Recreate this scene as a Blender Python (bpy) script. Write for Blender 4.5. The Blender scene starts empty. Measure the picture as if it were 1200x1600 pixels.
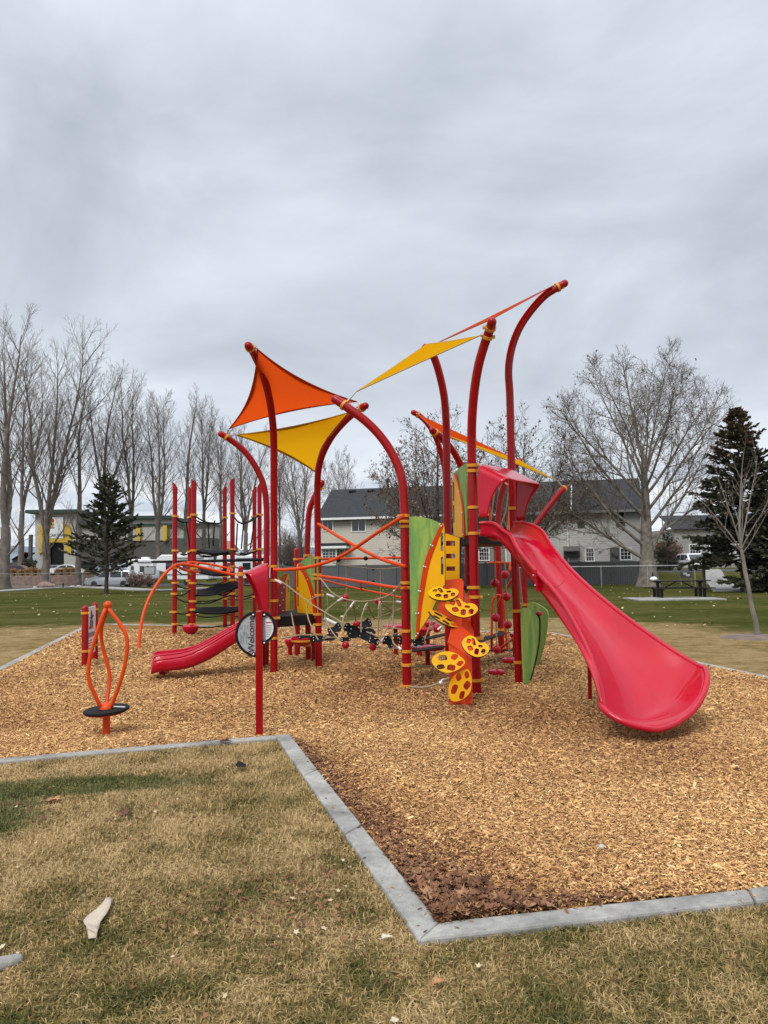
import bpy, math, random
import numpy as np
from mathutils import Vector, Matrix
from mathutils.geometry import tessellate_polygon

scene = bpy.context.scene
COL = scene.collection
R = math.radians
rng = np.random.default_rng(7)
random.seed(7)

# ------------------------------------------------------------------ camera
CAM_H = 1.65
F_PX, CX, CY = 1202.0, 600.0, 800.0
PITCH, ROLL = math.atan(86/1202.0), R(0.8)
_F = Vector((0, math.cos(PITCH), math.sin(PITCH)))
_u0 = Vector((0, -math.sin(PITCH), math.cos(PITCH)))
_r0 = Vector((1, 0, 0))
_U = math.cos(ROLL)*_u0 + math.sin(ROLL)*_r0
_R = math.cos(ROLL)*_r0 - math.sin(ROLL)*_u0
CAM = Vector((0, 0, CAM_H))
cd = bpy.data.cameras.new('camera')
co = bpy.data.objects.new('camera', cd); COL.objects.link(co)
m = Matrix.Identity(4)
for i in range(3):
    m[i][0], m[i][1], m[i][2], m[i][3] = _R[i], _U[i], -_F[i], CAM[i]
co.matrix_world = m
cd.sensor_fit = 'VERTICAL'; cd.sensor_height = 36.0
cd.lens = 36.0*F_PX/1600.0
cd.clip_start = 0.05; cd.clip_end = 20000
scene.camera = co

def ray(px, py):
    return F_PX*_F + (px-CX)*_R - (py-CY)*_U
def W(px, py, D):
    """the point at ground distance D (along y) seen at a photo position"""
    d = ray(px, py)
    return CAM + d*(D/d.y)
def G(px, py, z=0.0):
    d = ray(px, py)
    return CAM + d*((z-CAM_H)/d.z)
def proj(p):
    v = Vector(p)-CAM
    w = v.dot(_F)
    return CX+F_PX*v.dot(_R)/w, CY-F_PX*v.dot(_U)/w

def sstep(a, b, x):
    t = np.clip((x-a)/(b-a), 0, 1)
    return t*t*(3-2*t)
LAWN_Z = -0.02
def ground_z(x, y):
    return float(LAWN_Z + 0.85*sstep(62, 80, y)*sstep(10, 22, x)
                 + 1.15*sstep(97, 103, y)*sstep(-8, -22, x))

# ------------------------------------------------------------------ objects
def _world_loc(o):
    v = Vector((0, 0, 0))
    while o is not None:
        v += o.location; o = o.parent
    return v
def tag(o, label=None, cat=None, group=None, kind=None):
    if label: o['label'] = label
    if cat: o['category'] = cat
    if group: o['group'] = group
    if kind: o['kind'] = kind
    return o
def thing(name, label, cat, loc=(0, 0, 0), group=None):
    o = bpy.data.objects.new(name, None); COL.objects.link(o)
    o.location = loc; o.empty_display_size = 0.2
    return tag(o, label, cat, group)
def copy_tree(o, parent=None):
    c = o.copy(); COL.objects.link(c); c.parent = parent
    for ch in o.children: copy_tree(ch, c)
    return c

def crom(pts, n=6, closed=False):
    P = [Vector(p) for p in pts]
    if len(P) < 3: return P
    out = []
    m_ = len(P)
    rngi = range(m_ if closed else m_-1)
    for i in rngi:
        if closed:
            a, b, c, d = P[(i-1) % m_], P[i], P[(i+1) % m_], P[(i+2) % m_]
        else:
            a = P[i-1] if i > 0 else P[0]*2-P[1]
            b, c = P[i], P[i+1]
            d = P[i+2] if i+2 < m_ else P[-1]*2-P[-2]
        for k in range(n):
            t = k/n
            out.append(0.5*((2*b)+(c-a)*t+(2*a-5*b+4*c-d)*t*t+(3*b-a-3*c+d)*t*t*t))
    if not closed: out.append(P[-1])
    return out

class MB:
    """collects the shapes of ONE mesh object"""
    def __init__(s): s.v, s.f, s.m = [], [], []
    def add(s, vs, fs, mi=0):
        b = len(s.v)
        s.v.extend(tuple(p) for p in vs)
        s.f.extend(tuple(b+i for i in f) for f in fs)
        s.m.extend([mi]*len(fs))
        return s
    def box(s, c, size, rot=None, mi=0):
        hx, hy, hz = size[0]/2, size[1]/2, size[2]/2
        vs = [Vector((x, y, z)) for x in (-hx, hx) for y in (-hy, hy) for z in (-hz, hz)]
        if rot is not None: vs = [rot @ v for v in vs]
        c = Vector(c)
        return s.add([v+c for v in vs], [(0,1,3,2),(4,6,7,5),(0,4,5,1),(2,3,7,6),(0,2,6,4),(1,5,7,3)], mi)
    def bar(s, a, b, w, h, mi=0, up=(0, 0, 1)):
        """rectangular bar from a to b, w sideways, h along up"""
        a, b = Vector(a), Vector(b); d = (b-a).normalized()
        sd = d.cross(Vector(up))
        if sd.length < 1e-4: sd = d.cross(Vector((1, 0, 0)))
        sd.normalize(); u = sd.cross(d)
        vs = []
        for p in (a, b):
            for i, j in ((-1,-1),(1,-1),(1,1),(-1,1)):
                vs.append(p+sd*(i*w/2)+u*(j*h/2))
        return s.add(vs, [(0,1,2,3),(7,6,5,4),(0,4,5,1),(1,5,6,2),(2,6,7,3),(3,7,4,0)], mi)
    def tube(s, pts, r, n=10, cap=True, dome=False, mi=0):
        P = [Vector(p) for p in pts]
        rs = list(r) if hasattr(r, '__len__') else [r]*len(P)
        if dome:   # rounded far end
            t = (P[-1]-P[-2]).normalized(); e = P[-1]; r0 = rs[-1]
            for k in (1, 2, 3, 4):
                a = k/4*math.pi/2
                P.append(e+t*(r0*math.sin(a))); rs.append(max(r0*math.cos(a), 0.002))
        T = []
        for i in range(len(P)):
            a = P[max(i-1, 0)]; b = P[min(i+1, len(P)-1)]
            T.append((b-a).normalized())
        ref = Vector((1, 0, 0)) if abs(T[0].x) < 0.8 else Vector((0, 1, 0))
        u = (ref - T[0]*ref.dot(T[0])).normalized()
        vs, fs = [], []
        for i, p in enumerate(P):
            u = (u - T[i]*u.dot(T[i])).normalized(); w = T[i].cross(u)
            for k in range(n):
                a = 2*math.pi*k/n
                vs.append(p+(u*math.cos(a)+w*math.sin(a))*rs[i])
        for i in range(len(P)-1):
            for k in range(n):
                k2 = (k+1) % n
                fs.append((i*n+k, i*n+k2, (i+1)*n+k2, (i+1)*n+k))
        if cap:
            fs.append(tuple(reversed(range(n))))
            fs.append(tuple((len(P)-1)*n+k for k in range(n)))
        return s.add(vs, fs, mi)
    def lathe(s, c, prof, n=16, axis=(0, 0, 1), mi=0):
        """prof: (radius, height) pairs along axis from c"""
        ax = Vector(axis).normalized()
        ref = Vector((1, 0, 0)) if abs(ax.x) < 0.8 else Vector((0, 1, 0))
        u = (ref-ax*ref.dot(ax)).normalized(); w = ax.cross(u); c = Vector(c)
        vs, fs = [], []
        for (r, h) in prof:
            for k in range(n):
                a = 2*math.pi*k/n
                vs.append(c+ax*h+(u*math.cos(a)+w*math.sin(a))*max(r, 0.0005))
        for i in range(len(prof)-1):
            for k in range(n):
                k2 = (k+1) % n
                fs.append((i*n+k, i*n+k2, (i+1)*n+k2, (i+1)*n+k))
        fs.append(tuple(reversed(range(n)))); fs.append(tuple((len(prof)-1)*n+k for k in range(n)))
        return s.add(vs, fs, mi)
    def ball(s, c, r, n=14, sq=1.0, axis=(0, 0, 1), mi=0):
        k = max(6, n//2)
        return s.lathe(c, [(r*math.sin(math.pi*i/k), -r*sq*math.cos(math.pi*i/k)) for i in range(k+1)], n, axis, mi)
    def plate(s, outline, normal, thick, holes=(), mi=0, side_mi=None):
        """flat 3D polygon with holes, given thickness along -normal"""
        nrm = Vector(normal).normalized()
        loops = [[Vector(p) for p in outline]]+[[Vector(p) for p in h] for h in holes]
        flat = [p for l in loops for p in l]; n = len(flat)
        tris = tessellate_polygon(loops)
        vs = flat+[p-nrm*thick for p in flat]
        fs, side = [], []
        for t in tris:
            a, b, c = (flat[i] for i in t)
            if (b-a).cross(c-a).dot(nrm) < 0: t = (t[0], t[2], t[1])
            fs.append(tuple(t)); fs.append(tuple(n+i for i in reversed(t)))
        o = 0
        for l in loops:
            m_ = len(l)
            for i in range(m_):
                j = (i+1) % m_
                side.append((o+i, o+j, n+o+j, n+o+i))
            o += m_
        b = len(s.v)
        s.add(vs, fs, mi)
        s.f.extend(tuple(b+i for i in f) for f in side); s.m.extend([mi if side_mi is None else side_mi]*len(side))
        return s
    def grid(s, rows, mi=0, closed=False):
        n = len(rows[0]); vs = [p for r in rows for p in r]; fs = []
        for i in range(len(rows)-1):
            for k in range(n if closed else n-1):
                k2 = (k+1) % n
                fs.append((i*n+k, i*n+k2, (i+1)*n+k2, (i+1)*n+k))
        return s.add(vs, fs, mi)
    def build(s, name, mats, parent=None, smooth=40, label=None, solid=None, sub=0, bevel=None, fix=True):
        o0 = _world_loc(parent)
        me = bpy.data.meshes.new(name)
        me.from_pydata([(x-o0.x, y-o0.y, z-o0.z) for x, y, z in s.v], [], s.f)
        mats = mats if isinstance(mats, (list, tuple)) else [mats]
        for mt in mats: me.materials.append(mt)
        if any(s.m): me.polygons.foreach_set('material_index', s.m)
        if fix:
            import bmesh
            bm = bmesh.new(); bm.from_mesh(me); bmesh.ops.recalc_face_normals(bm, faces=bm.faces); bm.to_mesh(me); bm.free()
        if smooth:
            me.shade_smooth(); me.set_sharp_from_angle(angle=R(smooth))
        o = bpy.data.objects.new(name, me); COL.objects.link(o)
        if parent is not None: o.parent = parent
        if label: o['label'] = label
        if solid:
            md = o.modifiers.new('solid', 'SOLIDIFY'); md.thickness = solid; md.offset = 0
        if bevel:
            md = o.modifiers.new('bevel', 'BEVEL'); md.width = bevel; md.segments = 2; md.limit_method = 'ANGLE'; md.angle_limit = R(40)
        if sub:
            md = o.modifiers.new('sub', 'SUBSURF'); md.levels = sub; md.render_levels = sub
        return o

def np_mesh(name, v, f, mats, parent=None, smooth=False, attrs=None, mat_idx=None):
    """v (n,3) and f (m,k) arrays (k fixed) to an object"""
    me = bpy.data.meshes.new(name)
    k = f.shape[1]
    me.vertices.add(len(v)); me.vertices.foreach_set('co', np.ascontiguousarray(v, dtype=np.float32).ravel())
    me.loops.add(f.size); me.loops.foreach_set('vertex_index', np.ascontiguousarray(f, dtype=np.int32).ravel())
    me.polygons.add(len(f))
    me.polygons.foreach_set('loop_start', np.arange(0, f.size, k, dtype=np.int32))
    me.polygons.foreach_set('loop_total', np.full(len(f), k, dtype=np.int32))
    me.polygons.foreach_set('use_smooth', np.full(len(f), smooth))
    mats = mats if isinstance(mats, (list, tuple)) else [mats]
    for mt in mats: me.materials.append(mt)
    if mat_idx is not None: me.polygons.foreach_set('material_index', mat_idx.astype(np.int32))
    me.update(calc_edges=True)
    for nm, a in (attrs or {}).items():
        at = me.attributes.new(nm, 'FLOAT', 'FACE'); at.data.foreach_set('value', a.astype(np.float32))
    me.validate()
    o = bpy.data.objects.new(name, me); COL.objects.link(o)
    if parent is not None: o.parent = parent
    return o

# ------------------------------------------------------------------ materials
MATS = {}
def mat(name, col, rough=0.5, metal=0.0, spec=0.5, var=0.0, vscale=3.0, bump=0.0, bscale=40.0, coat=0.0, trans=0.0):
    m = bpy.data.materials.new(name); m.use_nodes = True
    nt = m.node_tree; b = nt.nodes['Principled BSDF']
    b.inputs['Base Color'].default_value = (*col, 1)
    b.inputs['Roughness'].default_value = rough; b.inputs['Metallic'].default_value = metal
    b.inputs['Specular IOR Level'].default_value = spec
    b.inputs['Coat Weight'].default_value = coat
    geo = nt.nodes.new('ShaderNodeNewGeometry')
    if var:
        nz = nt.nodes.new('ShaderNodeTexNoise'); nz.inputs['Scale'].default_value = vscale; nz.inputs['Detail'].default_value = 5
        nt.links.new(geo.outputs['Position'], nz.inputs['Vector'])
        rp = nt.nodes.new('ShaderNodeValToRGB')
        rp.color_ramp.elements[0].position = 0.3; rp.color_ramp.elements[1].position = 0.7
        rp.color_ramp.elements[0].color = (*[c*(1-var) for c in col], 1)
        rp.color_ramp.elements[1].color = (*[min(c*(1+var), 1) for c in col], 1)
        nt.links.new(nz.outputs['Fac'], rp.inputs['Fac']); nt.links.new(rp.outputs['Color'], b.inputs['Base Color'])
    if bump:
        nb = nt.nodes.new('ShaderNodeTexNoise'); nb.inputs['Scale'].default_value = bscale; nb.inputs['Detail'].default_value = 4
        nt.links.new(geo.outputs['Position'], nb.inputs['Vector'])
        bp = nt.nodes.new('ShaderNodeBump'); bp.inputs['Strength'].default_value = bump; bp.inputs['Distance'].default_value = 0.01
        nt.links.new(nb.outputs['Fac'], bp.inputs['Height']); nt.links.new(bp.outputs['Normal'], b.inputs['Normal'])
    MATS[name] = m
    return m

class NT:
    """small helper for node graphs"""
    def __init__(s, m): s.t = m.node_tree; s.b = s.t.nodes.get('Principled BSDF')
    def n(s, kind, **kw):
        nd = s.t.nodes.new('ShaderNode'+kind)
        for k, v in kw.items(): setattr(nd, k, v)
        return nd
    def l(s, a, b): s.t.links.new(a, b)
    def noise(s, vec, scale, detail=4, rough=0.5, dist=0.0):
        nd = s.n('TexNoise'); nd.inputs['Scale'].default_value = scale; nd.inputs['Detail'].default_value = detail
        nd.inputs['Roughness'].default_value = rough; nd.inputs['Distortion'].default_value = dist
        s.l(vec, nd.inputs['Vector']); return nd.outputs['Fac']
    def ramp(s, fac, stops):
        nd = s.n('ValToRGB'); e = nd.color_ramp.elements
        while len(e) < len(stops): e.new(0.5)
        for i, (p, c) in enumerate(stops):
            e[i].position = p; e[i].color = (*c, 1) if len(c) == 3 else c
        s.l(fac, nd.inputs['Fac']); return nd.outputs['Color']
    def mapr(s, v, a, b, c=0.0, d=1.0):
        nd = s.n('MapRange'); nd.interpolation_type = 'SMOOTHSTEP'
        for k, x in zip(('From Min','From Max','To Min','To Max'), (a, b, c, d)): nd.inputs[k].default_value = x
        s.l(v, nd.inputs['Value']); return nd.outputs['Result']
    def math(s, op, a, b=None):
        nd = s.n('Math', operation=op)
        for i, x in enumerate((a, b)):
            if x is None: continue
            if isinstance(x, (int, float)): nd.inputs[i].default_value = x
            else: s.l(x, nd.inputs[i])
        return nd.outputs[0]
    def mix(s, f, a, b, mode='MIX'):
        nd = s.n('MixRGB', blend_type=mode)
        for i, x in enumerate((f, a, b)):
            if isinstance(x, (int, float)): nd.inputs[i].default_value = x
            elif isinstance(x, tuple): nd.inputs[i].default_value = (*x, 1)
            else: s.l(x, nd.inputs[i])
        return nd.outputs[0]
    def pos(s): return s.n('NewGeometry').outputs['Position']
    def vmul(s, v, xyz):
        nd = s.n('VectorMath', operation='MULTIPLY'); s.l(v, nd.inputs[0]); nd.inputs[1].default_value = xyz; return nd.outputs[0]
    def bump(s, h, strength, dist=0.01):
        nd = s.n('Bump'); nd.inputs['Strength'].default_value = strength; nd.inputs['Distance'].default_value = dist
        s.l(h, nd.inputs['Height']); s.l(nd.outputs['Normal'], s.b.inputs['Normal'])

mat('red_post', (0.30, 0.001, 0.004), 0.28, spec=0.3, var=0.08, vscale=4, bump=0.04, bscale=160)
mat('red_plastic', (0.47, 0.001, 0.02), 0.22, spec=0.25, coat=0.38, var=0.06, vscale=2.5, bump=0.05, bscale=300)
mat('red_dark', (0.30, 0.006, 0.025), 0.5, var=0.12, vscale=6)
mat('yellow_clamp', (0.66, 0.27, 0.02), 0.4, var=0.1, vscale=9)
mat('yellow_panel', (0.8, 0.4, 0.004), 0.45, spec=0.2, var=0.05, vscale=4)
mat('panel_core', (0.03, 0.02, 0.015), 0.6)
mat('orange_panel', (0.66, 0.055, 0.006), 0.42, spec=0.25, var=0.05, vscale=4)
mat('orange_strip', (0.56, 0.04, 0.002), 0.42, spec=0.2, var=0.05)
mat('orange_tube', (0.66, 0.06, 0.003), 0.33, spec=0.3, var=0.06, vscale=6)
mat('black_rubber', (0.007, 0.007, 0.008), 0.65, spec=0.2, var=0.25, vscale=20, bump=0.2, bscale=90)
mat('black_metal', (0.008, 0.008, 0.009), 0.4, spec=0.3)
mat('dark_deck', (0.013, 0.011, 0.01), 0.6, spec=0.25, var=0.3, vscale=12)
mat('tan_rope', (0.36, 0.28, 0.18), 0.85, bump=0.6, bscale=220)
mat('ferrule', (0.75, 0.75, 0.74), 0.35, metal=0.3)
mat('steel', (0.6, 0.6, 0.6), 0.3, metal=0.9)
mat('black_rope', (0.008, 0.008, 0.009), 0.8, spec=0.2, bump=0.5, bscale=200)
mat('bark_pale', (0.2, 0.175, 0.15), 0.9, var=0.3, vscale=2.5, bump=0.6, bscale=14)
mat('bark_grey', (0.155, 0.13, 0.108), 0.9, var=0.35, vscale=2.0, bump=0.6, bscale=14)
mat('bark_syc', (0.185, 0.162, 0.132), 0.9, var=0.45, vscale=3.2, bump=0.5, bscale=9)
mat('twig', (0.16, 0.126, 0.1), 0.9, var=0.25, vscale=1)
mat('bark_dark', (0.05, 0.04, 0.033), 0.95, var=0.3, bump=0.6, bscale=20)
mat('dry_leaf', (0.15, 0.092, 0.058), 0.8, var=0.45, vscale=1.5)
mat('white_paint', (0.78, 0.78, 0.77), 0.45)
mat('vehicle_white', (0.74, 0.75, 0.76), 0.3, coat=0.5)
mat('vehicle_silver', (0.25, 0.27, 0.28), 0.3, metal=0.6, coat=0.5)
mat('glass', (0.02, 0.024, 0.03), 0.06, spec=0.8)
mat('tyre', (0.015, 0.015, 0.015), 0.8)
mat('roof_shingle', (0.026, 0.029, 0.034), 0.9, var=0.3, vscale=4, bump=0.5, bscale=6)
mat('fence_vinyl', (0.085, 0.089, 0.095), 0.6, var=0.08, vscale=1)
mat('galvanised', (0.35, 0.36, 0.36), 0.45, metal=0.7)
mat('asphalt', (0.055, 0.055, 0.058), 0.9, var=0.3, vscale=1.5, bump=0.3, bscale=30)
mat('gravel_brown', (0.17, 0.125, 0.1), 0.95, var=0.35, vscale=3, bump=0.8, bscale=7)
mat('sign_grey', (0.36, 0.37, 0.39), 0.4, var=0.04)
mat('sign_white', (0.74, 0.75, 0.76), 0.4)
mat('ink', (0.02, 0.02, 0.025), 0.5)
mat('ink_grey', (0.2, 0.2, 0.22), 0.5)
mat('ink_red', (0.42, 0.03, 0.03), 0.5)
mat('stucco_grey', (0.46, 0.44, 0.42), 0.9, var=0.08, bump=0.2, bscale=20)
mat('stucco_dark', (0.1, 0.095, 0.09), 0.9, var=0.1)
mat('store_yellow', (0.6, 0.4, 0.035), 0.6, var=0.1)
mat('store_green', (0.02, 0.055, 0.045), 0.6)
mat('boulder', (0.24, 0.17, 0.14), 0.95, var=0.35, vscale=2, bump=0.8, bscale=5)
mat('pale_rock', (0.5, 0.47, 0.43), 0.95, var=0.2, bump=0.6, bscale=9)
mat('reed', (0.38, 0.24, 0.1), 0.9, var=0.3, vscale=2)
mat('mountain', (0.17, 0.2, 0.25), 1.0, var=0.35, vscale=0.004)  # blue-grey base carries the distance haze as colour
mat('cardboard', (0.5, 0.42, 0.33), 0.85, var=0.08, vscale=20)

def siding_mat(name, col, dark=0.6):
    m = mat(name, col, 0.6)
    g = NT(m); sx = g.n('SeparateXYZ'); g.l(g.pos(), sx.inputs[0])
    fr = g.math('FRACT', g.math('MULTIPLY', sx.outputs['Z'], 1/0.2))
    nz = g.noise(g.pos(), 0.7, 4)
    base = g.ramp(nz, [(0.3, tuple(c*0.9 for c in col)), (0.7, tuple(c*1.06 for c in col))])
    # the laps: each board leans out towards its lower edge, a real profile given as bump
    g.l(base, g.b.inputs['Base Color']); g.bump(g.math('SUBTRACT', 1.0, fr), 1.0, 0.05)
    return m
siding_mat('siding_cream', (0.47, 0.43, 0.36)); siding_mat('siding_grey', (0.40, 0.395, 0.37)); siding_mat('siding_tan', (0.22, 0.2, 0.17))

def concrete_mat():
    m = mat('concrete', (0.33, 0.33, 0.32), 0.9); g = NT(m); p = g.pos()
    a = g.noise(p, 2.2, 6, 0.6); b = g.noise(p, 22, 5, 0.6); c = g.noise(p, 140, 2)
    col = g.ramp(a, [(0.32, (0.19, 0.185, 0.17)), (0.46, (0.33, 0.322, 0.3)), (0.6, (0.4, 0.39, 0.362)), (0.74, (0.5, 0.485, 0.45))])
    col = g.mix(0.55, col, g.ramp(b, [(0.3, (0.55, 0.55, 0.55)), (0.7, (1.15, 1.15, 1.13))]), 'MULTIPLY')
    col = g.mix(0.3, col, g.ramp(c, [(0.35, (0.6, 0.6, 0.6)), (0.6, (1.1, 1.1, 1.1))]), 'MULTIPLY')
    g.l(col, g.b.inputs['Base Color'])
    g.bump(g.math('ADD', b, g.math('MULTIPLY', c, 0.5)), 0.5, 0.01)
concrete_mat()

def green_panel_mat():
    m = mat('green_panel', (0.12, 0.28, 0.08), 0.5, spec=0.2); g = NT(m); p = g.vmul(g.pos(), (6, 6, 1.6))
    a = g.noise(p, 1.0, 5, 0.6, 0.6); b = g.noise(g.vmul(g.pos(), (60, 60, 8)), 1.0, 3)
    col = g.ramp(a, [(0.28, (0.1, 0.28, 0.1)), (0.46, (0.18, 0.33, 0.08)), (0.62, (0.32, 0.42, 0.09)), (0.78, (0.24, 0.43, 0.21))])
    col = g.mix(0.25, col, g.ramp(b, [(0.3, (0.7, 0.75, 0.7)), (0.7, (1.15, 1.1, 1.1))]), 'MULTIPLY')
    g.l(col, g.b.inputs['Base Color'])
green_panel_mat()

def sail_mat(name, col):
    m = bpy.data.materials.new(name); m.use_nodes = True; g = NT(m)
    g.b.inputs['Base Color'].default_value = (*col, 1); g.b.inputs['Roughness'].default_value = 1.0; g.b.inputs['Specular IOR Level'].default_value = 0.0
    tr = g.n('BsdfTranslucent'); tr.inputs['Color'].default_value = (*col, 1)
    mx = g.n('MixShader'); mx.inputs[0].default_value = 0.58
    out = g.t.nodes['Material Output']
    g.l(g.b.outputs[0], mx.inputs[1]); g.l(tr.outputs[0], mx.inputs[2]); g.l(mx.outputs[0], out.inputs['Surface'])
    MATS[name] = m
sail_mat('sail_orange', (0.82, 0.095, 0.01)); sail_mat('sail_yellow', (0.92, 0.48, 0.008))
mat('sail_hem_orange', (0.4, 0.03, 0.01), 0.8); mat('sail_hem_yellow', (0.42, 0.24, 0.015), 0.8)

def weather(name, dust=(0.32, 0.25, 0.19), amt=0.16, scale=3.0):
    """dust and scuffs that break up a clean coat"""
    m = MATS[name]; g = NT(m); b = g.b
    lk = b.inputs['Base Color'].links
    base = lk[0].from_socket if lk else tuple(b.inputs['Base Color'].default_value)[:3]
    a = g.noise(g.vmul(g.pos(), (1, 1, 0.5)), scale, 8, 0.7, 0.4); f = g.noise(g.vmul(g.pos(), (22, 22, 6)), 1.0, 4, 0.6)
    k = g.math('MULTIPLY', g.mapr(a, 0.48, 0.8, 0, 1), g.mapr(f, 0.35, 0.75, 0.2, 1))
    g.l(g.mix(g.math('MULTIPLY', k, amt), base, dust), b.inputs['Base Color'])
    r0 = b.inputs['Roughness'].default_value
    g.l(g.mapr(a, 0.35, 0.75, r0*0.85, min(1, r0*1.3)), b.inputs['Roughness']); b.inputs['Coat Roughness'].default_value = 0.06
for nm, am in (('red_post', 0.1), ('red_plastic', 0.12), ('orange_tube', 0.1), ('yellow_panel', 0.1), ('orange_panel', 0.1), ('yellow_clamp', 0.2), ('vehicle_white', 0.15), ('fence_vinyl', 0.12), ('sign_grey', 0.08)): weather(nm, amt=am)

# lawn: one colour rule shared by the soil sheet and the blades
def lawn_color(g, tint=None):
    p = g.pos(); sx = g.n('SeparateXYZ'); g.l(p, sx.inputs[0]); X, Y = sx.outputs['X'], sx.outputs['Y']
    big = g.noise(p, 0.55, 4, 0.6); mid = g.noise(p, 2.6, 5, 0.65); fine = g.noise(p, 26, 3, 0.6)
    near = g.math('ADD', g.math('MULTIPLY', mid, 0.65), g.math('MULTIPLY', big, 0.35))
    near = g.math('ADD', 0.525, g.math('MULTIPLY', g.math('SUBTRACT', near, 0.5), 1.5))
    if tint is not None:
        near = g.math('ADD', near, g.math('MULTIPLY', g.math('SUBTRACT', tint, 0.5), 0.42))
    # nearer the camera the turf keeps more green
    near = g.math('ADD', near, g.mapr(Y, 2.5, 5.5, -0.05, 0.06))
    dorm = g.ramp(near, [(0.28, (0.075, 0.083, 0.02)), (0.4, (0.165, 0.138, 0.042)), (0.52, (0.35, 0.24, 0.092)), (0.7, (0.58, 0.42, 0.21))])
    green = g.ramp(mid, [(0.3, (0.055, 0.078, 0.016)), (0.5, (0.11, 0.125, 0.034)), (0.7, (0.2, 0.17, 0.07))])
    # the sown green strip beside the near kerb
    def ell(cx, cy, rx, ry, sl):
        ex = g.math('DIVIDE', g.math('SUBTRACT', X, cx), rx)
        ey = g.math('DIVIDE', g.math('SUBTRACT', g.math('SUBTRACT', Y, cy), g.math('MULTIPLY', g.math('SUBTRACT', X, cx), sl)), ry)
        return g.math('ADD', g.math('MULTIPLY', ex, ex), g.math('MULTIPLY', ey, ey))
    el = g.math('MINIMUM', ell(-2.45, 6.1, 1.0, 0.26, 0.05), ell(-2.95, 5.35, 0.62, 0.7, 0.0))
    el = g.math('ADD', el, g.math('MULTIPLY', g.math('SUBTRACT', mid, 0.5), 1.6))
    msk = g.mapr(el, 0.6, 1.25, 0.9, 0)
    c_near = g.mix(msk, dorm, green)
    # farther off: green turf with a parched band round the playground
    fx = g.math('DIVIDE', g.math('SUBTRACT', X, -2.6), 10.9); fy = g.math('DIVIDE', g.math('SUBTRACT', Y, 11.5), 12.9)
    d = g.math('POWER', g.math('ADD', g.math('POWER', g.math('ABSOLUTE', fx), 4.0), g.math('POWER', g.math('ABSOLUTE', fy), 4.0)), 0.25)
    d = g.math('ADD', d, g.math('MULTIPLY', g.math('SUBTRACT', big, 0.5), 0.5))
    tan = g.mapr(d, 0.97, 1.1, 1, 0)
    wide = g.noise(g.vmul(p, (0.12, 0.3, 1)), 1.0, 6, 0.65)
    far_g = g.ramp(g.math('ADD', g.math('MULTIPLY', wide, 0.6), g.math('MULTIPLY', near, 0.4)), [(0.36, (0.052, 0.07, 0.015)), (0.5, (0.098, 0.115, 0.031)), (0.66, (0.19, 0.17, 0.065))])
    far_t = g.ramp(near, [(0.38, (0.2, 0.155, 0.066)), (0.52, (0.37, 0.27, 0.125)), (0.7, (0.5, 0.38, 0.2))])
    c_far = g.mix(tan, far_g, far_t)
    col = g.mix(g.mapr(Y, 8.5, 11, 0, 1), c_near, c_far)
    return g.mix(0.5, col, g.ramp(fine, [(0.3, (0.5, 0.5, 0.5)), (0.7, (1.3, 1.3, 1.3))]), 'MULTIPLY'), fine, mid

m = mat('lawn', (0.2, 0.18, 0.08), 1.0, spec=0.0); g = NT(m)
c, fine, mid = lawn_color(g); g.l(g.mix(1.0, c, (0.62, 0.6, 0.57), 'MULTIPLY'), g.b.inputs['Base Color']); g.bump(g.math('ADD', fine, mid), 0.8, 0.03)
m = mat('grass_blade', (0.2, 0.18, 0.08), 0.75, spec=0.25); g = NT(m)
at = g.n('Attribute'); at.attribute_name = 'tint'
c, fine, mid = lawn_color(g, at.outputs['Fac']); g.l(c, g.b.inputs['Base Color'])

def mulch_color(g, tint):
    p = g.pos(); big = g.noise(p, 0.8, 4, 0.6)
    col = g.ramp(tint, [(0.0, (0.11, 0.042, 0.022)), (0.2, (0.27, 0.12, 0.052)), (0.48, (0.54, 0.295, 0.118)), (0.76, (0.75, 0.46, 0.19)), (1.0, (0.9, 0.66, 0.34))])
    return g.mix(0.45, col, g.ramp(big, [(0.32, (0.6, 0.55, 0.52)), (0.6, (1.1, 1.1, 1.1))]), 'MULTIPLY')
m = mat('mulch', (0.3, 0.18, 0.08), 1.0, spec=0.0); g = NT(m); p = g.pos()
vo = g.n('TexVoronoi'); vo.inputs['Scale'].default_value = 38; vo.inputs['Randomness'].default_value = 1
nz = g.n('TexNoise'); nz.inputs['Scale'].default_value = 30; g.l(p, nz.inputs['Vector'])
wv = g.n('VectorMath', operation='ADD'); g.l(g.vmul(p, (1, 1, 1)), wv.inputs[0]); g.l(g.vmul(nz.outputs['Color'], (0.05, 0.05, 0.05)), wv.inputs[1])
g.l(wv.outputs[0], vo.inputs['Vector'])
sc = g.n('SeparateColor'); g.l(vo.outputs['Color'], sc.inputs[0])
g.l(g.mix(1.0, mulch_color(g, sc.outputs[0]), (0.72, 0.68, 0.64), 'MULTIPLY'), g.b.inputs['Base Color'])
g.bump(g.math('ADD', vo.outputs['Distance'], g.math('MULTIPLY', sc.outputs[1], 0.6)), 1.0, 0.03)
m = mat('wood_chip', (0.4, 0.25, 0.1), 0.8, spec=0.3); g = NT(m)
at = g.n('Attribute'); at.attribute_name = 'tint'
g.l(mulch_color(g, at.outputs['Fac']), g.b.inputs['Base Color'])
m = mat('litter', (0.2, 0.1, 0.05), 0.8, spec=0.3); g = NT(m)
at = g.n('Attribute'); at.attribute_name = 'tint'
g.l(g.ramp(at.outputs['Fac'], [(0, (0.06, 0.026, 0.013)), (0.4, (0.17, 0.075, 0.036)), (0.75, (0.3, 0.15, 0.075)), (0.9, (0.42, 0.26, 0.14)), (1.0, (0.62, 0.52, 0.34))]), g.b.inputs['Base Color'])
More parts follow.
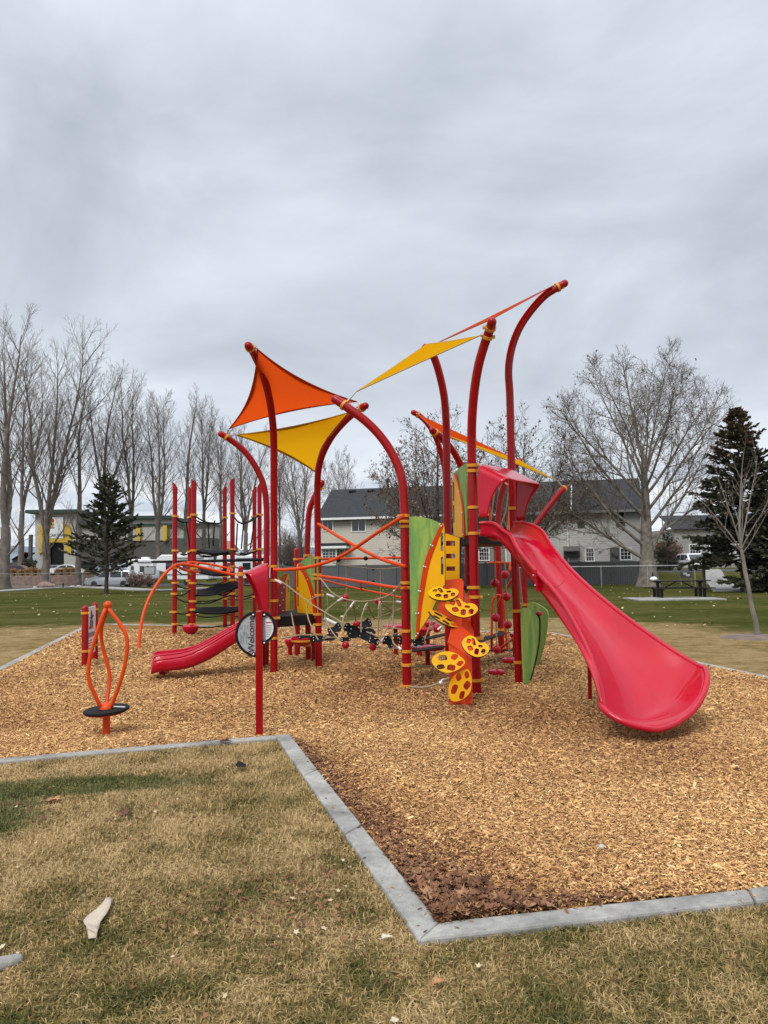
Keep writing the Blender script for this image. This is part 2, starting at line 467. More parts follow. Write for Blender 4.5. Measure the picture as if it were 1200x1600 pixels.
m = mat('needles', (0.03, 0.045, 0.03), 0.8); g = NT(m)
at = g.n('Attribute'); at.attribute_name = 'tint'
g.l(g.ramp(at.outputs['Fac'], [(0, (0.03, 0.034, 0.02)), (0.5, (0.066, 0.074, 0.042)), (0.85, (0.11, 0.118, 0.07)), (0.93, (0.13, 0.1, 0.068)), (1.0, (0.2, 0.1, 0.055))]), g.b.inputs['Base Color'])

# ------------------------------------------------------------------ world and sun
SUN_EL, SUN_AZ = 48.0, 205.0      # high, behind the camera and a little to the left, veiled by cloud
wd = bpy.data.worlds.new('World'); scene.world = wd; wd.use_nodes = True
nt = wd.node_tree; nt.nodes.clear()
class WG(NT):
    def __init__(s): s.t = nt; s.b = None
g = WG()
out = g.n('OutputWorld')
sky = g.n('TexSky', sky_type='NISHITA'); sky.sun_disc = False; sky.sun_elevation = R(SUN_EL); sky.sun_rotation = R(SUN_AZ)
b1 = g.n('Background'); b1.inputs['Strength'].default_value = 0.08; g.l(sky.outputs[0], b1.inputs['Color'])
tc = g.n('TexCoord'); sx = g.n('SeparateXYZ'); g.l(tc.outputs['Generated'], sx.inputs[0])
Z = sx.outputs['Z']; zc = g.math('MAXIMUM', Z, 0.0)
inv = g.math('DIVIDE', 1.0, g.math('ADD', zc, 0.13))
cv = g.n('CombineXYZ'); g.l(g.math('MULTIPLY', sx.outputs['X'], inv), cv.inputs[0]); g.l(g.math('MULTIPLY', sx.outputs['Y'], inv), cv.inputs[1])
rt = g.n('VectorRotate', rotation_type='Z_AXIS'); g.l(cv.outputs[0], rt.inputs['Vector']); rt.inputs['Angle'].default_value = R(38)
n1 = g.noise(g.vmul(tc.outputs['Generated'], (1.0, 1.0, 1.9)), 2.1, 7, 0.52, 0.5); n2 = g.noise(g.vmul(rt.outputs[0], (0.6, 1.0, 1)), 0.9, 7, 0.55, 0.7)
base = g.ramp(zc, [(0.0, (0.54, 0.58, 0.63)), (0.06, (0.54, 0.58, 0.63)), (0.16, (0.44, 0.475, 0.52)), (0.27, (0.37, 0.402, 0.445)), (0.40, (0.385, 0.42, 0.468)), (0.55, (0.435, 0.475, 0.53)), (0.72, (0.6, 0.645, 0.71)), (1.0, (1.08, 1.12, 1.17))])
v = g.ramp(g.math('ADD', g.math('MULTIPLY', n1, 0.72), g.math('MULTIPLY', n2, 0.28)), [(0.34, (0.7, 0.71, 0.73)), (0.5, (1.02, 1.02, 1.02)), (0.64, (1.34, 1.33, 1.3))])
cl = g.mix(1.0, base, v, 'MULTIPLY')
# low on the horizon the deck breaks up into bright streaks and bluish gaps
st = g.noise(g.vmul(cv.outputs[0], (0.55, 0.9, 1)), 1.1, 8, 0.62, 0.4)
low = g.mapr(zc, 0.05, 0.17, 1, 0)
strk = g.ramp(st, [(0.36, (0.3, 0.345, 0.42)), (0.5, (0.53, 0.555, 0.59)), (0.6, (0.72, 0.72, 0.72))])
cl = g.mix(g.math('MULTIPLY', low, 0.75), cl, strk)
b2 = g.n('Background'); b2.inputs['Strength'].default_value = 1.0; g.l(cl, b2.inputs['Color'])
mx = g.n('MixShader'); mx.inputs[0].default_value = 0.93
g.l(b1.outputs[0], mx.inputs[1]); g.l(b2.outputs[0], mx.inputs[2]); g.l(mx.outputs[0], out.inputs['Surface'])

sl = bpy.data.lights.new('sun', 'SUN'); sl.energy = 1.35; sl.angle = R(28); sl.color = (1.0, 0.96, 0.9)
so = bpy.data.objects.new('sun', sl); COL.objects.link(so)
az = R(SUN_AZ)
sd = Vector((math.sin(az)*math.cos(R(SUN_EL)), math.cos(az)*math.cos(R(SUN_EL)), math.sin(R(SUN_EL))))
so.rotation_euler = (-sd).to_track_quat('-Z', 'Y').to_euler(); so.location = (0, 0, 60)

scene.view_settings.view_transform = 'Standard'; scene.view_settings.look = 'None'
scene.view_settings.exposure = 0.68; scene.view_settings.gamma = 1.0
scene.render.engine = 'CYCLES'
scene.cycles.use_denoising = True
scene.cycles.max_bounces = 6
# ------------------------------------------------------------------ ground
def struct(o): o['kind'] = 'structure'; return o

KZ = 0.014
def gp(px, py): p = G(px, py, KZ); return np.array([p.x, p.y])
def isect(a, b, c, d):
    r, s = b-a, d-c
    t = ((c-a)[0]*s[1]-(c-a)[1]*s[0])/(r[0]*s[1]-r[1]*s[0])
    return a+r*t
K1, K2 = gp(452, 1146), gp(687, 1439)
NL = gp(60, 1179)                    # along the near left kerb
FR = gp(1150, 1389)                  # along the front kerb
LF0, LF1 = gp(0, 1048), gp(124, 985) # left kerb
BR = gp(856, 988)
RF = gp(1195, 1058)
Bk = gp(267, 977)
cE = isect(K1, NL, LF1, LF0)
cC = isect(K2, FR, BR, RF)
cA = isect(LF1, LF0, Bk, BR)
MULCH = [cA, BR, cC, K2, K1, cE]     # clockwise seen from above
def inside(P, poly):
    x, y = P[:, 0], P[:, 1]; r = np.zeros(len(P), bool); n = len(poly)
    for i in range(n):
        a, b = poly[i], poly[(i+1) % n]
        c = (a[1] > y) != (b[1] > y)
        with np.errstate(divide='ignore', invalid='ignore'):
            xi = (b[0]-a[0])*(y-a[1])/(b[1]-a[1])+a[0]
        r ^= c & (x < xi)
    return r
def offset_poly(poly, w):
    out = []; n = len(poly)
    for i in range(n):
        a, b, c = poly[i-1], poly[i], poly[(i+1) % n]
        def nrm(p, q):
            d = (q-p)/np.linalg.norm(q-p); return np.array([-d[1], d[0]])
        n1, n2 = nrm(a, b), nrm(b, c)
        out.append(isect(a+n1*w, b+n1*w, b+n2*w, c+n2*w))
    return out
KW = 0.145
OUTER = offset_poly(MULCH, KW)

# ground: one sheet out to the horizon, finer where it rises
xs = np.concatenate([[-9000, -3000, -1000, -400, -200, -140], np.arange(-110, 111, 6.0), [140, 200, 400, 1000, 3000, 9000]])
ys = np.concatenate([[-400, -100, -30, -8], np.arange(0, 140, 4.0), [150, 180, 260, 400, 1000, 3000, 9000]])
rows = [[(x, y, ground_z(x, y)) for x in xs] for y in ys]
mb = MB(); mb.grid(rows); struct(mb.build('ground', MATS['lawn'], smooth=60, fix=False))

# mulch bed, a gently uneven sheet
def mulch_h(x, y):
    return 0.012*np.sin(x*1.9+0.7*np.sin(y*1.3))*np.cos(y*1.6+x*0.5)
nx, ny = 110, 130
X, Y = np.meshgrid(np.linspace(-9.2, 7.2, nx), np.linspace(3.2, 22, ny))
P = np.stack([X.ravel(), Y.ravel()], 1)
outm = offset_poly(MULCH, KW*0.5)
ins = inside(P, outm)
idx = np.arange(nx*ny).reshape(ny, nx)
q = np.stack([idx[:-1, :-1].ravel(), idx[:-1, 1:].ravel(), idx[1:, 1:].ravel(), idx[1:, :-1].ravel()], 1)
q = q[ins[q].all(1)]
# a plain skirt polygon just under it closes the ragged edge
V = np.column_stack([P, mulch_h(P[:, 0], P[:, 1])])
struct(np_mesh('mulch_bed', V, q, MATS['mulch'], smooth=True))
mb = MB(); mb.plate([(p[0], p[1], -0.004) for p in reversed(outm)], (0, 0, 1), 0.01)
struct(mb.build('mulch_base', MATS['mulch'], smooth=0))

# kerb of cast lengths round the bed
mb = MB(); n = len(MULCH)
for i in range(n):
    a, b = MULCH[i], MULCH[(i+1) % n]; c, d = OUTER[i], OUTER[(i+1) % n]
    L = np.linalg.norm(b-a); k = max(1, int(round(L/1.6)))
    for j in range(k):
        t0, t1 = j/k, (j+1)/k
        g0 = 0 if j == 0 else 0.004/L; g1 = 0 if j == k-1 else 0.004/L
        t0 += g0; t1 -= g1
        w = [0.004*math.sin(13.7*i+5.1*j+kk) for kk in range(4)]
        q_ = [a+(b-a)*t0, a+(b-a)*t1, c+(d-c)*t1, c+(d-c)*t0]
        mb.add([(*p, -0.15) for p in q_]+[(*p, KZ+w[m_]*0.6) for m_, p in enumerate(q_)],
               [(3,2,1,0),(4,5,6,7),(0,1,5,4),(1,2,6,5),(2,3,7,6),(3,0,4,7)])
struct(mb.build('kerb', MATS['concrete'], smooth=0, bevel=0.013))

def in_view(P, mx=70, my=60):
    """rough test that a ground point can be seen, with a margin for a step aside"""
    v = np.column_stack([P[:, 0]-CAM.x, P[:, 1]-CAM.y, np.full(len(P), -CAM.z)])
    w = v @ np.array(_F); w = np.where(w < 0.1, 0.1, w)
    px = CX+F_PX*(v @ np.array(_R))/w; py = CY-F_PX*(v @ np.array(_U))/w
    return (px > -mx) & (px < 1200+mx) & (py < 1600+my) & (v[:, 1] > 0.5)

def fbm(P, s, seed=0):
    """cheap smooth noise, 0..1"""
    r = np.zeros(len(P)); a = 0.5; rr = np.random.default_rng(seed)
    for o in range(4):
        for k in range(3):
            th = rr.uniform(0, 6.28); ph = rr.uniform(0, 6.28)
            r += a/3*np.sin((P[:, 0]*math.cos(th)+P[:, 1]*math.sin(th))*s*2**o*rr.uniform(0.8, 1.3)+ph)
        a *= 0.55
    return 0.5+r*0.7

# wood chips: little split wedges, dense near the camera
def chips(bands):
    cs, sc = [], []
    for (y0, y1, dens, s) in bands:
        x0, x1 = -0.55*y1-0.6, 0.55*y1+0.6
        n_ = int((x1-x0)*(y1-y0)*dens)
        p = np.column_stack([rng.uniform(x0, x1, n_), rng.uniform(y0, y1, n_)])
        p = p[(inside(p, MULCH) | (inside(p, OUTER) & (rng.uniform(0, 1, len(p)) < 0.005))) & in_view(p)]
        cs.append(p); sc.append(np.full(len(p), s))
    P = np.concatenate(cs); S = np.concatenate(sc); n_ = len(P)
    L = rng.gamma(3.2, 0.0043, n_)*S+0.0065; Wd = L*rng.uniform(0.13, 0.34, n_); H = Wd*rng.uniform(0.25, 0.8, n_)
    yaw = rng.uniform(0, 2*np.pi, n_); tilt = rng.normal(0, 0.33, n_); roll = rng.normal(0, 0.45, n_)
    loc = np.array([[-1,-1,0],[1,-1,0],[1,1,0],[-1,1,0],[-0.85,0,1],[0.8,0.1,1]], float)
    v = np.empty((n_, 6, 3))
    v[:, :, 0] = loc[:, 0]*L[:, None]/2; v[:, :, 1] = loc[:, 1]*Wd[:, None]/2; v[:, :, 2] = loc[:, 2]*H[:, None]
    jit = rng.normal(0, 0.12, (n_, 6)); v[:, :, 1] += jit*Wd[:, None]
    def rot(a, i, j):
        c, s = np.cos(a)[:, None], np.sin(a)[:, None]
        vi, vj = v[:, :, i].copy(), v[:, :, j].copy()
        v[:, :, i] = vi*c-vj*s; v[:, :, j] = vi*s+vj*c
    rot(roll, 1, 2); rot(tilt, 0, 2); rot(yaw, 0, 1)
    v[:, :, 0] += P[:, :1]; v[:, :, 1] += P[:, 1:]
    zb_ = mulch_h(P[:, 0], P[:, 1])+rng.uniform(0.0, 0.016, n_)*np.sqrt(S)
    zb_ = np.where(inside(P, MULCH), zb_, KZ+0.004)
    v[:, :, 2] += zb_[:, None]
    q = np.array([[0,1,5,4],[2,3,4,5],[1,2,5,5],[3,0,4,4]])
    tri = np.array([[0,1,5],[0,5,4],[2,3,4],[2,4,5],[1,2,5],[3,0,4]])
    f = (tri[None]+(np.arange(n_)*6)[:, None, None]).reshape(-1, 3)
    tint = rng.beta(1.7, 1.35, n_)
    # worn patches, and the brown crumbled leaves swept along the diagonal kerb
    dirty = fbm(P, 0.9, 3)
    d = np.abs((P-K1) @ np.array([-(K2-K1)[1], (K2-K1)[0]])/np.linalg.norm(K2-K1))
    al = ((P-K1) @ (K2-K1))/np.dot(K2-K1, K2-K1)
    sweep = np.clip(1-d/(0.42+0.75*np.clip(al, 0, 1)**2), 0, 1)*(al > -0.05)*np.clip((al+0.05)*3.5, 0, 1)
    front = np.abs((P-K2) @ np.array([-(FR-K2)[1], (FR-K2)[0]])/np.linalg.norm(FR-K2))
    sweep = np.maximum(sweep, np.clip(1-front/0.3, 0, 1)*np.clip(1-(P[:, 0]-K2[0])/1.6, 0, 1))
    tint -= 0.5*sweep*rng.uniform(0.0, 1.4, n_)
    sl_ = np.hypot((P[:, 0]-2.5)/0.75, (P[:, 1]-6.9)/0.5); tint -= 0.3*np.clip(1.2-sl_, 0, 1)*rng.uniform(0.2, 1, n_)  # darker tint below the slide lip, shade of a hollow put into colour
    tint -= 0.22*np.clip((dirty-0.5)*2, 0, 1)
    shade = ((P[:, 1] > 8.4) & (P[:, 1] < 13) & (P[:, 0] > -2.6) & (P[:, 0] < 1.9))  # shade under the play structure, put into the chip tint
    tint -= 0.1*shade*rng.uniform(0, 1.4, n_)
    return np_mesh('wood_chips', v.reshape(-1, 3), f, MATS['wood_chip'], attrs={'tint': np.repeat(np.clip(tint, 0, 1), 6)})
o = chips([(3.2, 5.4, 12000, 1.0), (5.4, 8.0, 7500, 1.1), (8.0, 11, 2900, 1.4), (11, 15, 1300, 1.9), (15, 21.6, 520, 2.5)])
tag(o, 'golden wood chip mulch covering the play area inside the kerb', 'mulch', kind='stuff')

# grass blades on the near lawn
def blades(bands, name):
    ps, ss = [], []
    for (y0, y1, x0, x1, dens, s) in bands:
        n_ = int((x1-x0)*(y1-y0)*dens)
        p = np.column_stack([rng.uniform(x0, x1, n_), rng.uniform(y0, y1, n_)])
        p = p[~inside(p, OUTER) & in_view(p)]
        ps.append(p); ss.append(np.full(len(p), s))
    P = np.concatenate(ps); S = np.concatenate(ss)
    # tufts: pull the blades towards clump centres, thin out worn spots
    cl = np.round(P/0.055)*0.055; P = P*0.62+cl*0.38+rng.normal(0, 0.006, P.shape)
    worn = fbm(P, 2.6, 11); keep = rng.uniform(0, 1, len(P)) < np.clip(1.35-worn*0.75, 0.3, 1); 
    keep &= ~inside(P, OUTER)
    P, S = P[keep], S[keep]; n_ = len(P)
    hgt = (0.017+0.028*rng.beta(2, 2, n_))*(0.7+0.6*fbm(P, 1.7, 5))*S
    w = rng.uniform(0.0013, 0.0031, n_)*S
    yaw = rng.uniform(0, 2*np.pi, n_); lean = np.abs(rng.normal(0, 1.25, n_))
    cy, sy = np.cos(yaw), np.sin(yaw)
    dx = np.column_stack([cy, sy]); sd = np.column_stack([-sy, cy])
    v = np.empty((n_, 5, 3))
    base = np.column_stack([P, np.full(n_, LAWN_Z-0.002)])
    mid_h = hgt*0.55; l1 = hgt*lean*0.28; l2 = hgt*lean*0.95
    for i, (sgn, ww, hh, ll) in enumerate(((-1, 1, 0*hgt, 0*hgt), (1, 1, 0*hgt, 0*hgt), (1, 0.8, mid_h, l1), (-1, 0.8, mid_h, l1), (0, 0, hgt*np.clip(1.05-lean*0.3, 0.35, 1), l2))):
        v[:, i, :2] = base[:, :2]+dx*np.asarray(ll)[:, None]+sd*(sgn*ww*w)[:, None]
        v[:, i, 2] = base[:, 2]+hh
    tri = np.array([[0,1,2],[0,2,3],[3,2,4]])
    f = (tri[None]+(np.arange(n_)*5)[:, None, None]).reshape(-1, 3)
    tint = np.clip(rng.normal(0.5, 0.3, n_)+0.35*(fbm(P, 4.5, 31)-0.5), 0, 1)
    return np_mesh(name, v.reshape(-1, 3), f, MATS['grass_blade'], attrs={'tint': np.repeat(tint, 3)})
o = blades([(2.2, 4.6, -3.2, 3.0, 15000, 1.0), (4.6, 8.2, -4.6, 0, 8500, 1.1)], 'grass')
tag(o, 'short half dormant grass on the lawn in front of the kerb', 'grass', kind='stuff')

# dead leaves
def leaf_mesh(P, size, z, name, tintf, curl=0.35):
    """curled lobed leaves, one mesh"""
    n_ = len(P)
    ang = np.linspace(0, 2*np.pi, 11)[:-1]; rad = np.where(np.arange(10) % 2 == 0, 1.0, 0.52); rad[5] = 0.35
    loc = np.zeros((11, 3)); loc[1:, 0] = np.cos(ang)*rad; loc[1:, 1] = np.sin(ang)*rad*0.8
    s = size*rng.uniform(0.6, 1.35, n_)
    c1, c2 = rng.normal(0, curl, n_), rng.normal(0, curl*1.6, n_)
    v = np.repeat(loc[None], n_, 0)*s[:, None, None]
    v[:, :, 2] = (c1[:, None]*loc[:, 0]**2+np.abs(c2)[:, None]*loc[:, 1]**2+rng.normal(0, 0.06, (n_, 11)))*s[:, None]
    def rot(a, i, j):
        c, sn = np.cos(a)[:, None], np.sin(a)[:, None]
        vi, vj = v[:, :, i].copy(), v[:, :, j].copy()
        v[:, :, i] = vi*c-vj*sn; v[:, :, j] = vi*sn+vj*c
    rot(rng.normal(0, 0.24, n_), 1, 2); rot(rng.normal(0, 0.22, n_), 0, 2); rot(rng.uniform(0, 6.28, n_), 0, 1)
    v[:, :, :2] += P[:, None, :]; v[:, :, 2] += (z+s*0.12)[:, None] if hasattr(z, '__len__') else z+s[:, None]*0.12
    tri = np.array([[0, k, k % 10+1] for k in range(1, 11)])
    f = (tri[None]+(np.arange(n_)*11)[:, None, None]).reshape(-1, 3)
    return np_mesh(name, v.reshape(-1, 3), f, MATS['litter'], smooth=True, attrs={'tint': np.repeat(np.clip(tintf(n_), 0, 1), 10)})
# the drift in the corner of the kerb
t = rng.uniform(0, 1, 1700)
along = K2[None]+(K1-K2)[None]*(t**1.7)[:, None]*0.95
nrm_ = np.array([-(K1-K2)[1], (K1-K2)[0]]); nrm_ /= np.linalg.norm(nrm_)
if np.dot(nrm_, np.array([1, 0])) < 0: nrm_ = -nrm_
wid = 0.4*(1-t)**1.5+0.1
P = along+nrm_[None]*(np.abs(rng.normal(0, 0.5, 1700))*wid)[:, None]
fr = (FR-K2)/np.linalg.norm(FR-K2)
u_ = rng.uniform(0, 1, 420)**2.0*1.05
P2 = K2[None]+fr[None]*u_[:, None]+np.array([-fr[1], fr[0]])[None]*(np.abs(rng.normal(0, 0.1, 420))*(1.25-u_*0.75))[:, None]
P = np.concatenate([P, P2]); P = P[inside(P, MULCH)]
dc = np.linalg.norm(P-K2, axis=1)
zz = mulch_h(P[:, 0], P[:, 1])+0.012+rng.uniform(0, 0.035, len(P))*np.clip(1-dc/0.9, 0, 1)
o = leaf_mesh(P, 0.027*np.where(dc < 0.55, 1.3, 0.8), zz, 'leaf_litter', lambda n_: np.minimum(rng.normal(0.46, 0.24, n_), 0.84), 0.32)
tag(o, 'drift of brown dead leaves blown into the corner of the kerb', 'dead leaves', kind='stuff')
# leaves and crumbs strewn over the lawns
P = np.column_stack([rng.uniform(-3.2, 2.6, 900), rng.uniform(2.3, 7.4, 900)])
c0 = G(445, 1410); c1 = G(60, 1260)
P = np.concatenate([P[:480], np.array([c0.x, c0.y])+rng.normal(0, 0.28, (230, 2)), np.array([c1.x, c1.y])+rng.normal(0, 0.2, (35, 2))])
P = P[~inside(P, OUTER) & in_view(P)]
o = leaf_mesh(P, 0.016, LAWN_Z+0.028, 'fallen_leaves', lambda n_: np.where(rng.uniform(0, 1, n_) < 0.05, 0.97, rng.normal(0.45, 0.2, n_)), 0.4)
tag(o, 'scattered dead leaves on the lawn in front of the kerb', 'dead leaves', kind='stuff')
P = np.column_stack([rng.uniform(-34, 34, 3000), 20+rng.uniform(0, 1, 3000)**1.5*42])
dens = fbm(P, 0.22, 21)+0.35*sstep(40, 54, P[:, 1])*(P[:, 0] > -8)
P = P[(rng.uniform(0, 1, len(P)) < np.clip(dens*1.2-0.25, 0.03, 1))]
o = leaf_mesh(P, 0.062, LAWN_Z+0.04, 'lawn_leaves', lambda n_: np.where(rng.uniform(0, 1, n_) < 0.75, rng.normal(0.95, 0.05, n_), rng.normal(0.6, 0.15, n_)), 0.3)
tag(o, 'pale fallen leaves dotted over the far lawn', 'dead leaves', kind='stuff')

# single pieces of litter one can point to
def scrap(name, outline, label, cat, mt, z=LAWN_Z+0.045, th=0.003, bend=None, lift=0.0):
    pts = [G(px, py, z) for px, py in outline]
    c = sum(pts, Vector())/len(pts)
    mb = MB(); mb.plate(pts, (0, 0, 1), th)
    vs = []
    for x, y, zz in mb.v:
        r_ = math.hypot(x-c.x, y-c.y); vs.append((x, y, zz+lift*r_*r_*8+0.004*math.sin(x*60)+0.003*math.cos(y*47)))
    mb.v = vs
    o = mb.build(name, MATS[mt], smooth=30); return tag(o, label, cat)
def strip(name, rows_px, label, cat, mt):
    rows = []
    for (xa, ya, xb, yb, z) in rows_px:
        a, b = G(xa, ya, LAWN_Z+z), G(xb, yb, LAWN_Z+z); rows.append([a.lerp(b, k/4)+Vector((0, 0, 0.0012*math.sin(math.pi*k/4))) for k in range(5)])
    rows = [[p for p in crom([r[k] for r in rows], 2)] for k in range(5)]
    mb = MB(); mb.grid(rows); o = mb.build(name, MATS[mt], smooth=14, solid=0.003, fix=False); return tag(o, label, cat)
strip('cardboard_scrap', [(166,1402,175,1404,0.035),(160,1411,172.5,1416,0.04),(151,1420,166,1428,0.04),(139,1429,157,1440,0.036),(130,1439,155,1449,0.03),(135,1447,152,1455,0.048),(136,1453,151.5,1460,0.036),(138,1467,150,1466,0.022)], 'pale torn strip of cardboard lying on the lawn', 'cardboard scrap', 'cardboard')
mat('leaf_brown', (0.12, 0.045, 0.028), 0.75, var=0.4, vscale=40); mat('leaf_tan', (0.36, 0.18, 0.075), 0.75, var=0.4, vscale=40); mat('leaf_pale', (0.55, 0.48, 0.34), 0.75, var=0.2, vscale=40)
def leaf_thing(px, py, r_px, ang, label, mt, curl=0.5, seed=0, z=None, lobes=5):
    """a lobed, curled leaf with a midrib crease and a stalk"""
    z = LAWN_Z+0.035 if z is None else z
    c = G(px, py, z); k = r_px*c.y/F_PX; rr = random.Random(seed); mb = MB(); n = 30; rings = []
    ph = rr.uniform(0, 6)
    for f in (0.02, 0.3, 0.55, 0.78, 1.0):
        ring = []
        for i in range(n):
            a = 6.2832*i/n; lob = 1-(0.36*f)*(0.5-0.5*math.cos(lobes*a))-0.12*f*math.sin(11*a+ph)
            x, y = math.cos(a)*f*lob*1.15, math.sin(a)*f*lob*0.8
            h = curl*(0.55*y*y+0.25*x*x*math.sin(ph+x*2))+0.1*abs(y)+0.05*f*math.sin(7*a+ph)
            ca, sa = math.cos(R(ang)), math.sin(R(ang)); ring.append(c+Vector((x*ca-y*sa, x*sa+y*ca, h))*k)
        rings.append(ring)
    mb.grid(rings, closed=True)
    ca, sa = math.cos(R(ang)), math.sin(R(ang)); d = Vector((ca, sa, 0.1)); mb.tube([c-d*k*0.2+Vector((0, 0, 0.002)), c-d*k*1.0, c-d*k*1.5+Vector((0, 0, k*0.2))], 0.0016, 5)
    return tag(mb.build('fallen_leaf', MATS[mt], smooth=60, fix=False), label, 'leaf')
leaf_thing(198, 1270, 11, 60, 'dark reddish brown curled leaf alone on the straw coloured lawn', 'leaf_brown', 1.0, 1)
leaf_thing(84, 1250, 13, 10, 'orange tan lobed leaf at the edge of the green strip', 'leaf_tan', 0.7, 2)
leaf_thing(686, 1534, 12, 200, 'russet leaf on the grass below the corner of the kerb', 'leaf_tan', 0.8, 3)
leaf_thing(604, 1464, 9, 20, 'pale buff leaf on the grass left of the kerb corner', 'leaf_pale', 0.7, 4, lobes=3)
leaf_thing(616, 1594, 9, 100, 'whitish leaf on the grass nearest the camera', 'leaf_pale', 0.7, 5, lobes=3)
leaf_thing(1, 1480, 8, 80, 'cream coloured leaf above the grey stone on the lawn', 'leaf_pale', 0.5, 6, lobes=3)
leaf_thing(66, 1277, 8, 150, 'brown leaf lying in the bare soil of the green strip', 'leaf_brown', 0.8, 7)
leaf_thing(352, 1158, 9, 10, 'crumpled brown leaf caught on top of the near kerb', 'leaf_brown', 1.2, 8, z=KZ+0.015)
scrap('rubber_scrap', [(368,1196),(373,1193),(384,1195),(384,1199),(376,1201),(370,1200)], 'small black scrap lying on the lawn by the near kerb', 'scrap', 'black_rubber', lift=0.3)
mb = MB(); c = G(-2, 1508, LAWN_Z+0.02); e = G(26, 1500, LAWN_Z+0.02)
mb.tube([c+(c-e)*0.8, c, e], [0.03, 0.033, 0.026], 9, dome=True)
tag(mb.build('stone', MATS['concrete']), 'long grey stone half sunk in the grass', 'stone')
mb = MB(); mb.ball(G(940, 1323, 0.015), 0.02, 8, 0.7); tag(mb.build('pebble', MATS['pale_rock']), 'small pale pebble lying on the wood chips', 'pebble')
# ------------------------------------------------------------------ playground structure
M = MATS
play = thing('playground_structure', 'large red, orange and yellow climbing structure with two red slides and curved posts', 'play structure', (0.2, 11.0, 0))
POST = {}
def path_at(path, py):
    best = None
    for a, b in zip(path[:-1], path[1:]):
        ya, yb = proj(a)[1], proj(b)[1]
        if (ya-py)*(yb-py) <= 0 and abs(ya-yb) > 1e-6:
            t = (ya-py)/(ya-yb); return a.lerp(b, t), (b-a).normalized()
    k = min(range(len(path)), key=lambda i: abs(proj(path[i])[1]-py))
    k = min(k, len(path)-2)
    return path[k], (path[k+1]-path[k]).normalized()
_clamps = {}
def clamp(post, path, rad, py, lug=None, h=0.042, big=1.0):
    """yellow collar round a post, with its bolted lug"""
    p, d = path_at(path, py)
    mb = MB(); r = rad*1.0
    mb.lathe(p, [(r+0.001, -h/2), (r+0.014*big, -h/2+0.003), (r+0.014*big, h/2-0.003), (r+0.001, h/2)], 18, d)
    a = lug if lug is not None else (1 if (int(py) % 2) else -1)
    mb.box(p+Vector((a*(r+0.018), -0.012, 0)), (0.045, 0.035, h*0.9))
    mb.ball(p+Vector((a*(r+0.022), -0.033, 0)), 0.008, 6, mi=1)
    return mb.build('clamp', [M['yellow_clamp'], M['steel']], post)
def post(key, base, curve, Dtip=None, D0=None, wpx=13.0, clamps=(), name=None, root=None, label=None, tip=True, mt='red_post', lugs=None):
    """post from the ground; curve: photo points from the end of the straight part up to the tip"""
    root = root or play
    b = G(*base) if D0 is None else W(base[0], base[1], D0)
    b = Vector((b.x, b.y, 0)); D = b.y
    n = len(curve); Dt = Dtip if Dtip is not None else D
    pts = [W(px, py, D+(Dt-D)*((i/max(n-1, 1))**1.4)) for i, (px, py) in enumerate(curve)]
    rad = wpx*D/F_PX/2
    foot = Vector((b.x, b.y, -0.12))
    path = [foot, foot.lerp(pts[0], 0.5)]+(crom(pts, 5) if n > 2 else pts)
    mb = MB()
    mb.tube(path, rad, 20, dome=tip)
    # sleeve joint and rivets where the curve is plugged into the straight post
    o = mb.build(name or ('arched_post' if n > 2 else 'post'), M[mt], root, label=label)
    POST[key] = (path, rad, b)
    for i, py in enumerate(clamps):
        clamp(o, path, rad, py, (lugs or {}).get(py))
    return o

P1 = post('1', (636, 1074), [(632,803),(630,766),(625,737),(611.7,707),(593,680),(570,657),(543,637),(524,624)], 10.9, wpx=14, clamps=(806,815,823,911,918.5,986,1018,1039,1072,633), lugs={911:1,918.5:1,633:1})
P2 = post('2', (745, 1083), [(737.7,737),(737,687),(738,647),(741.7,607),(748,570),(757.5,537),(766,513),(768.5,503)], 9.45, wpx=14.2, clamps=(727,735.5,793.5,834,918,933,997.5,1063,512,527), lugs={834:1,793.5:1,727:1})
P3 = post('3', (811, 1066), [(799,720),(796.7,620),(794.7,587),(796,563),(801.7,537),(813,510),(830,485),(850,463),(868,451),(882,443)], 11.0, wpx=12.2, clamps=(795,955,1035,449), lugs={955:1,1035:1})
P4 = post('4', (702, 1043), [(698.7,787),(697.7,687),(696.7,653),(694,620),(688,590),(680,563),(672,548),(665,543)], 12.2, wpx=12.0, clamps=(553,))
P5 = post('5', (498, 1042), [(495.7,760),(497.7,733),(505,707),(520,680),(540,657),(558,642),(571,634)], 12.0, wpx=10.4, clamps=(872,898,904,930,960,976,992,637), lugs={930:1,872:1})
P6 = post('6', (428, 1051), [(428,703),(426.7,667),(421.7,627),(411.7,587),(397,553),(388,540)], 11.0, wpx=11.4, clamps=(885,907,939,966,997.5,543), lugs={885:-1,939:-1,907:1,966:1,997.5:1})
P7 = post('7', (415, 1041), [(417,816),(416,787),(411.7,757),(398,727),(380,703),(357,685),(345,678)], 13.1, wpx=9.6, clamps=(683,))
P8 = post('8', (482, 1030.5), [(480,856),(481,830),(483,800),(490,779),(499,762),(503,754)], 14.0, wpx=9.0, clamps=(868,1008,763), lugs={868:1})
P9 = post('9', (464.5, 1024), [(463.5,860)], wpx=8.8, clamps=(874,), lugs={874:1})
P12 = post('12', (784, 1021), [(777,835),(779,800),(783,775),(790,752),(801,732),(812,720)], 14.9, wpx=9.6, clamps=(984,))
P13 = post('13', (822.5, 1033), [(818,868),(824,845),(833,826),(845,808),(860,788),(874,770),(883,762.5)], 13.4, D0=13.0, wpx=8.8, clamps=(945,764), lugs={945:1})
Pa = post('a', (701.5, 1016), [(697,790),(695,735),(689,708),(681,684),(669,663),(656,650),(646,644.5)], 15.2, wpx=8.6, clamps=(648,))
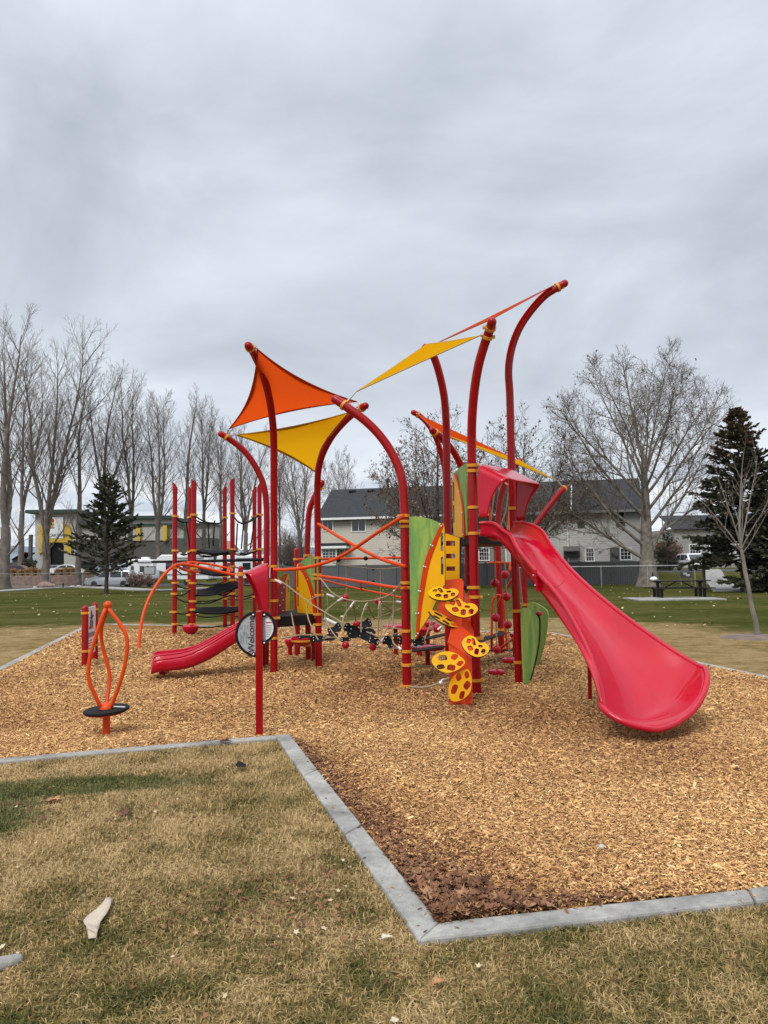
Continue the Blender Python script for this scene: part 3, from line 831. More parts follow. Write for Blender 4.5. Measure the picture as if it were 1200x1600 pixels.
Pb = post('b', (734, 1026), [(729,790),(727,755),(720,728),(706,702),(689,684),(675,672)], 13.6, wpx=10.0, clamps=(676,))
Pc = post('c', (737, 1060), [(732,838)], wpx=13.5, tip=False)       # deck leg behind the front post
# short posts and stub legs below the small deck
post('e', (491, 1028), [(491,995)], wpx=4.0, tip=False, name='stub_leg')
P14 = post('f', (655, 1020), [(654,958)], wpx=7.5, D0=14.5, clamps=(982,))

# ---- decks
def deck(pts, z, th, name='deck', root=play):
    mb = MB(); mb.plate([(p.x, p.y, z) for p in pts], (0, 0, 1), th)
    return mb.build(name, M['dark_deck'], root, smooth=0, bevel=0.008)
pb = {k: v[2] for k, v in POST.items()}
zs = W(460, 963, 13.0).z
def inset(ps, k=0.04):
    c = sum(ps, Vector())/len(ps); return [p+(c-p).normalized()*k for p in ps]
deck(inset([pb['6'], pb['5'], pb['8'], pb['9'], pb['7']]), zs+0.03, 0.17)
zt = W(738, 838, 10.4).z
far_l, far_r = pb['4'], Vector((pb['12'].x, pb['12'].y, 0))
deck(inset([pb['2'], pb['3'], Vector((pb['3'].x-0.1, 12.2, 0)), Vector((pb['4'].x+0.25, 12.5, 0)), Vector((pb['4'].x+0.05, 11.3, 0))], 0.05), zt, 0.1)
zm = W(715, 914, 10.9).z
deck([Vector((pb['4'].x-0.12, 11.0, 0)), Vector((pb['2'].x-0.02, 10.25, 0)), Vector((pb['2'].x+0.02, 11.6, 0)), Vector((pb['4'].x-0.1, 12.2, 0))], zm, 0.06)

# ---- the flat cut panels, each in its own upright plane
class Plane:
    def __init__(s, p, n): s.p, s.n = Vector(p), Vector(n).normalized()
    def at(s, px, py):
        d = ray(px, py); return CAM+d*((s.p-CAM).dot(s.n)/d.dot(s.n))
    def shift(s, k): return Plane(s.p+s.n*k, s.n)
def vplane(pxa, Da, pxb, Db):
    """upright plane through two ground distances seen at two photo columns"""
    a, b = W(pxa, 900, Da), W(pxb, 900, Db)
    t = Vector((b.x-a.x, b.y-a.y, 0)); n = Vector((t.y, -t.x, 0))
    if n.y > 0: n = -n
    return Plane(a, n)
def panel(pl, outline, mt, name, root, th=0.02, holes=(), bolts=(), smooth_n=0, label=None, br=0.012):
    o3 = [pl.at(*p) for p in outline]
    h3 = [[pl.at(*p) for p in h] for h in holes]
    mb = MB(); mb.plate(o3, pl.n, th, h3, 0, 1)
    for b in bolts: mb.ball(pl.at(*b)+pl.n*0.004, br, 6, mi=2)
    return mb.build(name, [M[mt], M['panel_core'] if 'yellow' in mt else M[mt], M['ferrule']], root, smooth=0, label=label)
def cr2(pts, n=5, closed=False): return [(p.x, p.y) for p in crom([(x, y, 0) for x, y in pts], n, closed)]
def slot(x, y0, y1, w, dx=0.0):
    h = w/2; out = []
    for k in range(7): a = math.pi*k/6; out.append((x-h*math.cos(a), y0+h-h*math.sin(a)))
    for k in range(7): a = math.pi*k/6; out.append((x+dx+h*math.cos(a), y1-h+h*math.sin(a)))
    return out

# big leaf panel between the arched post and the leaf climber
pl = vplane(640, 10.45, 696, 10.2)
arc = cr2([(689,818),(676,846),(665,873),(658,905),(654,935),(651,965),(649,999)])
arc2 = cr2([(693,821),(683,846),(671,880),(664,915),(659,945),(656,970),(654,990),(650,999)])
lp = thing('leaf_panel', None, None, (0, 0, 0)); lp.parent = play
panel(pl.shift(-0.012), cr2([(639.5,807),(655,807.5),(672,811),(690,819)])+arc[1:]+[(646,999),(643,995),(641,940)], 'green_panel', 'green_leaf', lp)
panel(pl.shift(0.0), [(686,830)]+cr2([(691,817.5),(694,821),(694.5,835),(695,908),(692.5,916),(684,935),(669,965),(656,985),(650,997)])+[(651,985),(657,940),(668,880)], 'yellow_panel', 'yellow_leaf', lp,
      holes=[slot(690.7,832,861,4), slot(691,870,898,4)])
panel(pl.shift(0.012), arc+arc2[::-1], 'orange_strip', 'orange_strip', lp, th=0.01,
      bolts=[(687,819.5),(689.5,822),(673,851.5),(676,853),(662,885),(665,886),(654,923.5),(657,924),(650,958.5),(654,958.5),(650,994),(653,990)])
# tall leaf panel up at the high deck
pl = vplane(702, 12.4, 738, 10.0)
lp = thing('leaf_panel', None, None, (0, 0, 0)); lp.parent = play
panel(pl.shift(-0.012), cr2([(711,737),(719,730),(728,724)], 4)+[(728,836)]+cr2([(724.5,838),(723,800),(719,775),(711,737)], 4), 'green_panel', 'green_leaf', lp)
panel(pl, cr2([(708,744),(710,738),(714,750),(718.5,771),(722,795),(724,815),(725,838)], 4)+[(723,839.5),(712,839),(709,835),(706.8,790),(706.5,755)], 'yellow_panel', 'yellow_leaf', lp, holes=[slot(708.6,753,783,1.7,0.3), slot(708.9,789,817,1.7,0.4)])
panel(pl.shift(0.012), cr2([(709,741),(714.5,757),(719,778),(721.5,800),(722,838)], 5)+cr2([(725,838),(724,812),(721.5,785),(717,762),(711,739)], 5), 'orange_strip', 'orange_strip', lp, th=0.01, bolts=[(716,769),(722,801),(723.5,835)], br=0.009)
# small-deck leaf panel, and its twin on the far side
pl = vplane(462, 13.6, 497, 12.9)
lp = thing('leaf_panel', None, None, (0, 0, 0)); lp.parent = play
panel(pl.shift(-0.012), cr2([(467,883),(472,876),(481,870.5),(489,869),(496,872)], 4)+[(496,962),(493,966),(480,930)], 'green_panel', 'green_leaf', lp)
panel(pl, cr2([(463.5,884),(466,880),(471,889),(480,904),(488,930),(491,950),(492,965)], 4)+[(489,966.5),(468,967),(465.5,963),(463.5,945),(463,900)], 'yellow_panel', 'yellow_leaf', lp, holes=[slot(465.3,891,917,1.8,0.1), slot(465.6,922,947,1.8,0.1)])
panel(pl.shift(0.012), cr2([(465,880),(470,881),(480,899),(488,921),(492,945),(493.5,966)], 4)+cr2([(489,966),(488,945),(483,921),(475,900),(466,887)], 4), 'orange_strip', 'orange_strip', lp, th=0.01, bolts=[(467,882),(480.5,905.5),(488.5,932),(492,961)], br=0.009)
pl = vplane(434, 13.3, 453, 14.4)
lp = thing('leaf_panel', None, None, (0, 0, 0)); lp.parent = play
panel(pl.shift(-0.014), [(434,893),(442,892),(449,896),(444,905),(434,920)], 'green_panel', 'green_leaf', lp)
panel(pl.shift(-0.004), cr2([(449,896),(452,901),(452.5,930),(452,960)], 3)+[(440,960),(444,915)], 'yellow_panel', 'yellow_leaf', lp, holes=[slot(450.3,906,926,1.3,0)])
panel(pl.shift(0.008), [(434,912),(447,896),(450,898),(440,912),(434,921)], 'orange_strip', 'orange_strip', lp, th=0.01)
panel(pl.shift(0.025), [(434,916),(440,911),(446,910),(447,915),(446,960),(434,960)], 'red_dark', 'climbing_wall', play, th=0.03, bolts=[(443,918),(439.5,927),(442,937.5),(436.5,946),(441.5,954.5)], br=0.016)

# green leaf panels low on the right-hand posts
pl = vplane(817, 10.75, 843, 11.1)
lp = thing('leaf_panel', None, None, (0, 0, 0)); lp.parent = play
o1 = cr2([(816,949.5),(824,950),(833,955),(842,963),(843.5,975),(843,995),(841,1012),(835,1040),(829,1063)], 4)
panel(pl, o1+[(826,1067),(819.5,1067),(817,1020)], 'green_panel', 'front_leaf', lp, th=0.02)
pl2 = vplane(824, 12.9, 856, 12.3)
panel(pl2, cr2([(823,945),(828,940.5),(838,943),(851,951),(855.5,958),(855,972),(851,1000),(846,1022),(838,1046)], 4)+[(830,1046),(824,1000)], 'green_panel', 'back_leaf', lp, th=0.02)
mb = MB(); mb.ball(pl.at(842.5, 959), 0.045, 10, 0.9); mb.build('grip', M['red_plastic'], lp)
mb = MB(); mb.tube([pl.at(x, y)+Vector((0, -0.015, 0)) for x, y in o1[10:]], 0.009, 5); mb.build('edge_cord', M['black_rubber'], lp)

# ---- step ladder boards between middle and high deck
pl = vplane(694, 11.2, 720, 11.0)
def rect(x0, y0, x1, y1): return [(x0,y0),(x1,y0),(x1,y1),(x0,y1)]
panel(pl, [(695.5,835),(697,833.5),(718,840.5),(718,909),(695,908)], 'yellow_panel', 'ladder_board', play, th=0.05, holes=[rect(697,845,711,853), rect(697,865,711,872.5), rect(697.5,885,711,892)], label='yellow stepped ladder board with three square openings')

# ---- the folded orange leaf climber
lc = thing('leaf_climber', None, None, (0, 0, 0)); lc.parent = play
def fold(pxD, mt, name):
    pts = [W(px, py, D) for px, py, D in pxD]
    n = (pts[1]-pts[0]).cross(pts[2]-pts[0]).normalized()
    if n.y > 0: n = -n
    # flatten onto the best plane through the first three corners
    pts = [p-n*((p-pts[0]).dot(n)) for p in pts]
    mb = MB(); mb.plate(pts, n, 0.03); return mb.build(name, M[mt], lc, smooth=0, bevel=0.004)
fold([(703,1101,9.35),(738.5,1102,9.3),(737,1029,9.36),(700.5,1003,9.42)], 'orange_panel', 'lower_plate')
fold([(700.5,1003,9.42),(737,1029,9.36),(722,979,9.9),(703.5,980,9.9)], 'orange_panel', 'middle_plate')
fold([(737,1029,9.36),(741.5,995,9.75),(722,979,9.9)], 'orange_panel', 'middle_gusset')
fold([(681,956,10.2),(716,980,9.95),(722,979,9.95),(725.5,921,10.62),(722.5,915,10.7),(694,915,10.7),(686,945,10.35)], 'orange_panel', 'upper_plate')
fold([(722,979,9.95),(741,995,10.0),(741,931,10.6),(725.5,921,10.62)], 'orange_panel', 'side_plate')
def leaf_step(c, D, w, h, ang, tip, bump=True, flip=False, hole_k=1.0):
    """pierced yellow tread: c photo centre, w/h photo size, ang its slant; tip how far its top leans back"""
    base = W(*c, D); k = D/F_PX
    ca, sa = math.cos(R(ang)), math.sin(R(ang))
    # local frame: u across the picture, v up the tread, leaning back by tip degrees
    U_ = Vector((ca, 0, -sa)); V_ = Vector((sa, 0, ca))
    n0 = Vector((0, -1, 0))
    V2 = V_*math.cos(R(tip))+Vector((0, 1, 0))*math.sin(R(tip)); N = U_.cross(V2).normalized()
    if N.y > 0: N = -N
    hh = h/max(math.cos(R(tip)), 0.2)
    def pt(u, v):
        if flip: u = -u
        return base+U_*(u*w*k/2)+V2*(v*hh*k/2)
    if bump:   # kidney leaf with a notch in its upper edge
        ol = [(-1,0.1),(-0.85,0.62),(-0.45,0.98),(-0.08,0.9),(0.12,0.6),(0.35,0.42),(0.62,0.5),(0.9,0.3),(1,-0.08),(0.85,-0.5),(0.5,-0.85),(0.05,-1),(-0.5,-0.78),(-0.86,-0.35)]
        hs = [(-0.52,0.42,.15,.24,-20),(-0.16,0.42,.13,.36,18),(0.36,0.1,.16,.13,0),(-0.38,-0.26,.2,.24,25),(0.1,-0.48,.16,.3,-8),(0.58,-0.36,.15,.26,-14)]
    else:
        ol = [(-1,0.0),(-0.8,0.6),(-0.35,0.95),(0.15,1.0),(0.6,0.72),(1.0,0.12),(0.72,-0.5),(0.25,-0.9),(-0.2,-1),(-0.7,-0.65)]
        hs = [(-0.36,0.38,.28,.26,12),(0.36,0.52,.19,.28,-30),(0.7,-0.06,.16,.27,-35),(-0.45,-0.48,.24,.22,22),(0.18,-0.5,.24,.28,-14)]
    out = [(p.x, p.y) for p in crom([(x, y, 0) for x, y in ol], 4, True)]
    holes = []
    for (x, y, a, b, t) in hs:
        ct, st = math.cos(R(t)), math.sin(R(t)); hl = []
        for q in ((-1,-0.55),(-0.6,-1),(0.7,-1),(1,-0.5),(0.95,0.6),(0.6,1),(-0.5,1),(-1,0.5)):
            X_, Y_ = q[0]*a*1.02, q[1]*b*1.0
            hl.append((x+X_*ct-Y_*st*0.8, y+X_*st+Y_*ct))
        holes.append([pt(*q) for q in hl])
    mb = MB(); mb.plate([pt(*q) for q in out], N, 0.022, holes, 0, 1)
    return mb.build('leaf_step', [M['yellow_panel'], M['panel_core']], lc, smooth=0)
leaf_step((693,926.5), 10.05, 47, 21, -6, 62, True)
leaf_step((721,949), 9.9, 51, 29, 4, 40, True)
leaf_step((693,967), 9.85, 52, 11, 30, 79, False)
leaf_step((743,1010), 9.2, 43, 29, 10, 38, True)
leaf_step((700.5,1034.5), 9.2, 52, 31, 4, 20, False)
leaf_step((720,1071), 9.24, 54, 33, -62, 6, False)
for (x, y, D) in ((716,928,10.3),(731,966,9.9),(708,985,9.9),(731,1012,9.5)):
    pass

# ---- big slide
L_px = [(749,816,10.0),(765,815.5,9.95),(776,819,9.85),(786,827,9.7),(798,836,9.55),(811,859,9.3),(837,891,9.05),(870,927,8.75),(902,980,8.35),(923,1025,8.0),(937,1071,7.68),(939,1102,7.42)]
R_px = [(802,816.5,10.65),(813,816,10.6),(824,817.5,10.5),(838,823,10.35),(849,832,10.2),(862,853,9.95),(890,887,9.6),(930,925,9.2),(984,968,8.75),(1035,1004,8.4),(1082,1034,8.15),(1101,1043,8.0)]
tipL = [(947,1109.5,7.35),(957,1117,7.3),(970,1124,7.26),(986,1130.5,7.23),(1006,1135.5,7.215)]
tipR = [(1105,1054,7.88),(1103,1071,7.75),(1094.5,1092,7.6),(1079,1112,7.45),(1056,1129,7.32)]
tipC = (1030,1137.5,7.22)
Lp = crom([W(*p) for p in L_px], 3); Rp = crom([W(*p) for p in R_px], 3)
nb = len(Lp)
tl = crom([Lp[-1]]+[W(*p) for p in tipL], 3)[1:]; tr = crom([Rp[-1]]+[W(*p) for p in tipR], 3)[1:]
Cc = W(*tipC)
rows = []
NV = 18
floor_end = Vector((Cc.x, Cc.y, Cc.z))
def section(a, b, depth, power):
    out = []
    for k in range(NV+1):
        v = k/NV; s_ = 2*v-1
        # squeeze the samples into the walls
        vv = 0.5+0.5*(abs(s_)**0.75)*(1 if s_ > 0 else -1)
        p = a.lerp(b, vv)
        sag = 1-abs(2*vv-1)**power
        out.append(p-Vector((0, 0, depth*sag)))
    return out
for i in range(nb):
    t = i/(nb-1)
    w = (Rp[i]-Lp[i]).length
    depth = 0.23*(1-t)**0.5+0.16*t+0.1*math.sin(math.pi*t)*0.5
    low = min(Lp[i].z, Rp[i].z)
    mid = (Lp[i].z+Rp[i].z)/2
    depth = 0.24 if t < 0.75 else 0.24+(t-0.75)/0.25*0.11
    depth = min(depth, mid-0.12)
    rows.append(section(Lp[i], Rp[i], depth, 3.6-1.5*t))
for i in range(len(tl)):
    a, b = tl[i], tr[i]; t = (i+1)/len(tl)
    mid = (a.z+b.z)/2
    rows.append(section(a, b, max(mid-0.12-0.05*t, 0.0)*(1-0.55*t**2), 2.1))
rows.append([tl[-1].lerp(Cc, k/NV*2) if k <= NV/2 else Cc.lerp(tr[-1], k/NV*2-1) for k in range(NV+1)])
mb = MB(); mb.grid(rows)
slide = mb.build('slide', M['red_plastic'], play, smooth=80, solid=0.03, sub=1, label='tall red chute sweeping down to a flared scoop', fix=False)
rim = Lp+tl+crom([tl[-1], Cc, tr[-1]], 4)[1:-1]+tr[::-1]+Rp[::-1]
mb = MB(); mb.tube([p-Vector((0, 0, 0.012)) for p in rim], [0.024 if i < nb else 0.03 for i in range(len(rim))], 10); mb.build('rim', M['red_plastic'], slide, smooth=80)
# outer skirts hanging from the rims, as moulded
mb = MB(); sk = []
low_px = [(749,838),(765,838),(777,842),(788,852),(805,873),(825,900),(843,922),(866,953),(893,993),(912,1026),(926,1056),(938,1095)]
lowp = crom([W(px, py, L_px[i][2]+0.03) for i, (px, py) in enumerate(low_px)], 3)
for i in range(nb):
    a = Lp[i]; b = lowp[i]; rows_k = [a.lerp(b, k/4)+Vector((0.015*math.sin(math.pi*k/4), 0, 0)) for k in range(5)]
    sk.append(rows_k)
mb.grid(sk); mb.build('side_wall', M['red_plastic'], slide, smooth=80, solid=0.02, fix=False)
mb = MB(); sk = []
for i in range(nb):
    a = Rp[i]; h_ = min(0.22, a.z-0.08); d_ = (Rp[i]-Lp[i]).normalized()
    sk.append([a-Vector((0, 0, h_*k/4))+d_*0.012*math.sin(math.pi*k/4) for k in range(5)])
mb.grid(sk); mb.build('side_wall', M['red_plastic'], slide, smooth=80, solid=0.02, fix=False)
# seam between the two moulded lengths
js = [p+Vector((0, 0, 0.018)) for p in rows[18]]
mb = MB(); mb.tube([p for p in js], 0.006, 6); mb.build('seam', M['red_dark'], slide)
fl = W(*(895, 1000), L_px[8][2])
mb = MB()
for k in range(2):
    c = Lp[18+k].lerp(lowp[18+k], 0.5)
mb.bar(Lp[18]+Vector((-0.02, -0.03, 0.01)), lowp[18]+Vector((-0.02, -0.03, -0.01)), 0.05, 0.045); fl_ = mb.build('flange', M['red_plastic'], slide, bevel=0.006)
mb = MB(); q0, q1 = Lp[18], lowp[18]
for k in (0.25, 0.75): mb.ball(q0.lerp(q1, k)+Vector((-0.05, -0.05, 0)), 0.011, 8)
mb.build('bolt', M['steel'], fl_)
g0 = G(922, 1096); mb = MB(); mb.tube([Vector((g0.x, g0.y, -0.1)), W(921, 1040, g0.y)], 0.025, 12); mb.build('support_leg', M['red_post'], slide)
mb = MB(); c = G(1030, 1130); mb.box((c.x+0.02, c.y+0.12, 0.04), (0.34, 0.16, 0.09)); mb.build('foot', M['red_plastic'], slide, bevel=0.02)

# ---- hoods over the slide entrances
def hood(A, B, zb, zt, out, L, low, leg=0.3, slope=0.2, parent=None, label=None, corner=0.3):
    A, B = Vector(A), Vector(B); A.z = B.z = 0
    prof = []; H = zt-zb
    def P(s, z): q = A.lerp(B, s); return Vector((q.x, q.y, z))
    K = 8
    for k in range(K): prof.append((P(0.0, zb+(H*0.82)*k/(K-1)), k/(K-1)*0.8))
    for k in range(1, 6): a = math.pi/2*k/5; prof.append((P(0.16*(1-math.cos(a)), zb+H*0.82+H*0.18*math.sin(a)), 0.8+0.2*k/5))
    for k in range(1, 5): prof.append((P(0.16+0.68*k/5, zt), 1.0))
    for k in range(0, 6): a = math.pi/2*k/5; prof.append((P(0.84+0.16*math.sin(a), zb+H*0.82+H*0.18*math.cos(a)), 1-0.2*k/5))
    for k in range(1, K): prof.append((P(1.0, zb+(H*0.82)*(1-k/(K-1))), (1-k/(K-1))*0.8))
    rows = []
    for t in range(9):
        tt = t/8; row = []
        for p, s in prof:
            ln = leg+(1-leg)*(s**1.6)
            row.append(p+out*(L*ln*tt)-Vector((0, 0, slope*tt*ln*s)))
        rows.append(row)
    mb = MB(); mb.grid(rows)
    return mb.build('hood', M['red_plastic'], parent, smooth=80, solid=0.022, fix=False, label=label, sub=1)
sd = (Lp[6]+Rp[6]-Lp[0]-Rp[0]); sd.z = 0; sd.normalize()
A_ = W(748, 800, 9.98); B_ = W(806, 790, 10.75)
hood(A_, B_, W(751, 809, 9.95).z, W(748, 724, 9.98).z, sd, 0.45, 0, 0.3, 0.25, slide, 'deep red hood arched over the tall slide entrance')

# ---- small double slide
sn = [(398,958,12.75),(388,965,12.72),(375,972,12.68),(352,985,12.6),(330,998,12.5),(308,1009,12.4),(288,1015,12.32),(265,1017.5,12.25),(247,1019,12.2),(240,1022,12.18)]
FAR = crom([W(*p) for p in sn], 2)
nearpx = [(404,962,12.2),(394,968,12.17),(381,975.5,12.12),(366.6,983.5,12.05),(348,994.5,11.97),(330,1005.5,11.88),(300,1021.5,11.78),(275,1028,11.7),(254,1030.5,11.65),(240,1033,11.63)]
NEAR = crom([W(*p) for p in nearpx], 2)
rows = []
for a, b in zip(NEAR, FAR):
    r_ = []
    for s, z in ((0,0),(0.04,-0.06),(0.1,-0.11),(0.25,-0.125),(0.4,-0.11),(0.46,-0.04),(0.5,0.0),(0.54,-0.04),(0.6,-0.11),(0.75,-0.125),(0.9,-0.11),(0.96,-0.06),(1,0)):
        r_.append(a.lerp(b, s)+Vector((0, 0, z)))
    rows.append(r_)
mb = MB(); mb.grid(rows)
ss = mb.build('slide', M['red_plastic'], play, smooth=80, solid=0.02, fix=False, label='low red double slide dropping to the left')
lowpx = [(405,984),(396,989),(384,995),(366,1005),(349,1016),(331,1027.5),(303,1040.5),(280,1046),(254,1048),(238,1052)]
LOW = crom([W(px, py, nearpx[i][2]+0.02) for i, (px, py) in enumerate(lowpx)], 2)
mb = MB(); mb.grid([[a.lerp(b, k/4)+Vector((0, -0.02*math.sin(math.pi*k/4), 0)) for k in range(5)] for a, b in zip(NEAR, LOW)]); mb.build('side_wall', M['red_plastic'], ss, smooth=80, solid=0.02, fix=False)
sh = FAR[0]-NEAR[0]
mb = MB(); mb.grid([[a.lerp(b+Vector((0, (f.y-a.y), 0)), k/3) if k else f for k in range(4)] for a, b, f in zip(FAR, LOW, FAR)]); mb.build('side_wall', M['red_plastic'], ss, smooth=80, solid=0.02, fix=False)
e = [NEAR[-1], FAR[-1]]
mb = MB(); mb.grid([[NEAR[-1].lerp(FAR[-1], s)+Vector((0, 0, z)) for s, z in ((0,0),(0.1,-0.1),(0.4,-0.1),(0.5,0),(0.6,-0.1),(0.9,-0.1),(1,0))], [NEAR[-1].lerp(FAR[-1], s)+Vector((-0.03, 0, -0.19)) for s in (0,.1,.4,.5,.6,.9,1)]]); mb.build('exit_lip', M['red_plastic'], ss, smooth=30, solid=0.02, fix=False)
for (lst, off) in ((NEAR, 0), (FAR, 0), ([a.lerp(b, 0.5) for a, b in zip(NEAR, FAR)], 0)):
    mb = MB(); mb.tube([p+Vector((0, 0, 0.006)) for p in lst], 0.016, 8); mb.build('rim', M['red_plastic'], ss, smooth=80)
mb = MB(); g0 = G(251, 1056); mb.box((g0.x, g0.y+0.2, 0.06), (0.08, 0.3, 0.26)); mb.build('foot', M['red_post'], ss, bevel=0.01)
mb = MB(); g0 = G(415, 1041); mb.box((g0.x-0.1, g0.y-0.05, 0.3), (0.1, 0.1, 0.75)); mb.build('foot', M['red_dark'], ss, bevel=0.01)
od = (NEAR[6]-NEAR[0]); od.z = 0; od.normalize()
hood(W(420, 960, 12.2), W(411, 955, 13.0), W(418, 968, 12.3).z, W(419, 880, 12.3).z, od, 0.36, 0, 0.2, 0.16, ss, 'red hood over the low double slide')

# ---- orange bars between the posts
def bar(pts, r=0.02, mt='orange_tube', name='hand_bar', n=6):
    mb = MB(); mb.tube(crom([W(*p) for p in pts], n), r, 12); return mb.build(name, M[mt], play)
bar([(428,890,12.1),(447,890,12.0),(480,886.5,11.8),(520,875,11.5),(555,856,11.2),(590,832,10.85),(631,806,10.5)], 0.026)
bar([(497,819,12.7),(503,822,12.6),(530,839,12.0),(570,861,11.5),(600,875,11.0),(634,885,10.6)], 0.026)
bar([(499,900,12.7),(530,904,12.2),(570,910,11.6),(610,917,11.0),(634,919,10.6)], 0.024)
lo = [(505,906,12.8),(530,913,12.4),(564,921,12.0),(600,928,11.6),(632,935,11.2)]
bar(lo, 0.016); bar([(564,909,11.75),(564,921,12.0)], 0.012, n=1)
bb = bar([(466,874,14.5),(500,873.5,14.3),(560,872.5,14.1),(634,871,13.8)], 0.022)
for x, y, D in ((529,874.5,14.2),(571.5,872.5,14.0),(615.5,871,13.9)):
    mb = MB(); mb.ball(W(x, y, D), 0.042, 12); mb.build('bead', M['black_rubber'], bb)

# ---- rope net between the arches
def rope(pts, r=0.0105, mt='tan_rope', name='rope', root=None, n=4):
    mb = MB(); mb.tube(crom([W(*p) for p in pts], n), r, 7); return mb.build(name, M[mt], root or play)
net = thing('rope_net', None, None, (0, 0, 0)); net.parent = play
def nrope(*pts, r=0.0105): return rope(pts, r, root=net)
nrope((434,906,12.1),(449,915,12.0),(481,940,11.8),(500,952,11.7),(537,974,11.5),(548,979,11.45))
nrope((500,903,12.6),(508,913,12.4),(519,926,12.2),(533,934,12.0),(545,937.5,11.8),(562,939.5,11.5),(580,938.5,11.2),(598,934,11.0),(614,926,10.8),(627,911,10.6))
nrope((535,934,12.0),(520,945,11.8),(508,957,11.7),(511,972,11.6),(521,990,11.5),(531,1000,11.4))
nrope((556,939,11.6),(546,950,11.5),(538,962,11.45),(535,974,11.4))
nrope((576,939,11.3),(570,950,11.25),(565,965,11.2),(564,988,11.2))
nrope((593,936,11.05),(592,960,11.1),(590.5,994,11.2))
nrope((616,925,10.8),(615,950,10.9),(613.5,975,10.9),(614,1003,10.85),(628,1016,10.65))
nrope((596,943,11.2),(605,949,11.5),(612,958,11.8),(606,978,11.6),(596,1000,11.3))
nrope((634,948,12.0),(611,957,11.8),(590,965,12.0),(572,971,12.2))
nrope((574,946,11.5),(580,957,11.8),(585,967,12.0))
nrope((552,944,11.8),(554,957,12.2),(556,970,12.4))
nrope((562,983,11.4),(580,990,11.3),(600,996,11.2),(632,985,12.4))
nrope((481,940,11.8),(491,934,12.1),(501,931,12.5)); nrope((481,940,11.8),(479.5,955,11.8),(484,973,11.7),(497,1000,11.6))
nrope((455,958,12.6),(459,978,12.3),(462,995,12.2)); nrope((434,998,12.1),(448,996,12.1),(470,992,12.0),(498,993,12.0),(524,996,11.6))
nrope((536,1000,11.6),(518,996,11.7),(504,998,11.9)); nrope((580,996,11.3),(590,1004,11.2),(600,998,11.2))
nrope((520,879,14.4),(541,884,14.3),(594,889,14.2),(634,885,14.1), r=0.009)
nrope((541,884,14.3),(541,935,14.3),(541,982,14.2), r=0.009); nrope((594,889,14.2),(594.5,940,14.2),(596,992,14.1), r=0.009)
nrope((511,930,14.2),(513,972,14.0), r=0.009); nrope((580,980,13.6),(604,981,13.5),(634,983,13.4), r=0.009); nrope((592,940,13.5),(634,940.5,13.3), r=0.009)
nrope((640,944,11.8),(672,930,12.4)); 
for a, b in (((523,933,12.2),(511,928.5,12.3)),((535.5,934.5,11.95),(527,939.5,11.9)),((553,941,11.6),(547,949,11.5)),((573,944,11.3),(569,953,11.25)),((593.5,940,11.05),(592.5,951,11.1)),((616,922.5,10.8),(616.5,929,10.85)),((596.5,1001,11.0),(600,997,11.2)),((623,1011,10.7),(627,1015,10.65)),((508,967,13.0),(531,978,12.8)),((430,906,12.15),(440,911,12.0)),((620,940,13.0),(627,941,12.9))):
    p, q = W(*a), W(*b); big = 0.03 if a[0] == 508 else 0.017
    mb = MB(); mb.tube([p, q], big, 8); mb.build('ferrule', M['ferrule'], net)
for x, y, D, s in ((540,934,12.4,5.9),(591,939,11.6,6),(557,975,12.9,5.5),(572,972,13.0,4.2)):
    mb = MB(); mb.ball(W(x, y, D), s*D/F_PX, 14); mb.build('net_ball', M['red_plastic'], net)
lr = rope([(503,1006,12.4),(540,1009,11.9),(582,1011.5,11.4),(612,1012.5,11.0),(629,1014,10.7)], 0.009, root=net)
for x, y, D in ((540,1008,11.8),(582.5,1011,11.3)):
    mb = MB(); mb.ball(W(x, y, D), 6.0*D/F_PX, 14); mb.build('net_ball', M['red_plastic'], net)
# curved rubber treads laced into the net
def tread(c, D, w, h, ang, bend, tip=25, bolts=3, mt='black_rubber'):
    k = D/F_PX; base = W(*c, D); ca, sa = math.cos(R(ang)), math.sin(R(ang))
    U_ = Vector((ca, 0.25, -sa)).normalized(); V_ = Vector((sa, 0, ca))*math.cos(R(tip))+Vector((0, 1, 0))*math.sin(R(tip))
    N = U_.cross(V_).normalized(); rows = []
    prof = [0.55, 0.95, 1.0, 0.8, 0.62, 0.8, 1.0, 0.95, 0.55]
    for i in range(9):
        u = i/8*2-1
        rows.append([base+U_*(u*w*k/2)+V_*(v*prof[i]*h*k/2/max(math.cos(R(tip)), 0.4))+N*(bend*(u*u-0.3)*w*k*0.5+0.1*v*v*h*k) for v in (-1,-0.5,0,0.5,1)])
    mb = MB(); mb.grid([[p+N*0.009 for p in r] for r in rows]); mb.grid([[p-N*0.009 for p in r][::-1] for r in rows]); front = -1 if N.y > 0 else 1
    ed = [r[0] for r in rows]+rows[-1][1:]+[r[-1] for r in rows[::-1]][1:]+rows[0][::-1][1:-1]
    mb.grid([[p+N*0.009, p-N*0.009] for p in ed+ed[:1]])
    for j in range(bolts):
        u = -0.75+1.5*j/(bolts-1) if bolts > 1 else 0
        for v in (-0.4, 0.4):
            mb.ball(base+U_*(u*w*k/2)+V_*(v*h*k/2)+N*(bend*(u*u-0.3)*w*k*0.5+front*0.012), 0.0085, 6, mi=1)
    mb.build('rubber_tread', [M[mt], M['ferrule']], net, smooth=40, fix=False)
tread((563,990), 11.3, 44, 19, 12, 0.25); tread((547,983), 11.4, 22, 13, 30, 0.2, bolts=2); tread((571,976), 11.5, 20, 14, -25, -0.2, bolts=2)
tread((523,984), 11.7, 22, 13, -30, 0.3, bolts=2); tread((506,997), 11.9, 44, 11, -6, 0.15); tread((477,994), 12.3, 24, 8, -4, 0.1, bolts=2)
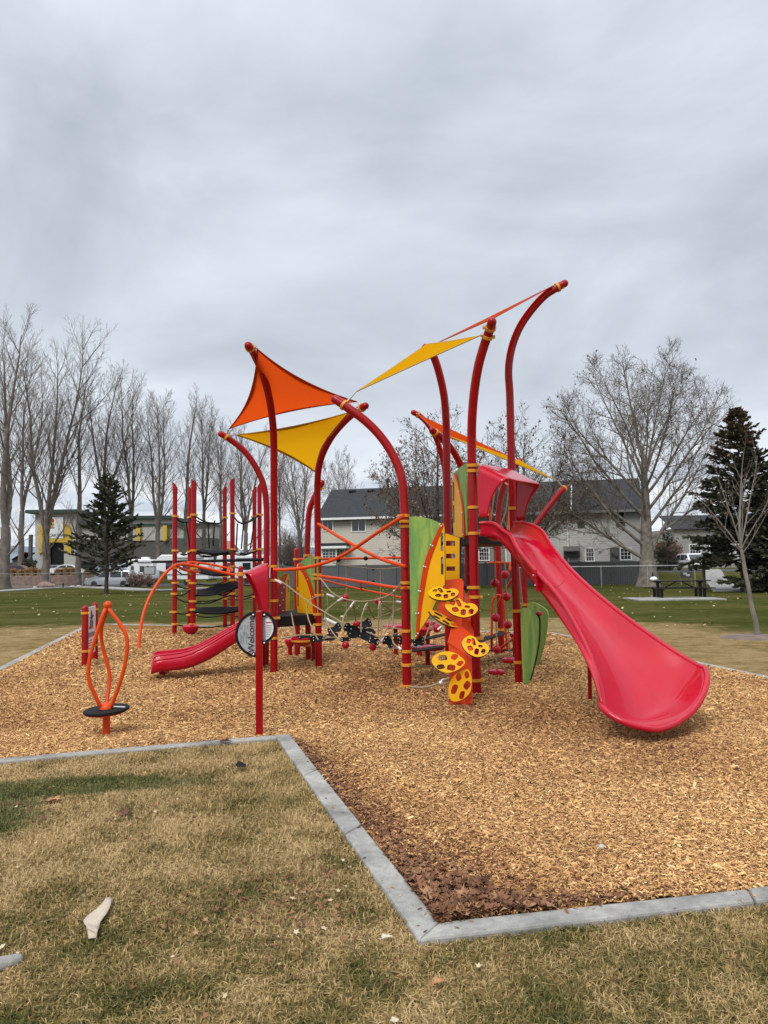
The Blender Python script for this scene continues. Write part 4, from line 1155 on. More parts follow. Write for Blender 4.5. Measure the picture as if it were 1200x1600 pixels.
tread((584,1002), 11.2, 18, 10, 18, -0.2, bolts=2); tread((540,999), 11.5, 16, 7, -4, 0.1, bolts=2); tread((607,1003), 11.0, 20, 14, 35, 0.2, bolts=2); tread((632,1002), 11.3, 22, 12, 8, 0.1, bolts=2); tread((654,1003), 11.5, 18, 13, -6, 0.1, bolts=2)
for a, b in (((575,992,12.2),(640,1003,12.6)),((640,1003,12.6),(702,990,13.0)),((582,996,12.9),(640,993,13.4)),((742,1003,13.0),(790,988,14.2)),((740,1018,12.6),(806,1015,14.0)),((640,1018,11.0),(690,1010,12.6))):
    mb = MB(); p, q = W(*a), W(*b); mb.bar(p, q, 0.2, 0.016); mb.build('belt', M['black_rubber'], net, bevel=0.004)
rope([(638,1041,10.6),(655,1041,11.2),(676,1040,11.8),(700,1032,12.4)], 0.012, root=net)
rope([(640,1073,10.6),(660,1074,10.4),(680,1070,10.2),(695,1062,10.0),(703,1059,10.0)], 0.014, root=net)
mb = MB(); mb.lathe(W(691, 1065, 10.05), [(0.012, -0.05), (0.028, -0.04), (0.026, 0.03), (0.01, 0.05)], 10, (0.7, 0.2, 0.5)); mb.build('ferrule', M['ferrule'], net)

# ---- mushroom and disc steps
def pod(c, D, w, h, stem=True, name='step_pod', thin=False, ring=False):
    k = D/F_PX; p = W(*c, D); r = w*k/2; hh = h*k
    mb = MB()
    if thin: mb.lathe(p, [(r*0.5, -hh*0.5), (r*0.92, -hh*0.3), (r, 0), (r*0.95, hh*0.28), (r*0.6, hh*0.5), (0.01, hh*0.5)], 24)
    else: mb.lathe(p, [(r*0.35, -hh*0.75), (r*0.75, -hh*0.35), (r*0.98, 0.05*hh), (r, hh*0.2), (r*0.9, hh*0.38), (r*0.4, hh*0.46), (0.01, hh*0.46)], 24)
    o = mb.build(name, M['red_plastic'], play)
    if stem:
        mb = MB(); mb.tube([p-Vector((0, 0, p.z+0.1)), p-Vector((0, 0, hh*0.4))], 0.04, 12); mb.build('stem', M['red_post'], o)
    if ring:
        mb = MB(); mb.lathe(p, [(r*0.98, -hh*0.2), (r*1.02, -hh*0.15), (r*1.02, 0.0), (r*0.98, 0.05*hh)], 24); mb.build('trim_ring', M['yellow_clamp'], o)
    return o
pod((453,1003), 14.8, 17, 12); pod((472,1000), 12.7, 34, 13, False, ring=True); pod((490,1003), 13.8, 12, 8)
pod((668,1012), 12.8, 54, 9, True, thin=True); pod((655,985), 14.3, 42, 12, True); pod((618,979), 14.6, 40, 8, True, thin=True); pod((668,974), 14.6, 26, 8, True, thin=True)
mb = MB(); mb.ball(W(682.5, 981.5, 13.2), 0.075, 14); mb.build('net_ball', M['red_plastic'], play)
mb = MB(); mb.tube([W(684,984,13.1), W(690,979,13.1)], 0.02, 8); mb.build('ferrule', M['ferrule'], play)
mb = MB(); mb.lathe(W(698, 979, 13.0), [(0.03, -0.04), (0.05, -0.02), (0.05, 0.02), (0.03, 0.04)], 12); mb.build('clamp', M['yellow_clamp'], play)
pod((804,993), 13.6, 16, 9, True)

# ---- bead ropes under the high deck
for (pts, balls, disc) in ((((772,843,11.8),(774,911,11.8),(775,965,11.8),(776,1015,11.8),(776,1063,11.8)), ((773.5,911),(774.5,965),(776,1014.5)), (776,1050)),
                           (((787,848,12.3),(790,898,12.3),(791.5,932,12.3),(793.5,976,12.3),(798,1036,12.3),(803,1048,12.4)), ((789.5,898),(791.5,932.5),(793.5,976)), (797,1031.5))):
    D = pts[0][2]; ro = rope(pts, 0.011, name='bead_rope', root=play)
    for b in balls: mb = MB(); mb.ball(W(*b, D), 6.6*D/F_PX, 16, 1.02); mb.build('bead', M['red_plastic'], ro)
    mb = MB(); r = 13.4*D/F_PX; mb.lathe(W(*disc, D), [(r*0.4, -0.05), (r*0.9, -0.035), (r, 0), (r*0.93, 0.03), (r*0.5, 0.045), (0.01, 0.05)], 24); mb.build('foot_disc', M['red_plastic'], ro)
# ---- orange loops and struts farther back
bar([(768,1018,13.6),(768.5,985,13.6),(769,950,13.6),(771,936,13.6),(777,930,13.6),(784,933,13.6),(787,945,13.6),(790,985,13.6),(793,1016,13.6)], 0.022, name='loop_rail')
bar([(768,1014,13.6),(793,1014,13.6)], 0.02, name='loop_rail', n=1)
bar([(776,947,13.6),(800,905,13.0)], 0.022, name='strut', n=1); bar([(783,1012,13.4),(803,997,12.8),(812,985,12.4)], 0.022, name='strut')
bar([(764,879,13.4),(786,879.5,13.4),(800,880,13.4)], 0.022, name='strut', n=1); bar([(797,880,13.4),(798,893,13.2)], 0.03, name='strut', n=1)
bar([(790,755,13.2),(800,764,12.4),(797,790,12.2),(794,829,11.9)], 0.018, name='grab_rail'); bar([(762,776,12.0),(765,800,12.0),(767,836,12.0)], 0.018, name='grab_rail')
bar([(746,745,10.8),(747,790,10.8)], 0.02, name='grab_rail', n=1); bar([(814,785,11.8),(814.5,815,11.8)], 0.02, name='grab_rail', n=1)
rope([(774,760,12.5),(770,790,12.5),(767,815,12.5)], 0.011, name='rope'); rope([(794,770,12.3),(791,795,12.3),(783,820,12.3)], 0.011, name='rope')
rope([(811,888,12.0),(814,920,12.0),(817,945,12.0)], 0.009, name='rope'); rope([(677,985,12.6),(672,960,12.6)], 0.009)
rope([(663,1000,12.4),(672,975,12.6),(674,960,12.8)], 0.009)

# ---- shade sails
def sail(a, b, c, name, mt, hem, label, cut=0.2, sag=0.03, ends=None, group=None):
    A, B, Cn = Vector(a), Vector(b), Vector(c); cen = (A+B+Cn)/3
    nrm = (B-A).cross(Cn-A).normalized()
    root = thing(name, label, 'shade sail', cen, group)
    N = 22
    def P(x, y, z):
        p = A*x+B*y+Cn*z
        e = 4*(x*y+y*z+x*z)/1.0
        for (u, v, Pu, Pv, w) in ((x, y, A, B, z), (y, z, B, Cn, x), (x, z, A, Cn, y)):
            mid = (Pu+Pv)/2
            p = p+(cen-mid)*(cut*4*u*v*(1-w)**1.5)
        return p+nrm*(sag*math.sin(math.pi*x)*math.sin(math.pi*y)*4)
    mb = MB(); idx = {}; vs = []
    for i in range(N+1):
        for j in range(N+1-i):
            idx[(i, j)] = len(vs); vs.append(P(i/N, j/N, 1-(i+j)/N))
    fs = []
    for i in range(N):
        for j in range(N-i):
            fs.append((idx[(i, j)], idx[(i+1, j)], idx[(i, j+1)]))
            if i+j < N-1: fs.append((idx[(i+1, j)], idx[(i+1, j+1)], idx[(i, j+1)]))
    mb.add(vs, fs); mb.build('fabric', M[mt], root, smooth=80, fix=False)
    edge = [P(1-k/N, k/N, 0) for k in range(N)]+[P(0, 1-k/N, k/N) for k in range(N)]+[P(k/N, 0, 1-k/N) for k in range(N)]
    cn = cen
    rows = [[p+(cn-p).normalized()*0.0-nrm*0.004, p+(cn-p).normalized()*0.055-nrm*0.004] for p in edge]
    mb = MB(); mb.grid(rows+[rows[0]]); mb.build('hem', M[hem], root, smooth=80, solid=0.012, fix=False)
    for q, e in zip((A, B, Cn), ends or ()):
        if e is None: continue
        mb = MB(); mb.tube([q, q.lerp(e, 0.5), e], [0.012, 0.016, 0.01], 7); mb.build('turnbuckle', M['steel'], root)
    return root
def tip_pt(k, py): return path_at(POST[k][0], py)[0]
t6, t7, t5, t8 = tip_pt('6', 544), tip_pt('7', 683), tip_pt('5', 637), tip_pt('8', 760)
t1, t2, t4, t3 = tip_pt('1', 633), tip_pt('2', 527), tip_pt('4', 553), tip_pt('3', 450)
sail(W(401,544,11.15), W(357,671,13.05), W(559,628,12.2), 'shade_sail', 'sail_orange', 'sail_hem_orange', 'broad orange triangular sail at the left, stretched above the yellow one', 0.2, 0.02, (t6, t7, t5))
sail(W(367,679,12.8), W(547,643,12.0), W(493,738,13.6), 'shade_sail', 'sail_yellow', 'sail_hem_yellow', 'golden yellow triangular sail hanging just below the broad orange sail', 0.15, 0.0, (t7, t5, t8))
sail(W(556,612,10.95), W(750,524,9.6), W(667,537,12.15), 'shade_sail', 'sail_yellow', 'sail_hem_yellow', 'slender yellow sail rising between the bent post and the tall central posts', 0.035, 0.0, (t1, t2, t4))
sail(W(680,537,12.1), W(767,499,9.6), W(864,446,10.95), 'shade_sail', 'sail_orange', 'sail_hem_orange', 'narrow orange sail strung to the tallest post, highest of the sails', 0.02, 0.0, (t4, tip_pt('2', 512), t3))
ta, tb, t12, t13 = tip_pt('a', 648), tip_pt('b', 676), tip_pt('12', 723), tip_pt('13', 764)
sail(W(651,646,15.1), W(683,678,13.7), W(806,717,14.8), 'shade_sail', 'sail_orange', 'sail_hem_orange', 'small orange sail behind the central posts, above the low yellow one', 0.05, 0.0, (ta, tb, t12))
sail(W(688,676,13.7), W(871,751,13.3), W(812,719,14.8), 'shade_sail', 'sail_yellow', 'sail_hem_yellow', 'lowest yellow sail running down to the short bent post beside the tall slide', 0.04, 0.0, (tb, t13, t12))

# ------------------------------------------------------------------ hexagonal net tower at the back left
tw = thing('climbing_net_tower', 'tower of red posts with slanted tops laced with black ropes, behind the low slide', 'climbing tower', (-5, 19.5, 0))
TP = {}
def tpost(k, base, top, w, clamps, slant=1):
    b = G(*base); t = W(top[0], top[1], b.y); r = w*b.y/F_PX/2
    bz = Vector((b.x, b.y, -0.1)); h = t.z-0.12
    mb = MB(); n = 14; ax = (t-Vector((b.x, b.y, 0))); ax = ax/ax.z
    vs = []
    for zz in (bz.z, h): vs += [Vector((b.x, b.y, 0))+ax*zz+Vector((math.cos(6.2832*i/n)*r, math.sin(6.2832*i/n)*r, 0)) for i in range(n)]
    mb.add(vs, [(i, (i+1) % n, n+(i+1) % n, n+i) for i in range(n)])
    # slanted cap
    cv = []
    for lvl in (0, 1):
        for i in range(n):
            cx, sy = math.cos(6.2832*i/n), math.sin(6.2832*i/n)
            z = h-0.1 if lvl == 0 else h+0.12+slant*cx*0.07-sy*0.04
            cv.append(Vector((b.x, b.y, 0))+ax*z+Vector((cx*r*1.1, sy*r*1.1, 0)))
    mb.add(cv, [(i, (i+1) % n, n+(i+1) % n, n+i) for i in range(n)]+[tuple(n+i for i in range(n)), tuple(reversed(range(n)))])
    o = mb.build('post', M['red_post'], tw)
    TP[k] = (b, r, ax)
    path = [Vector((b.x, b.y, 0))+ax*bz.z, Vector((b.x, b.y, 0))+ax*(h+0.1)]
    for py in clamps: clamp(o, path, r, py, big=1.6, h=0.055)
tpost(1, (272.7,990.5), (273.5,758), 7.3, (807,861,888,911.5,928.5,956.5,975.5), -1)
tpost(2, (301.5,990), (303,753), 8.2, (805,861,889,893,912,940,953,976), -1)
tpost('2b', (296,982), (297,763), 7.0, (809,863,898,908,920,961), -1)
tpost(3, (351.5,980), (351,764), 6.7, (809.5,863,901,912,936), 1)
tpost(4, (363.5,984), (363,752), 7.4, (803,859,886,907,928,949), 1)
tpost(5, (398,980), (397.5,765), 6.6, (808,862,896,933), 1)
tpost(6, (405.5,985), (405.5,758), 6.9, (805,859), 1)
def tz(k, py): b, r, ax = TP[k]; z = W(300, py, b.y).z; return Vector((b.x, b.y, 0))+ax*z
def trope(pts, r=0.02, name='rope'):
    mb = MB(); mb.tube(crom(pts, 4), r, 6); return mb.build(name, M['black_rope'], tw)
def sagp(a, b, s): m_ = (a+b)/2; return [a, m_-Vector((0, 0, s)), b]
cc = W(337, 818, 20.0); cc2 = W(378, 818, 19.6)
for k, py, c in ((2,805,cc),('2b',809,cc),(3,810,cc),(4,804,cc2),(6,805,cc2),(5,808,cc2),(1,807,W(291,816,20.5)),('2b',809,W(291,816,20.5))):
    a = tz(k, py); trope([a, a.lerp(c, 0.5)-Vector((0, 0, 0.06)), c], 0.022)
for x0, y0, x1, y1, D in ((325,818,327,857,20),(335.5,813,333,853,20),(371,818,369,858,19.6),(381,814,377,858,19.6),(291,816,297,857,20.6),(398,812,391,858,20)):
    trope([W(x0, y0, D), W((x0+x1)/2, (y0+y1)/2, D), W(x1, y1, D)], 0.018)
for a, b, py in ((1,2,861),(2,4,861),(4,6,861),(2,3,864),(3,5,863),('2b',3,865),(4,5,863)):
    p, q = tz(a, py), tz(b, py); trope(sagp(p, q, 0.1), 0.022)
    m_ = p.lerp(q, 0.22)-Vector((0, 0, 0.06)); d = (q-p).normalized(); mb = MB(); mb.tube([m_-d*0.07, m_+d*0.07], 0.028, 7); mb.build('ferrule', M['ferrule'], tw)
for a, b, pa, pb_ in ((1,2,912,918),(2,4,912,910),(2,4,940,930),(4,6,908,916),(1,'2b',929,923),(2,3,943,934),(1,2,957,954),(2,4,954,952),(1,4,976,977),(4,6,932,926),(2,3,912,910),(3,5,936,933),('2b',3,960,962),(1,'2b',889,897),(2,4,890,888),(4,6,886,888),(1,2,932,940),(3,5,960,962)):
    trope(sagp(tz(a, pa), tz(b, pb_), 0.07), 0.018)
trope([W(238,878,24), W(330,876.5,21.5), W(410,874.5,19)], 0.045, 'top_rail')
def band(px0, py0, px1, py1, D, h, name='belt'):
    a, b = W(px0, py0, D), W(px1, py1, D-0.4); rows = []
    for i in range(13):
        t = i/12; p = a.lerp(b, t)-Vector((0, 0, 0.04*math.sin(math.pi*t))); k = 0.8*h*D/F_PX*(0.35+0.65*math.sin(math.pi*min(max(t, 0.08), 0.92)))
        rows.append([p+Vector((0, 0.22*v, 0.5*k*v+0.08*v*v)) for v in (-1,-0.5,0,0.5,1)])
    mb = MB(); mb.grid(rows); return mb.build(name, M['black_rubber'], tw, smooth=80, solid=0.02, fix=False)
band(307, 894, 362, 899, 19.0, 9); band(306, 931, 376, 917, 18.9, 17); band(303, 957, 378, 955, 19, 10); band(310, 864, 360, 866, 19.5, 5)
trope([W(337,925,18.5), W(347,921,18.5), W(363,922,18.5), W(350,930,18.5), W(337,927,18.5)], 0.02)
pd = G(300, 991); mb = MB(); r = 0.2
mb.lathe((pd.x, pd.y-0.15, 0.19), [(0.1, -0.16), (0.17, -0.1), (0.215, -0.01), (0.21, 0.03), (0.15, 0.06), (0.01, 0.065)], 24)
o = thing('stepping_pod', 'red mushroom shaped step at the foot of the net tower', 'step', (pd.x, pd.y-0.15, 0)); c_ = mb.build('cap', M['red_plastic'], o)
mb = MB(); mb.tube([(pd.x, pd.y-0.15, -0.1), (pd.x, pd.y-0.15, 0.08)], 0.06, 12); mb.build('stem', M['red_post'], o)

# ------------------------------------------------------------------ arched ladder
al = thing('arch_ladder', 'orange tube ladder arching over from the wood chips to a short red post', 'climber', tuple(G(217, 1012)))
sp = G(376.5, 999); r = 7.8*sp.y/F_PX/2
mb = MB(); mb.tube([Vector((sp.x, sp.y, -0.1)), W(376, 888, sp.y)], r, 16, dome=True); po = mb.build('post', M['red_post'], al)
pth = [Vector((sp.x, sp.y, -0.1)), W(376, 888, sp.y)]; clamp(po, pth, r, 897, -1, h=0.09, big=1.5)
def ltube(pts, r=0.035, name='rail'):
    mb = MB(); mb.tube(crom([W(*p) for p in pts], 5), r, 12); return mb.build(name, M['orange_tube'], al)
DL = G(217, 1014).y
ltube([(217,1014,DL),(218.5,990,DL+0.1),(224,960,DL+0.25),(233,935,DL+0.4),(246,912,DL+0.6),(262,892,DL+0.8),(275,882.5,DL+0.95)], name='leg')
NR = [(275,882.5,DL+0.95),(285,882,17.7),(300,883.5,17.9),(330,890,18.1),(350,895,18.2),(367,898.5,18.3)]
FRr = [(275,882.5,DL+0.95),(288,879.5,18.2),(305,879,18.4),(330,882,18.6),(350,886.5,18.7),(361,889,18.75),(362.5,892,18.6),(355,893,18.4)]
ltube(NR, 0.034); ltube(FRr, 0.028); ltube([(275,884,DL+0.95),(287,890,17.9),(300,893,18.0),(312,893.5,18.2)], 0.03, 'brace')
nr, fr_ = crom([W(*p) for p in NR], 6), crom([W(*p) for p in FRr[:6]], 6)
for t in (0.3, 0.45, 0.6, 0.75, 0.9):
    a, b = nr[int(t*(len(nr)-1))], fr_[int(t*(len(fr_)-1))]
    mb = MB(); mb.tube([a, b], 0.022, 8); mb.build('rung', M['orange_tube'], al)

# ------------------------------------------------------------------ spinner
g0 = G(166, 1148); DS = g0.y; k = DS/F_PX
sp_ = thing('spinner', 'orange stand-on spinner with three bowed bars above a black disc', 'spinner', (g0.x, g0.y, 0))
ax = lambda py: W(166+(1148-py)*0.012, py, DS)
mb = MB(); mb.tube([Vector((g0.x, g0.y, -0.1)), ax(1112)], 0.036, 16); mb.build('post', M['orange_tube'], sp_)
c = ax(1109); rr = 34*k
mb = MB(); mb.lathe(c, [(rr*0.95, -0.018), (rr, -0.008), (rr, 0.008), (rr*0.97, 0.014), (0.05, 0.016)], 32, (-0.05, -0.06, 1)); pf = mb.build('platform', M['black_rubber'], sp_)
mb = MB(); mb.lathe(c-Vector((0, 0, 0.03)), [(0.05, -0.02), (rr*0.8, -0.005), (rr*0.93, 0.008), (rr*0.93, 0.012)], 32, (-0.05, -0.06, 1)); mb.build('underplate', M['orange_tube'], sp_)
mb = MB(); mb.box(c+Vector((rr*0.63, -0.03, 0.034)), (0.11, 0.03, 0.004), Matrix.Rotation(R(4), 3, 'Y')); mb.build('sticker', M['sign_white'], pf)
mb = MB(); mb.lathe(ax(1108), [(0.068, 0), (0.066, 0.02), (0.05, 0.05), (0.02, 0.066), (0.005, 0.068)], 18); mb.build('hub', M['orange_tube'], sp_)
mb = MB(); mb.ball(ax(945.5), 0.043, 16); mb.build('knob', M['orange_tube'], sp_)
def sbar(pts, bulge):
    n = len(pts); mb = MB()
    mb.tube(crom([W(px, py, DS+bulge*math.sin(math.pi*i/(n-1))) for i, (px, py) in enumerate(pts)], 5), 0.0195, 14); mb.build('bar', M['orange_tube'], sp_)
sbar([(166.5,949),(162,958),(153,984),(142,1021),(138,1048),(140,1066),(147,1083),(157,1103),(162,1109)], -0.1)
sbar([(168.5,949),(174,957),(187,974),(196,990),(199,1007),(196,1034),(189.5,1060),(181,1085),(174,1103),(170,1110)], -0.06)
sbar([(168,949),(164,964),(158.5,981),(158.5,999),(163.5,1022),(170,1046),(171,1064),(169,1082),(167,1100),(166,1110)], 0.2)

# ------------------------------------------------------------------ two-post panel sign
a, b = G(133, 1041), G(148.5, 1031)
sg = thing('panel_sign', 'white picture panel held between two short red posts at the left kerb', 'sign', (a.x, a.y, 0))
for (q, tx, ty, w, cl) in ((a, 133, 951, 10.2, (958, 1017.5)), (b, 148.3, 945.5, 9.0, (952, 1007.5))):
    t = W(tx, ty, q.y); r = w*q.y/F_PX/2; pth = [Vector((q.x, q.y, -0.1)), t]
    mb = MB(); mb.tube(pth, r, 16, dome=True); po = mb.build('post', M['red_post'], sg)
    for py in cl: clamp(po, pth, r, py, 1 if q is a else -1)
Aa, Bb = Vector((a.x, a.y, 0)), Vector((b.x, b.y, 0)); dr = (Bb-Aa).normalized(); nn = Vector((dr.y, -dr.x, 0)); nn = nn if nn.y < 0 else -nn
# the face shows towards the right-hand side of the photograph
nn = Vector((dr.y, -dr.x, 0)); nn = nn if nn.x > 0 else -nn
LL = (Bb-Aa).length; z0, z1 = W(139, 1026, a.y).z, W(139, 950, a.y).z
def on(u, z, off=0.012): return Aa+dr*(u*LL)+nn*off+Vector((0, 0, z))
def quadp(mb, u0, za, u1, zb, off, th, mi): mb.plate([on(u0, za, off), on(u1, za, off), on(u1, zb, off), on(u0, zb, off)], nn, th, mi=mi)
mb = MB(); quadp(mb, 0.06, z0, 0.94, z1, 0.012, 0.02, 0); pn = mb.build('panel', M['sign_white'], sg, smooth=0)
mb = MB(); hz = z1-z0
mb.ball(on(0.5, z0+hz*0.88, 0.014), 0.05, 10, 0.15, nn); mb.build('figure', M['ink'], pn)
for (u0, u1, f0, f1, c) in ((0.42,0.6,0.72,0.84,'ink'),(0.3,0.44,0.76,0.79,'ink'),(0.58,0.74,0.78,0.81,'ink'),(0.36,0.5,0.6,0.73,'ink'),(0.54,0.66,0.58,0.71,'ink'),(0.28,0.66,0.53,0.6,'ink_red'),(0.15,0.85,0.36,0.46,'ink_grey'),(0.15,0.6,0.28,0.3,'ink_grey'),(0.15,0.7,0.23,0.25,'ink_grey'),(0.15,0.65,0.18,0.2,'ink_grey'),(0.15,0.75,0.12,0.14,'ink_grey')):
    mb = MB(); quadp(mb, u0, z0+hz*f0, u1, z0+hz*f1, 0.014, 0.002, 0); mb.build('printed_mark', M[c], pn, smooth=0)

# ------------------------------------------------------------------ welcome sign
g0 = G(405.5, 1148); DW = g0.y
ws = thing('welcome_sign', 'grey round Welcome sign with black rim on a red square post', 'sign', (g0.x, g0.y, 0))
top = W(405, 954, DW); hw = 10.4*DW/F_PX/2
mb = MB(); mb.bar(Vector((g0.x, g0.y, -0.1)), top, hw*2, hw*2, up=(0, 1, 0)); po = mb.build('post', M['red_post'], ws, smooth=0, bevel=0.012)
Y0 = DW+0.03
def half(cx, cy, rad, a0, a1, name):
    def arc_(r, n=28): return [W(cx+r*math.cos(R(a)), cy-r*math.sin(R(a)), Y0) for a in np.linspace(a0, a1, n)]
    mb = MB(); o_ = arc_(rad-1.2); mb.plate(o_, (0, -1, 0), 0.012); f = mb.build(name, M['sign_grey'], ws, smooth=0)
    mb = MB(); ring = arc_(rad)+arc_(rad-4)[::-1]; mb.plate([p-Vector((0, 0.006, 0)) for p in ring], (0, -1, 0), 0.026); mb.build('rim', M['black_rubber'], f, smooth=0, bevel=0.003)
    mb = MB()
    return f
f1 = half(404, 991, 36.5, 98, 262, 'left_panel'); f2 = half(405, 980.5, 26.5, 80, -80, 'right_panel')
for f, x, y in ((f1, 396.5, 960.5), (f1, 397, 1022), (f2, 413.5, 960.5), (f2, 413.5, 1004)):
    mb = MB(); p = W(x, y, Y0)-Vector((0, 0.012, 0)); mb.lathe(p, [(0.022, 0), (0.022, 0.012), (0.018, 0.014)], 12, (0, -1, 0)); mb.ball(p-Vector((0, 0.016, 0)), 0.011, 8, mi=1); mb.build('fixing', [M['black_rubber'], M['ferrule']], f)
def text_obj(s, size, name, mt, parent, loc, rot, ext=0.0015, align='LEFT'):
    cu = bpy.data.curves.new(name, 'FONT'); cu.body = s; cu.size = size; cu.extrude = ext; cu.align_x = align
    t_ = bpy.data.objects.new(name, cu); COL.objects.link(t_)
    dg = bpy.context.evaluated_depsgraph_get(); me = bpy.data.meshes.new_from_object(t_.evaluated_get(dg))
    bpy.data.objects.remove(t_); bpy.data.curves.remove(cu)
    me.materials.clear(); me.materials.append(M[mt])
    me.transform(Matrix.Translation(Vector(loc)-_world_loc(parent)) @ rot.to_4x4())
    o = bpy.data.objects.new(name, me); COL.objects.link(o); o.parent = parent
    return o
# reads upwards: text x runs up, letters face the camera
rot_up = Matrix(((0, -1, 0), (0, 0, -1), (1, 0, 0)))
text_obj('Welcome', 0.092, 'lettering', 'ink', f1, W(397.2, 1019.5, Y0)-Vector((0, 0.004, 0)), rot_up)
rr_ = random.Random(3)
for j in range(6):
    x = 374+j*2.3+1.5
    y = 1006.0-abs(j-2)*0.6
    while y > 977:
        l = rr_.uniform(3, 7); 
        if rr_.random() < 0.8:
            mb = MB(); p, q = W(x, y, Y0), W(x, max(y-l, 976), Y0); mb.bar(p-Vector((0, 0.002, 0)), q-Vector((0, 0.002, 0)), 0.0055, 0.003, up=(0, 1, 0)); mb.build('small_print', M['ink_grey'], f1, smooth=0)
        y -= l+1.2
mb = MB(); mb.plate([W(x, y, Y0)-Vector((0, 0.003, 0)) for x, y in ((414.5,966),(420,966.5),(425,972),(427.5,980),(426.5,988),(422,996),(415.5,1000))], (0, -1, 0), 0.002); mb.build('notice', M['sign_white'], f2, smooth=0)
mb = MB(); mb.bar(W(415.5,972.5,Y0)-Vector((0, 0.005, 0)), W(425,972.5,Y0)-Vector((0, 0.005, 0)), 0.003, 0.009); mb.build('red_bar', M['ink_red'], f2, smooth=0)
for j in range(7):
    y = 977+j*2.9; x1 = 425-max(0, (j-3))*1.6
    mb = MB(); mb.bar(W(416,y,Y0)-Vector((0, 0.005, 0)), W(x1,y,Y0)-Vector((0, 0.005, 0)), 0.002, 0.0045); mb.build('small_print', M['ink_grey'], f2, smooth=0)
# ------------------------------------------------------------------ trees
def tubes_np(polys, sides):
    """polys: list of (points list, radii list) with the same count -> verts, quads"""
    Pn = np.array([p for p, r in polys], float); Rn = np.array([r for p, r in polys], float)
    B, n, _ = Pn.shape
    T = np.empty_like(Pn); T[:, 1:-1] = Pn[:, 2:]-Pn[:, :-2]; T[:, 0] = Pn[:, 1]-Pn[:, 0]; T[:, -1] = Pn[:, -1]-Pn[:, -2]
    T /= np.linalg.norm(T, axis=2, keepdims=True)+1e-9
    ref = np.where((np.abs(T[:, :1, 2:3]) > 0.9), np.array([1.0, 0, 0]), np.array([0, 0, 1.0]))
    ref = np.repeat(ref, n, 1)
    U = np.cross(T, ref); U /= np.linalg.norm(U, axis=2, keepdims=True)+1e-9
    V = np.cross(T, U)
    a = 2*np.pi*np.arange(sides)/sides
    v = Pn[:, :, None]+(U[:, :, None]*np.cos(a)[:, None]+V[:, :, None]*np.sin(a)[:, None])*Rn[:, :, None, None]
    i = np.arange(n-1)[:, None]*sides+np.arange(sides)[None]
    j = np.arange(n-1)[:, None]*sides+(np.arange(sides)[None]+1) % sides
    q = np.stack([i, j, j+sides, i+sides], -1).reshape(-1, 4)
    f = (q[None]+(np.arange(B)*n*sides)[:, None, None]).reshape(-1, 4)
    return v.reshape(-1, 3), f

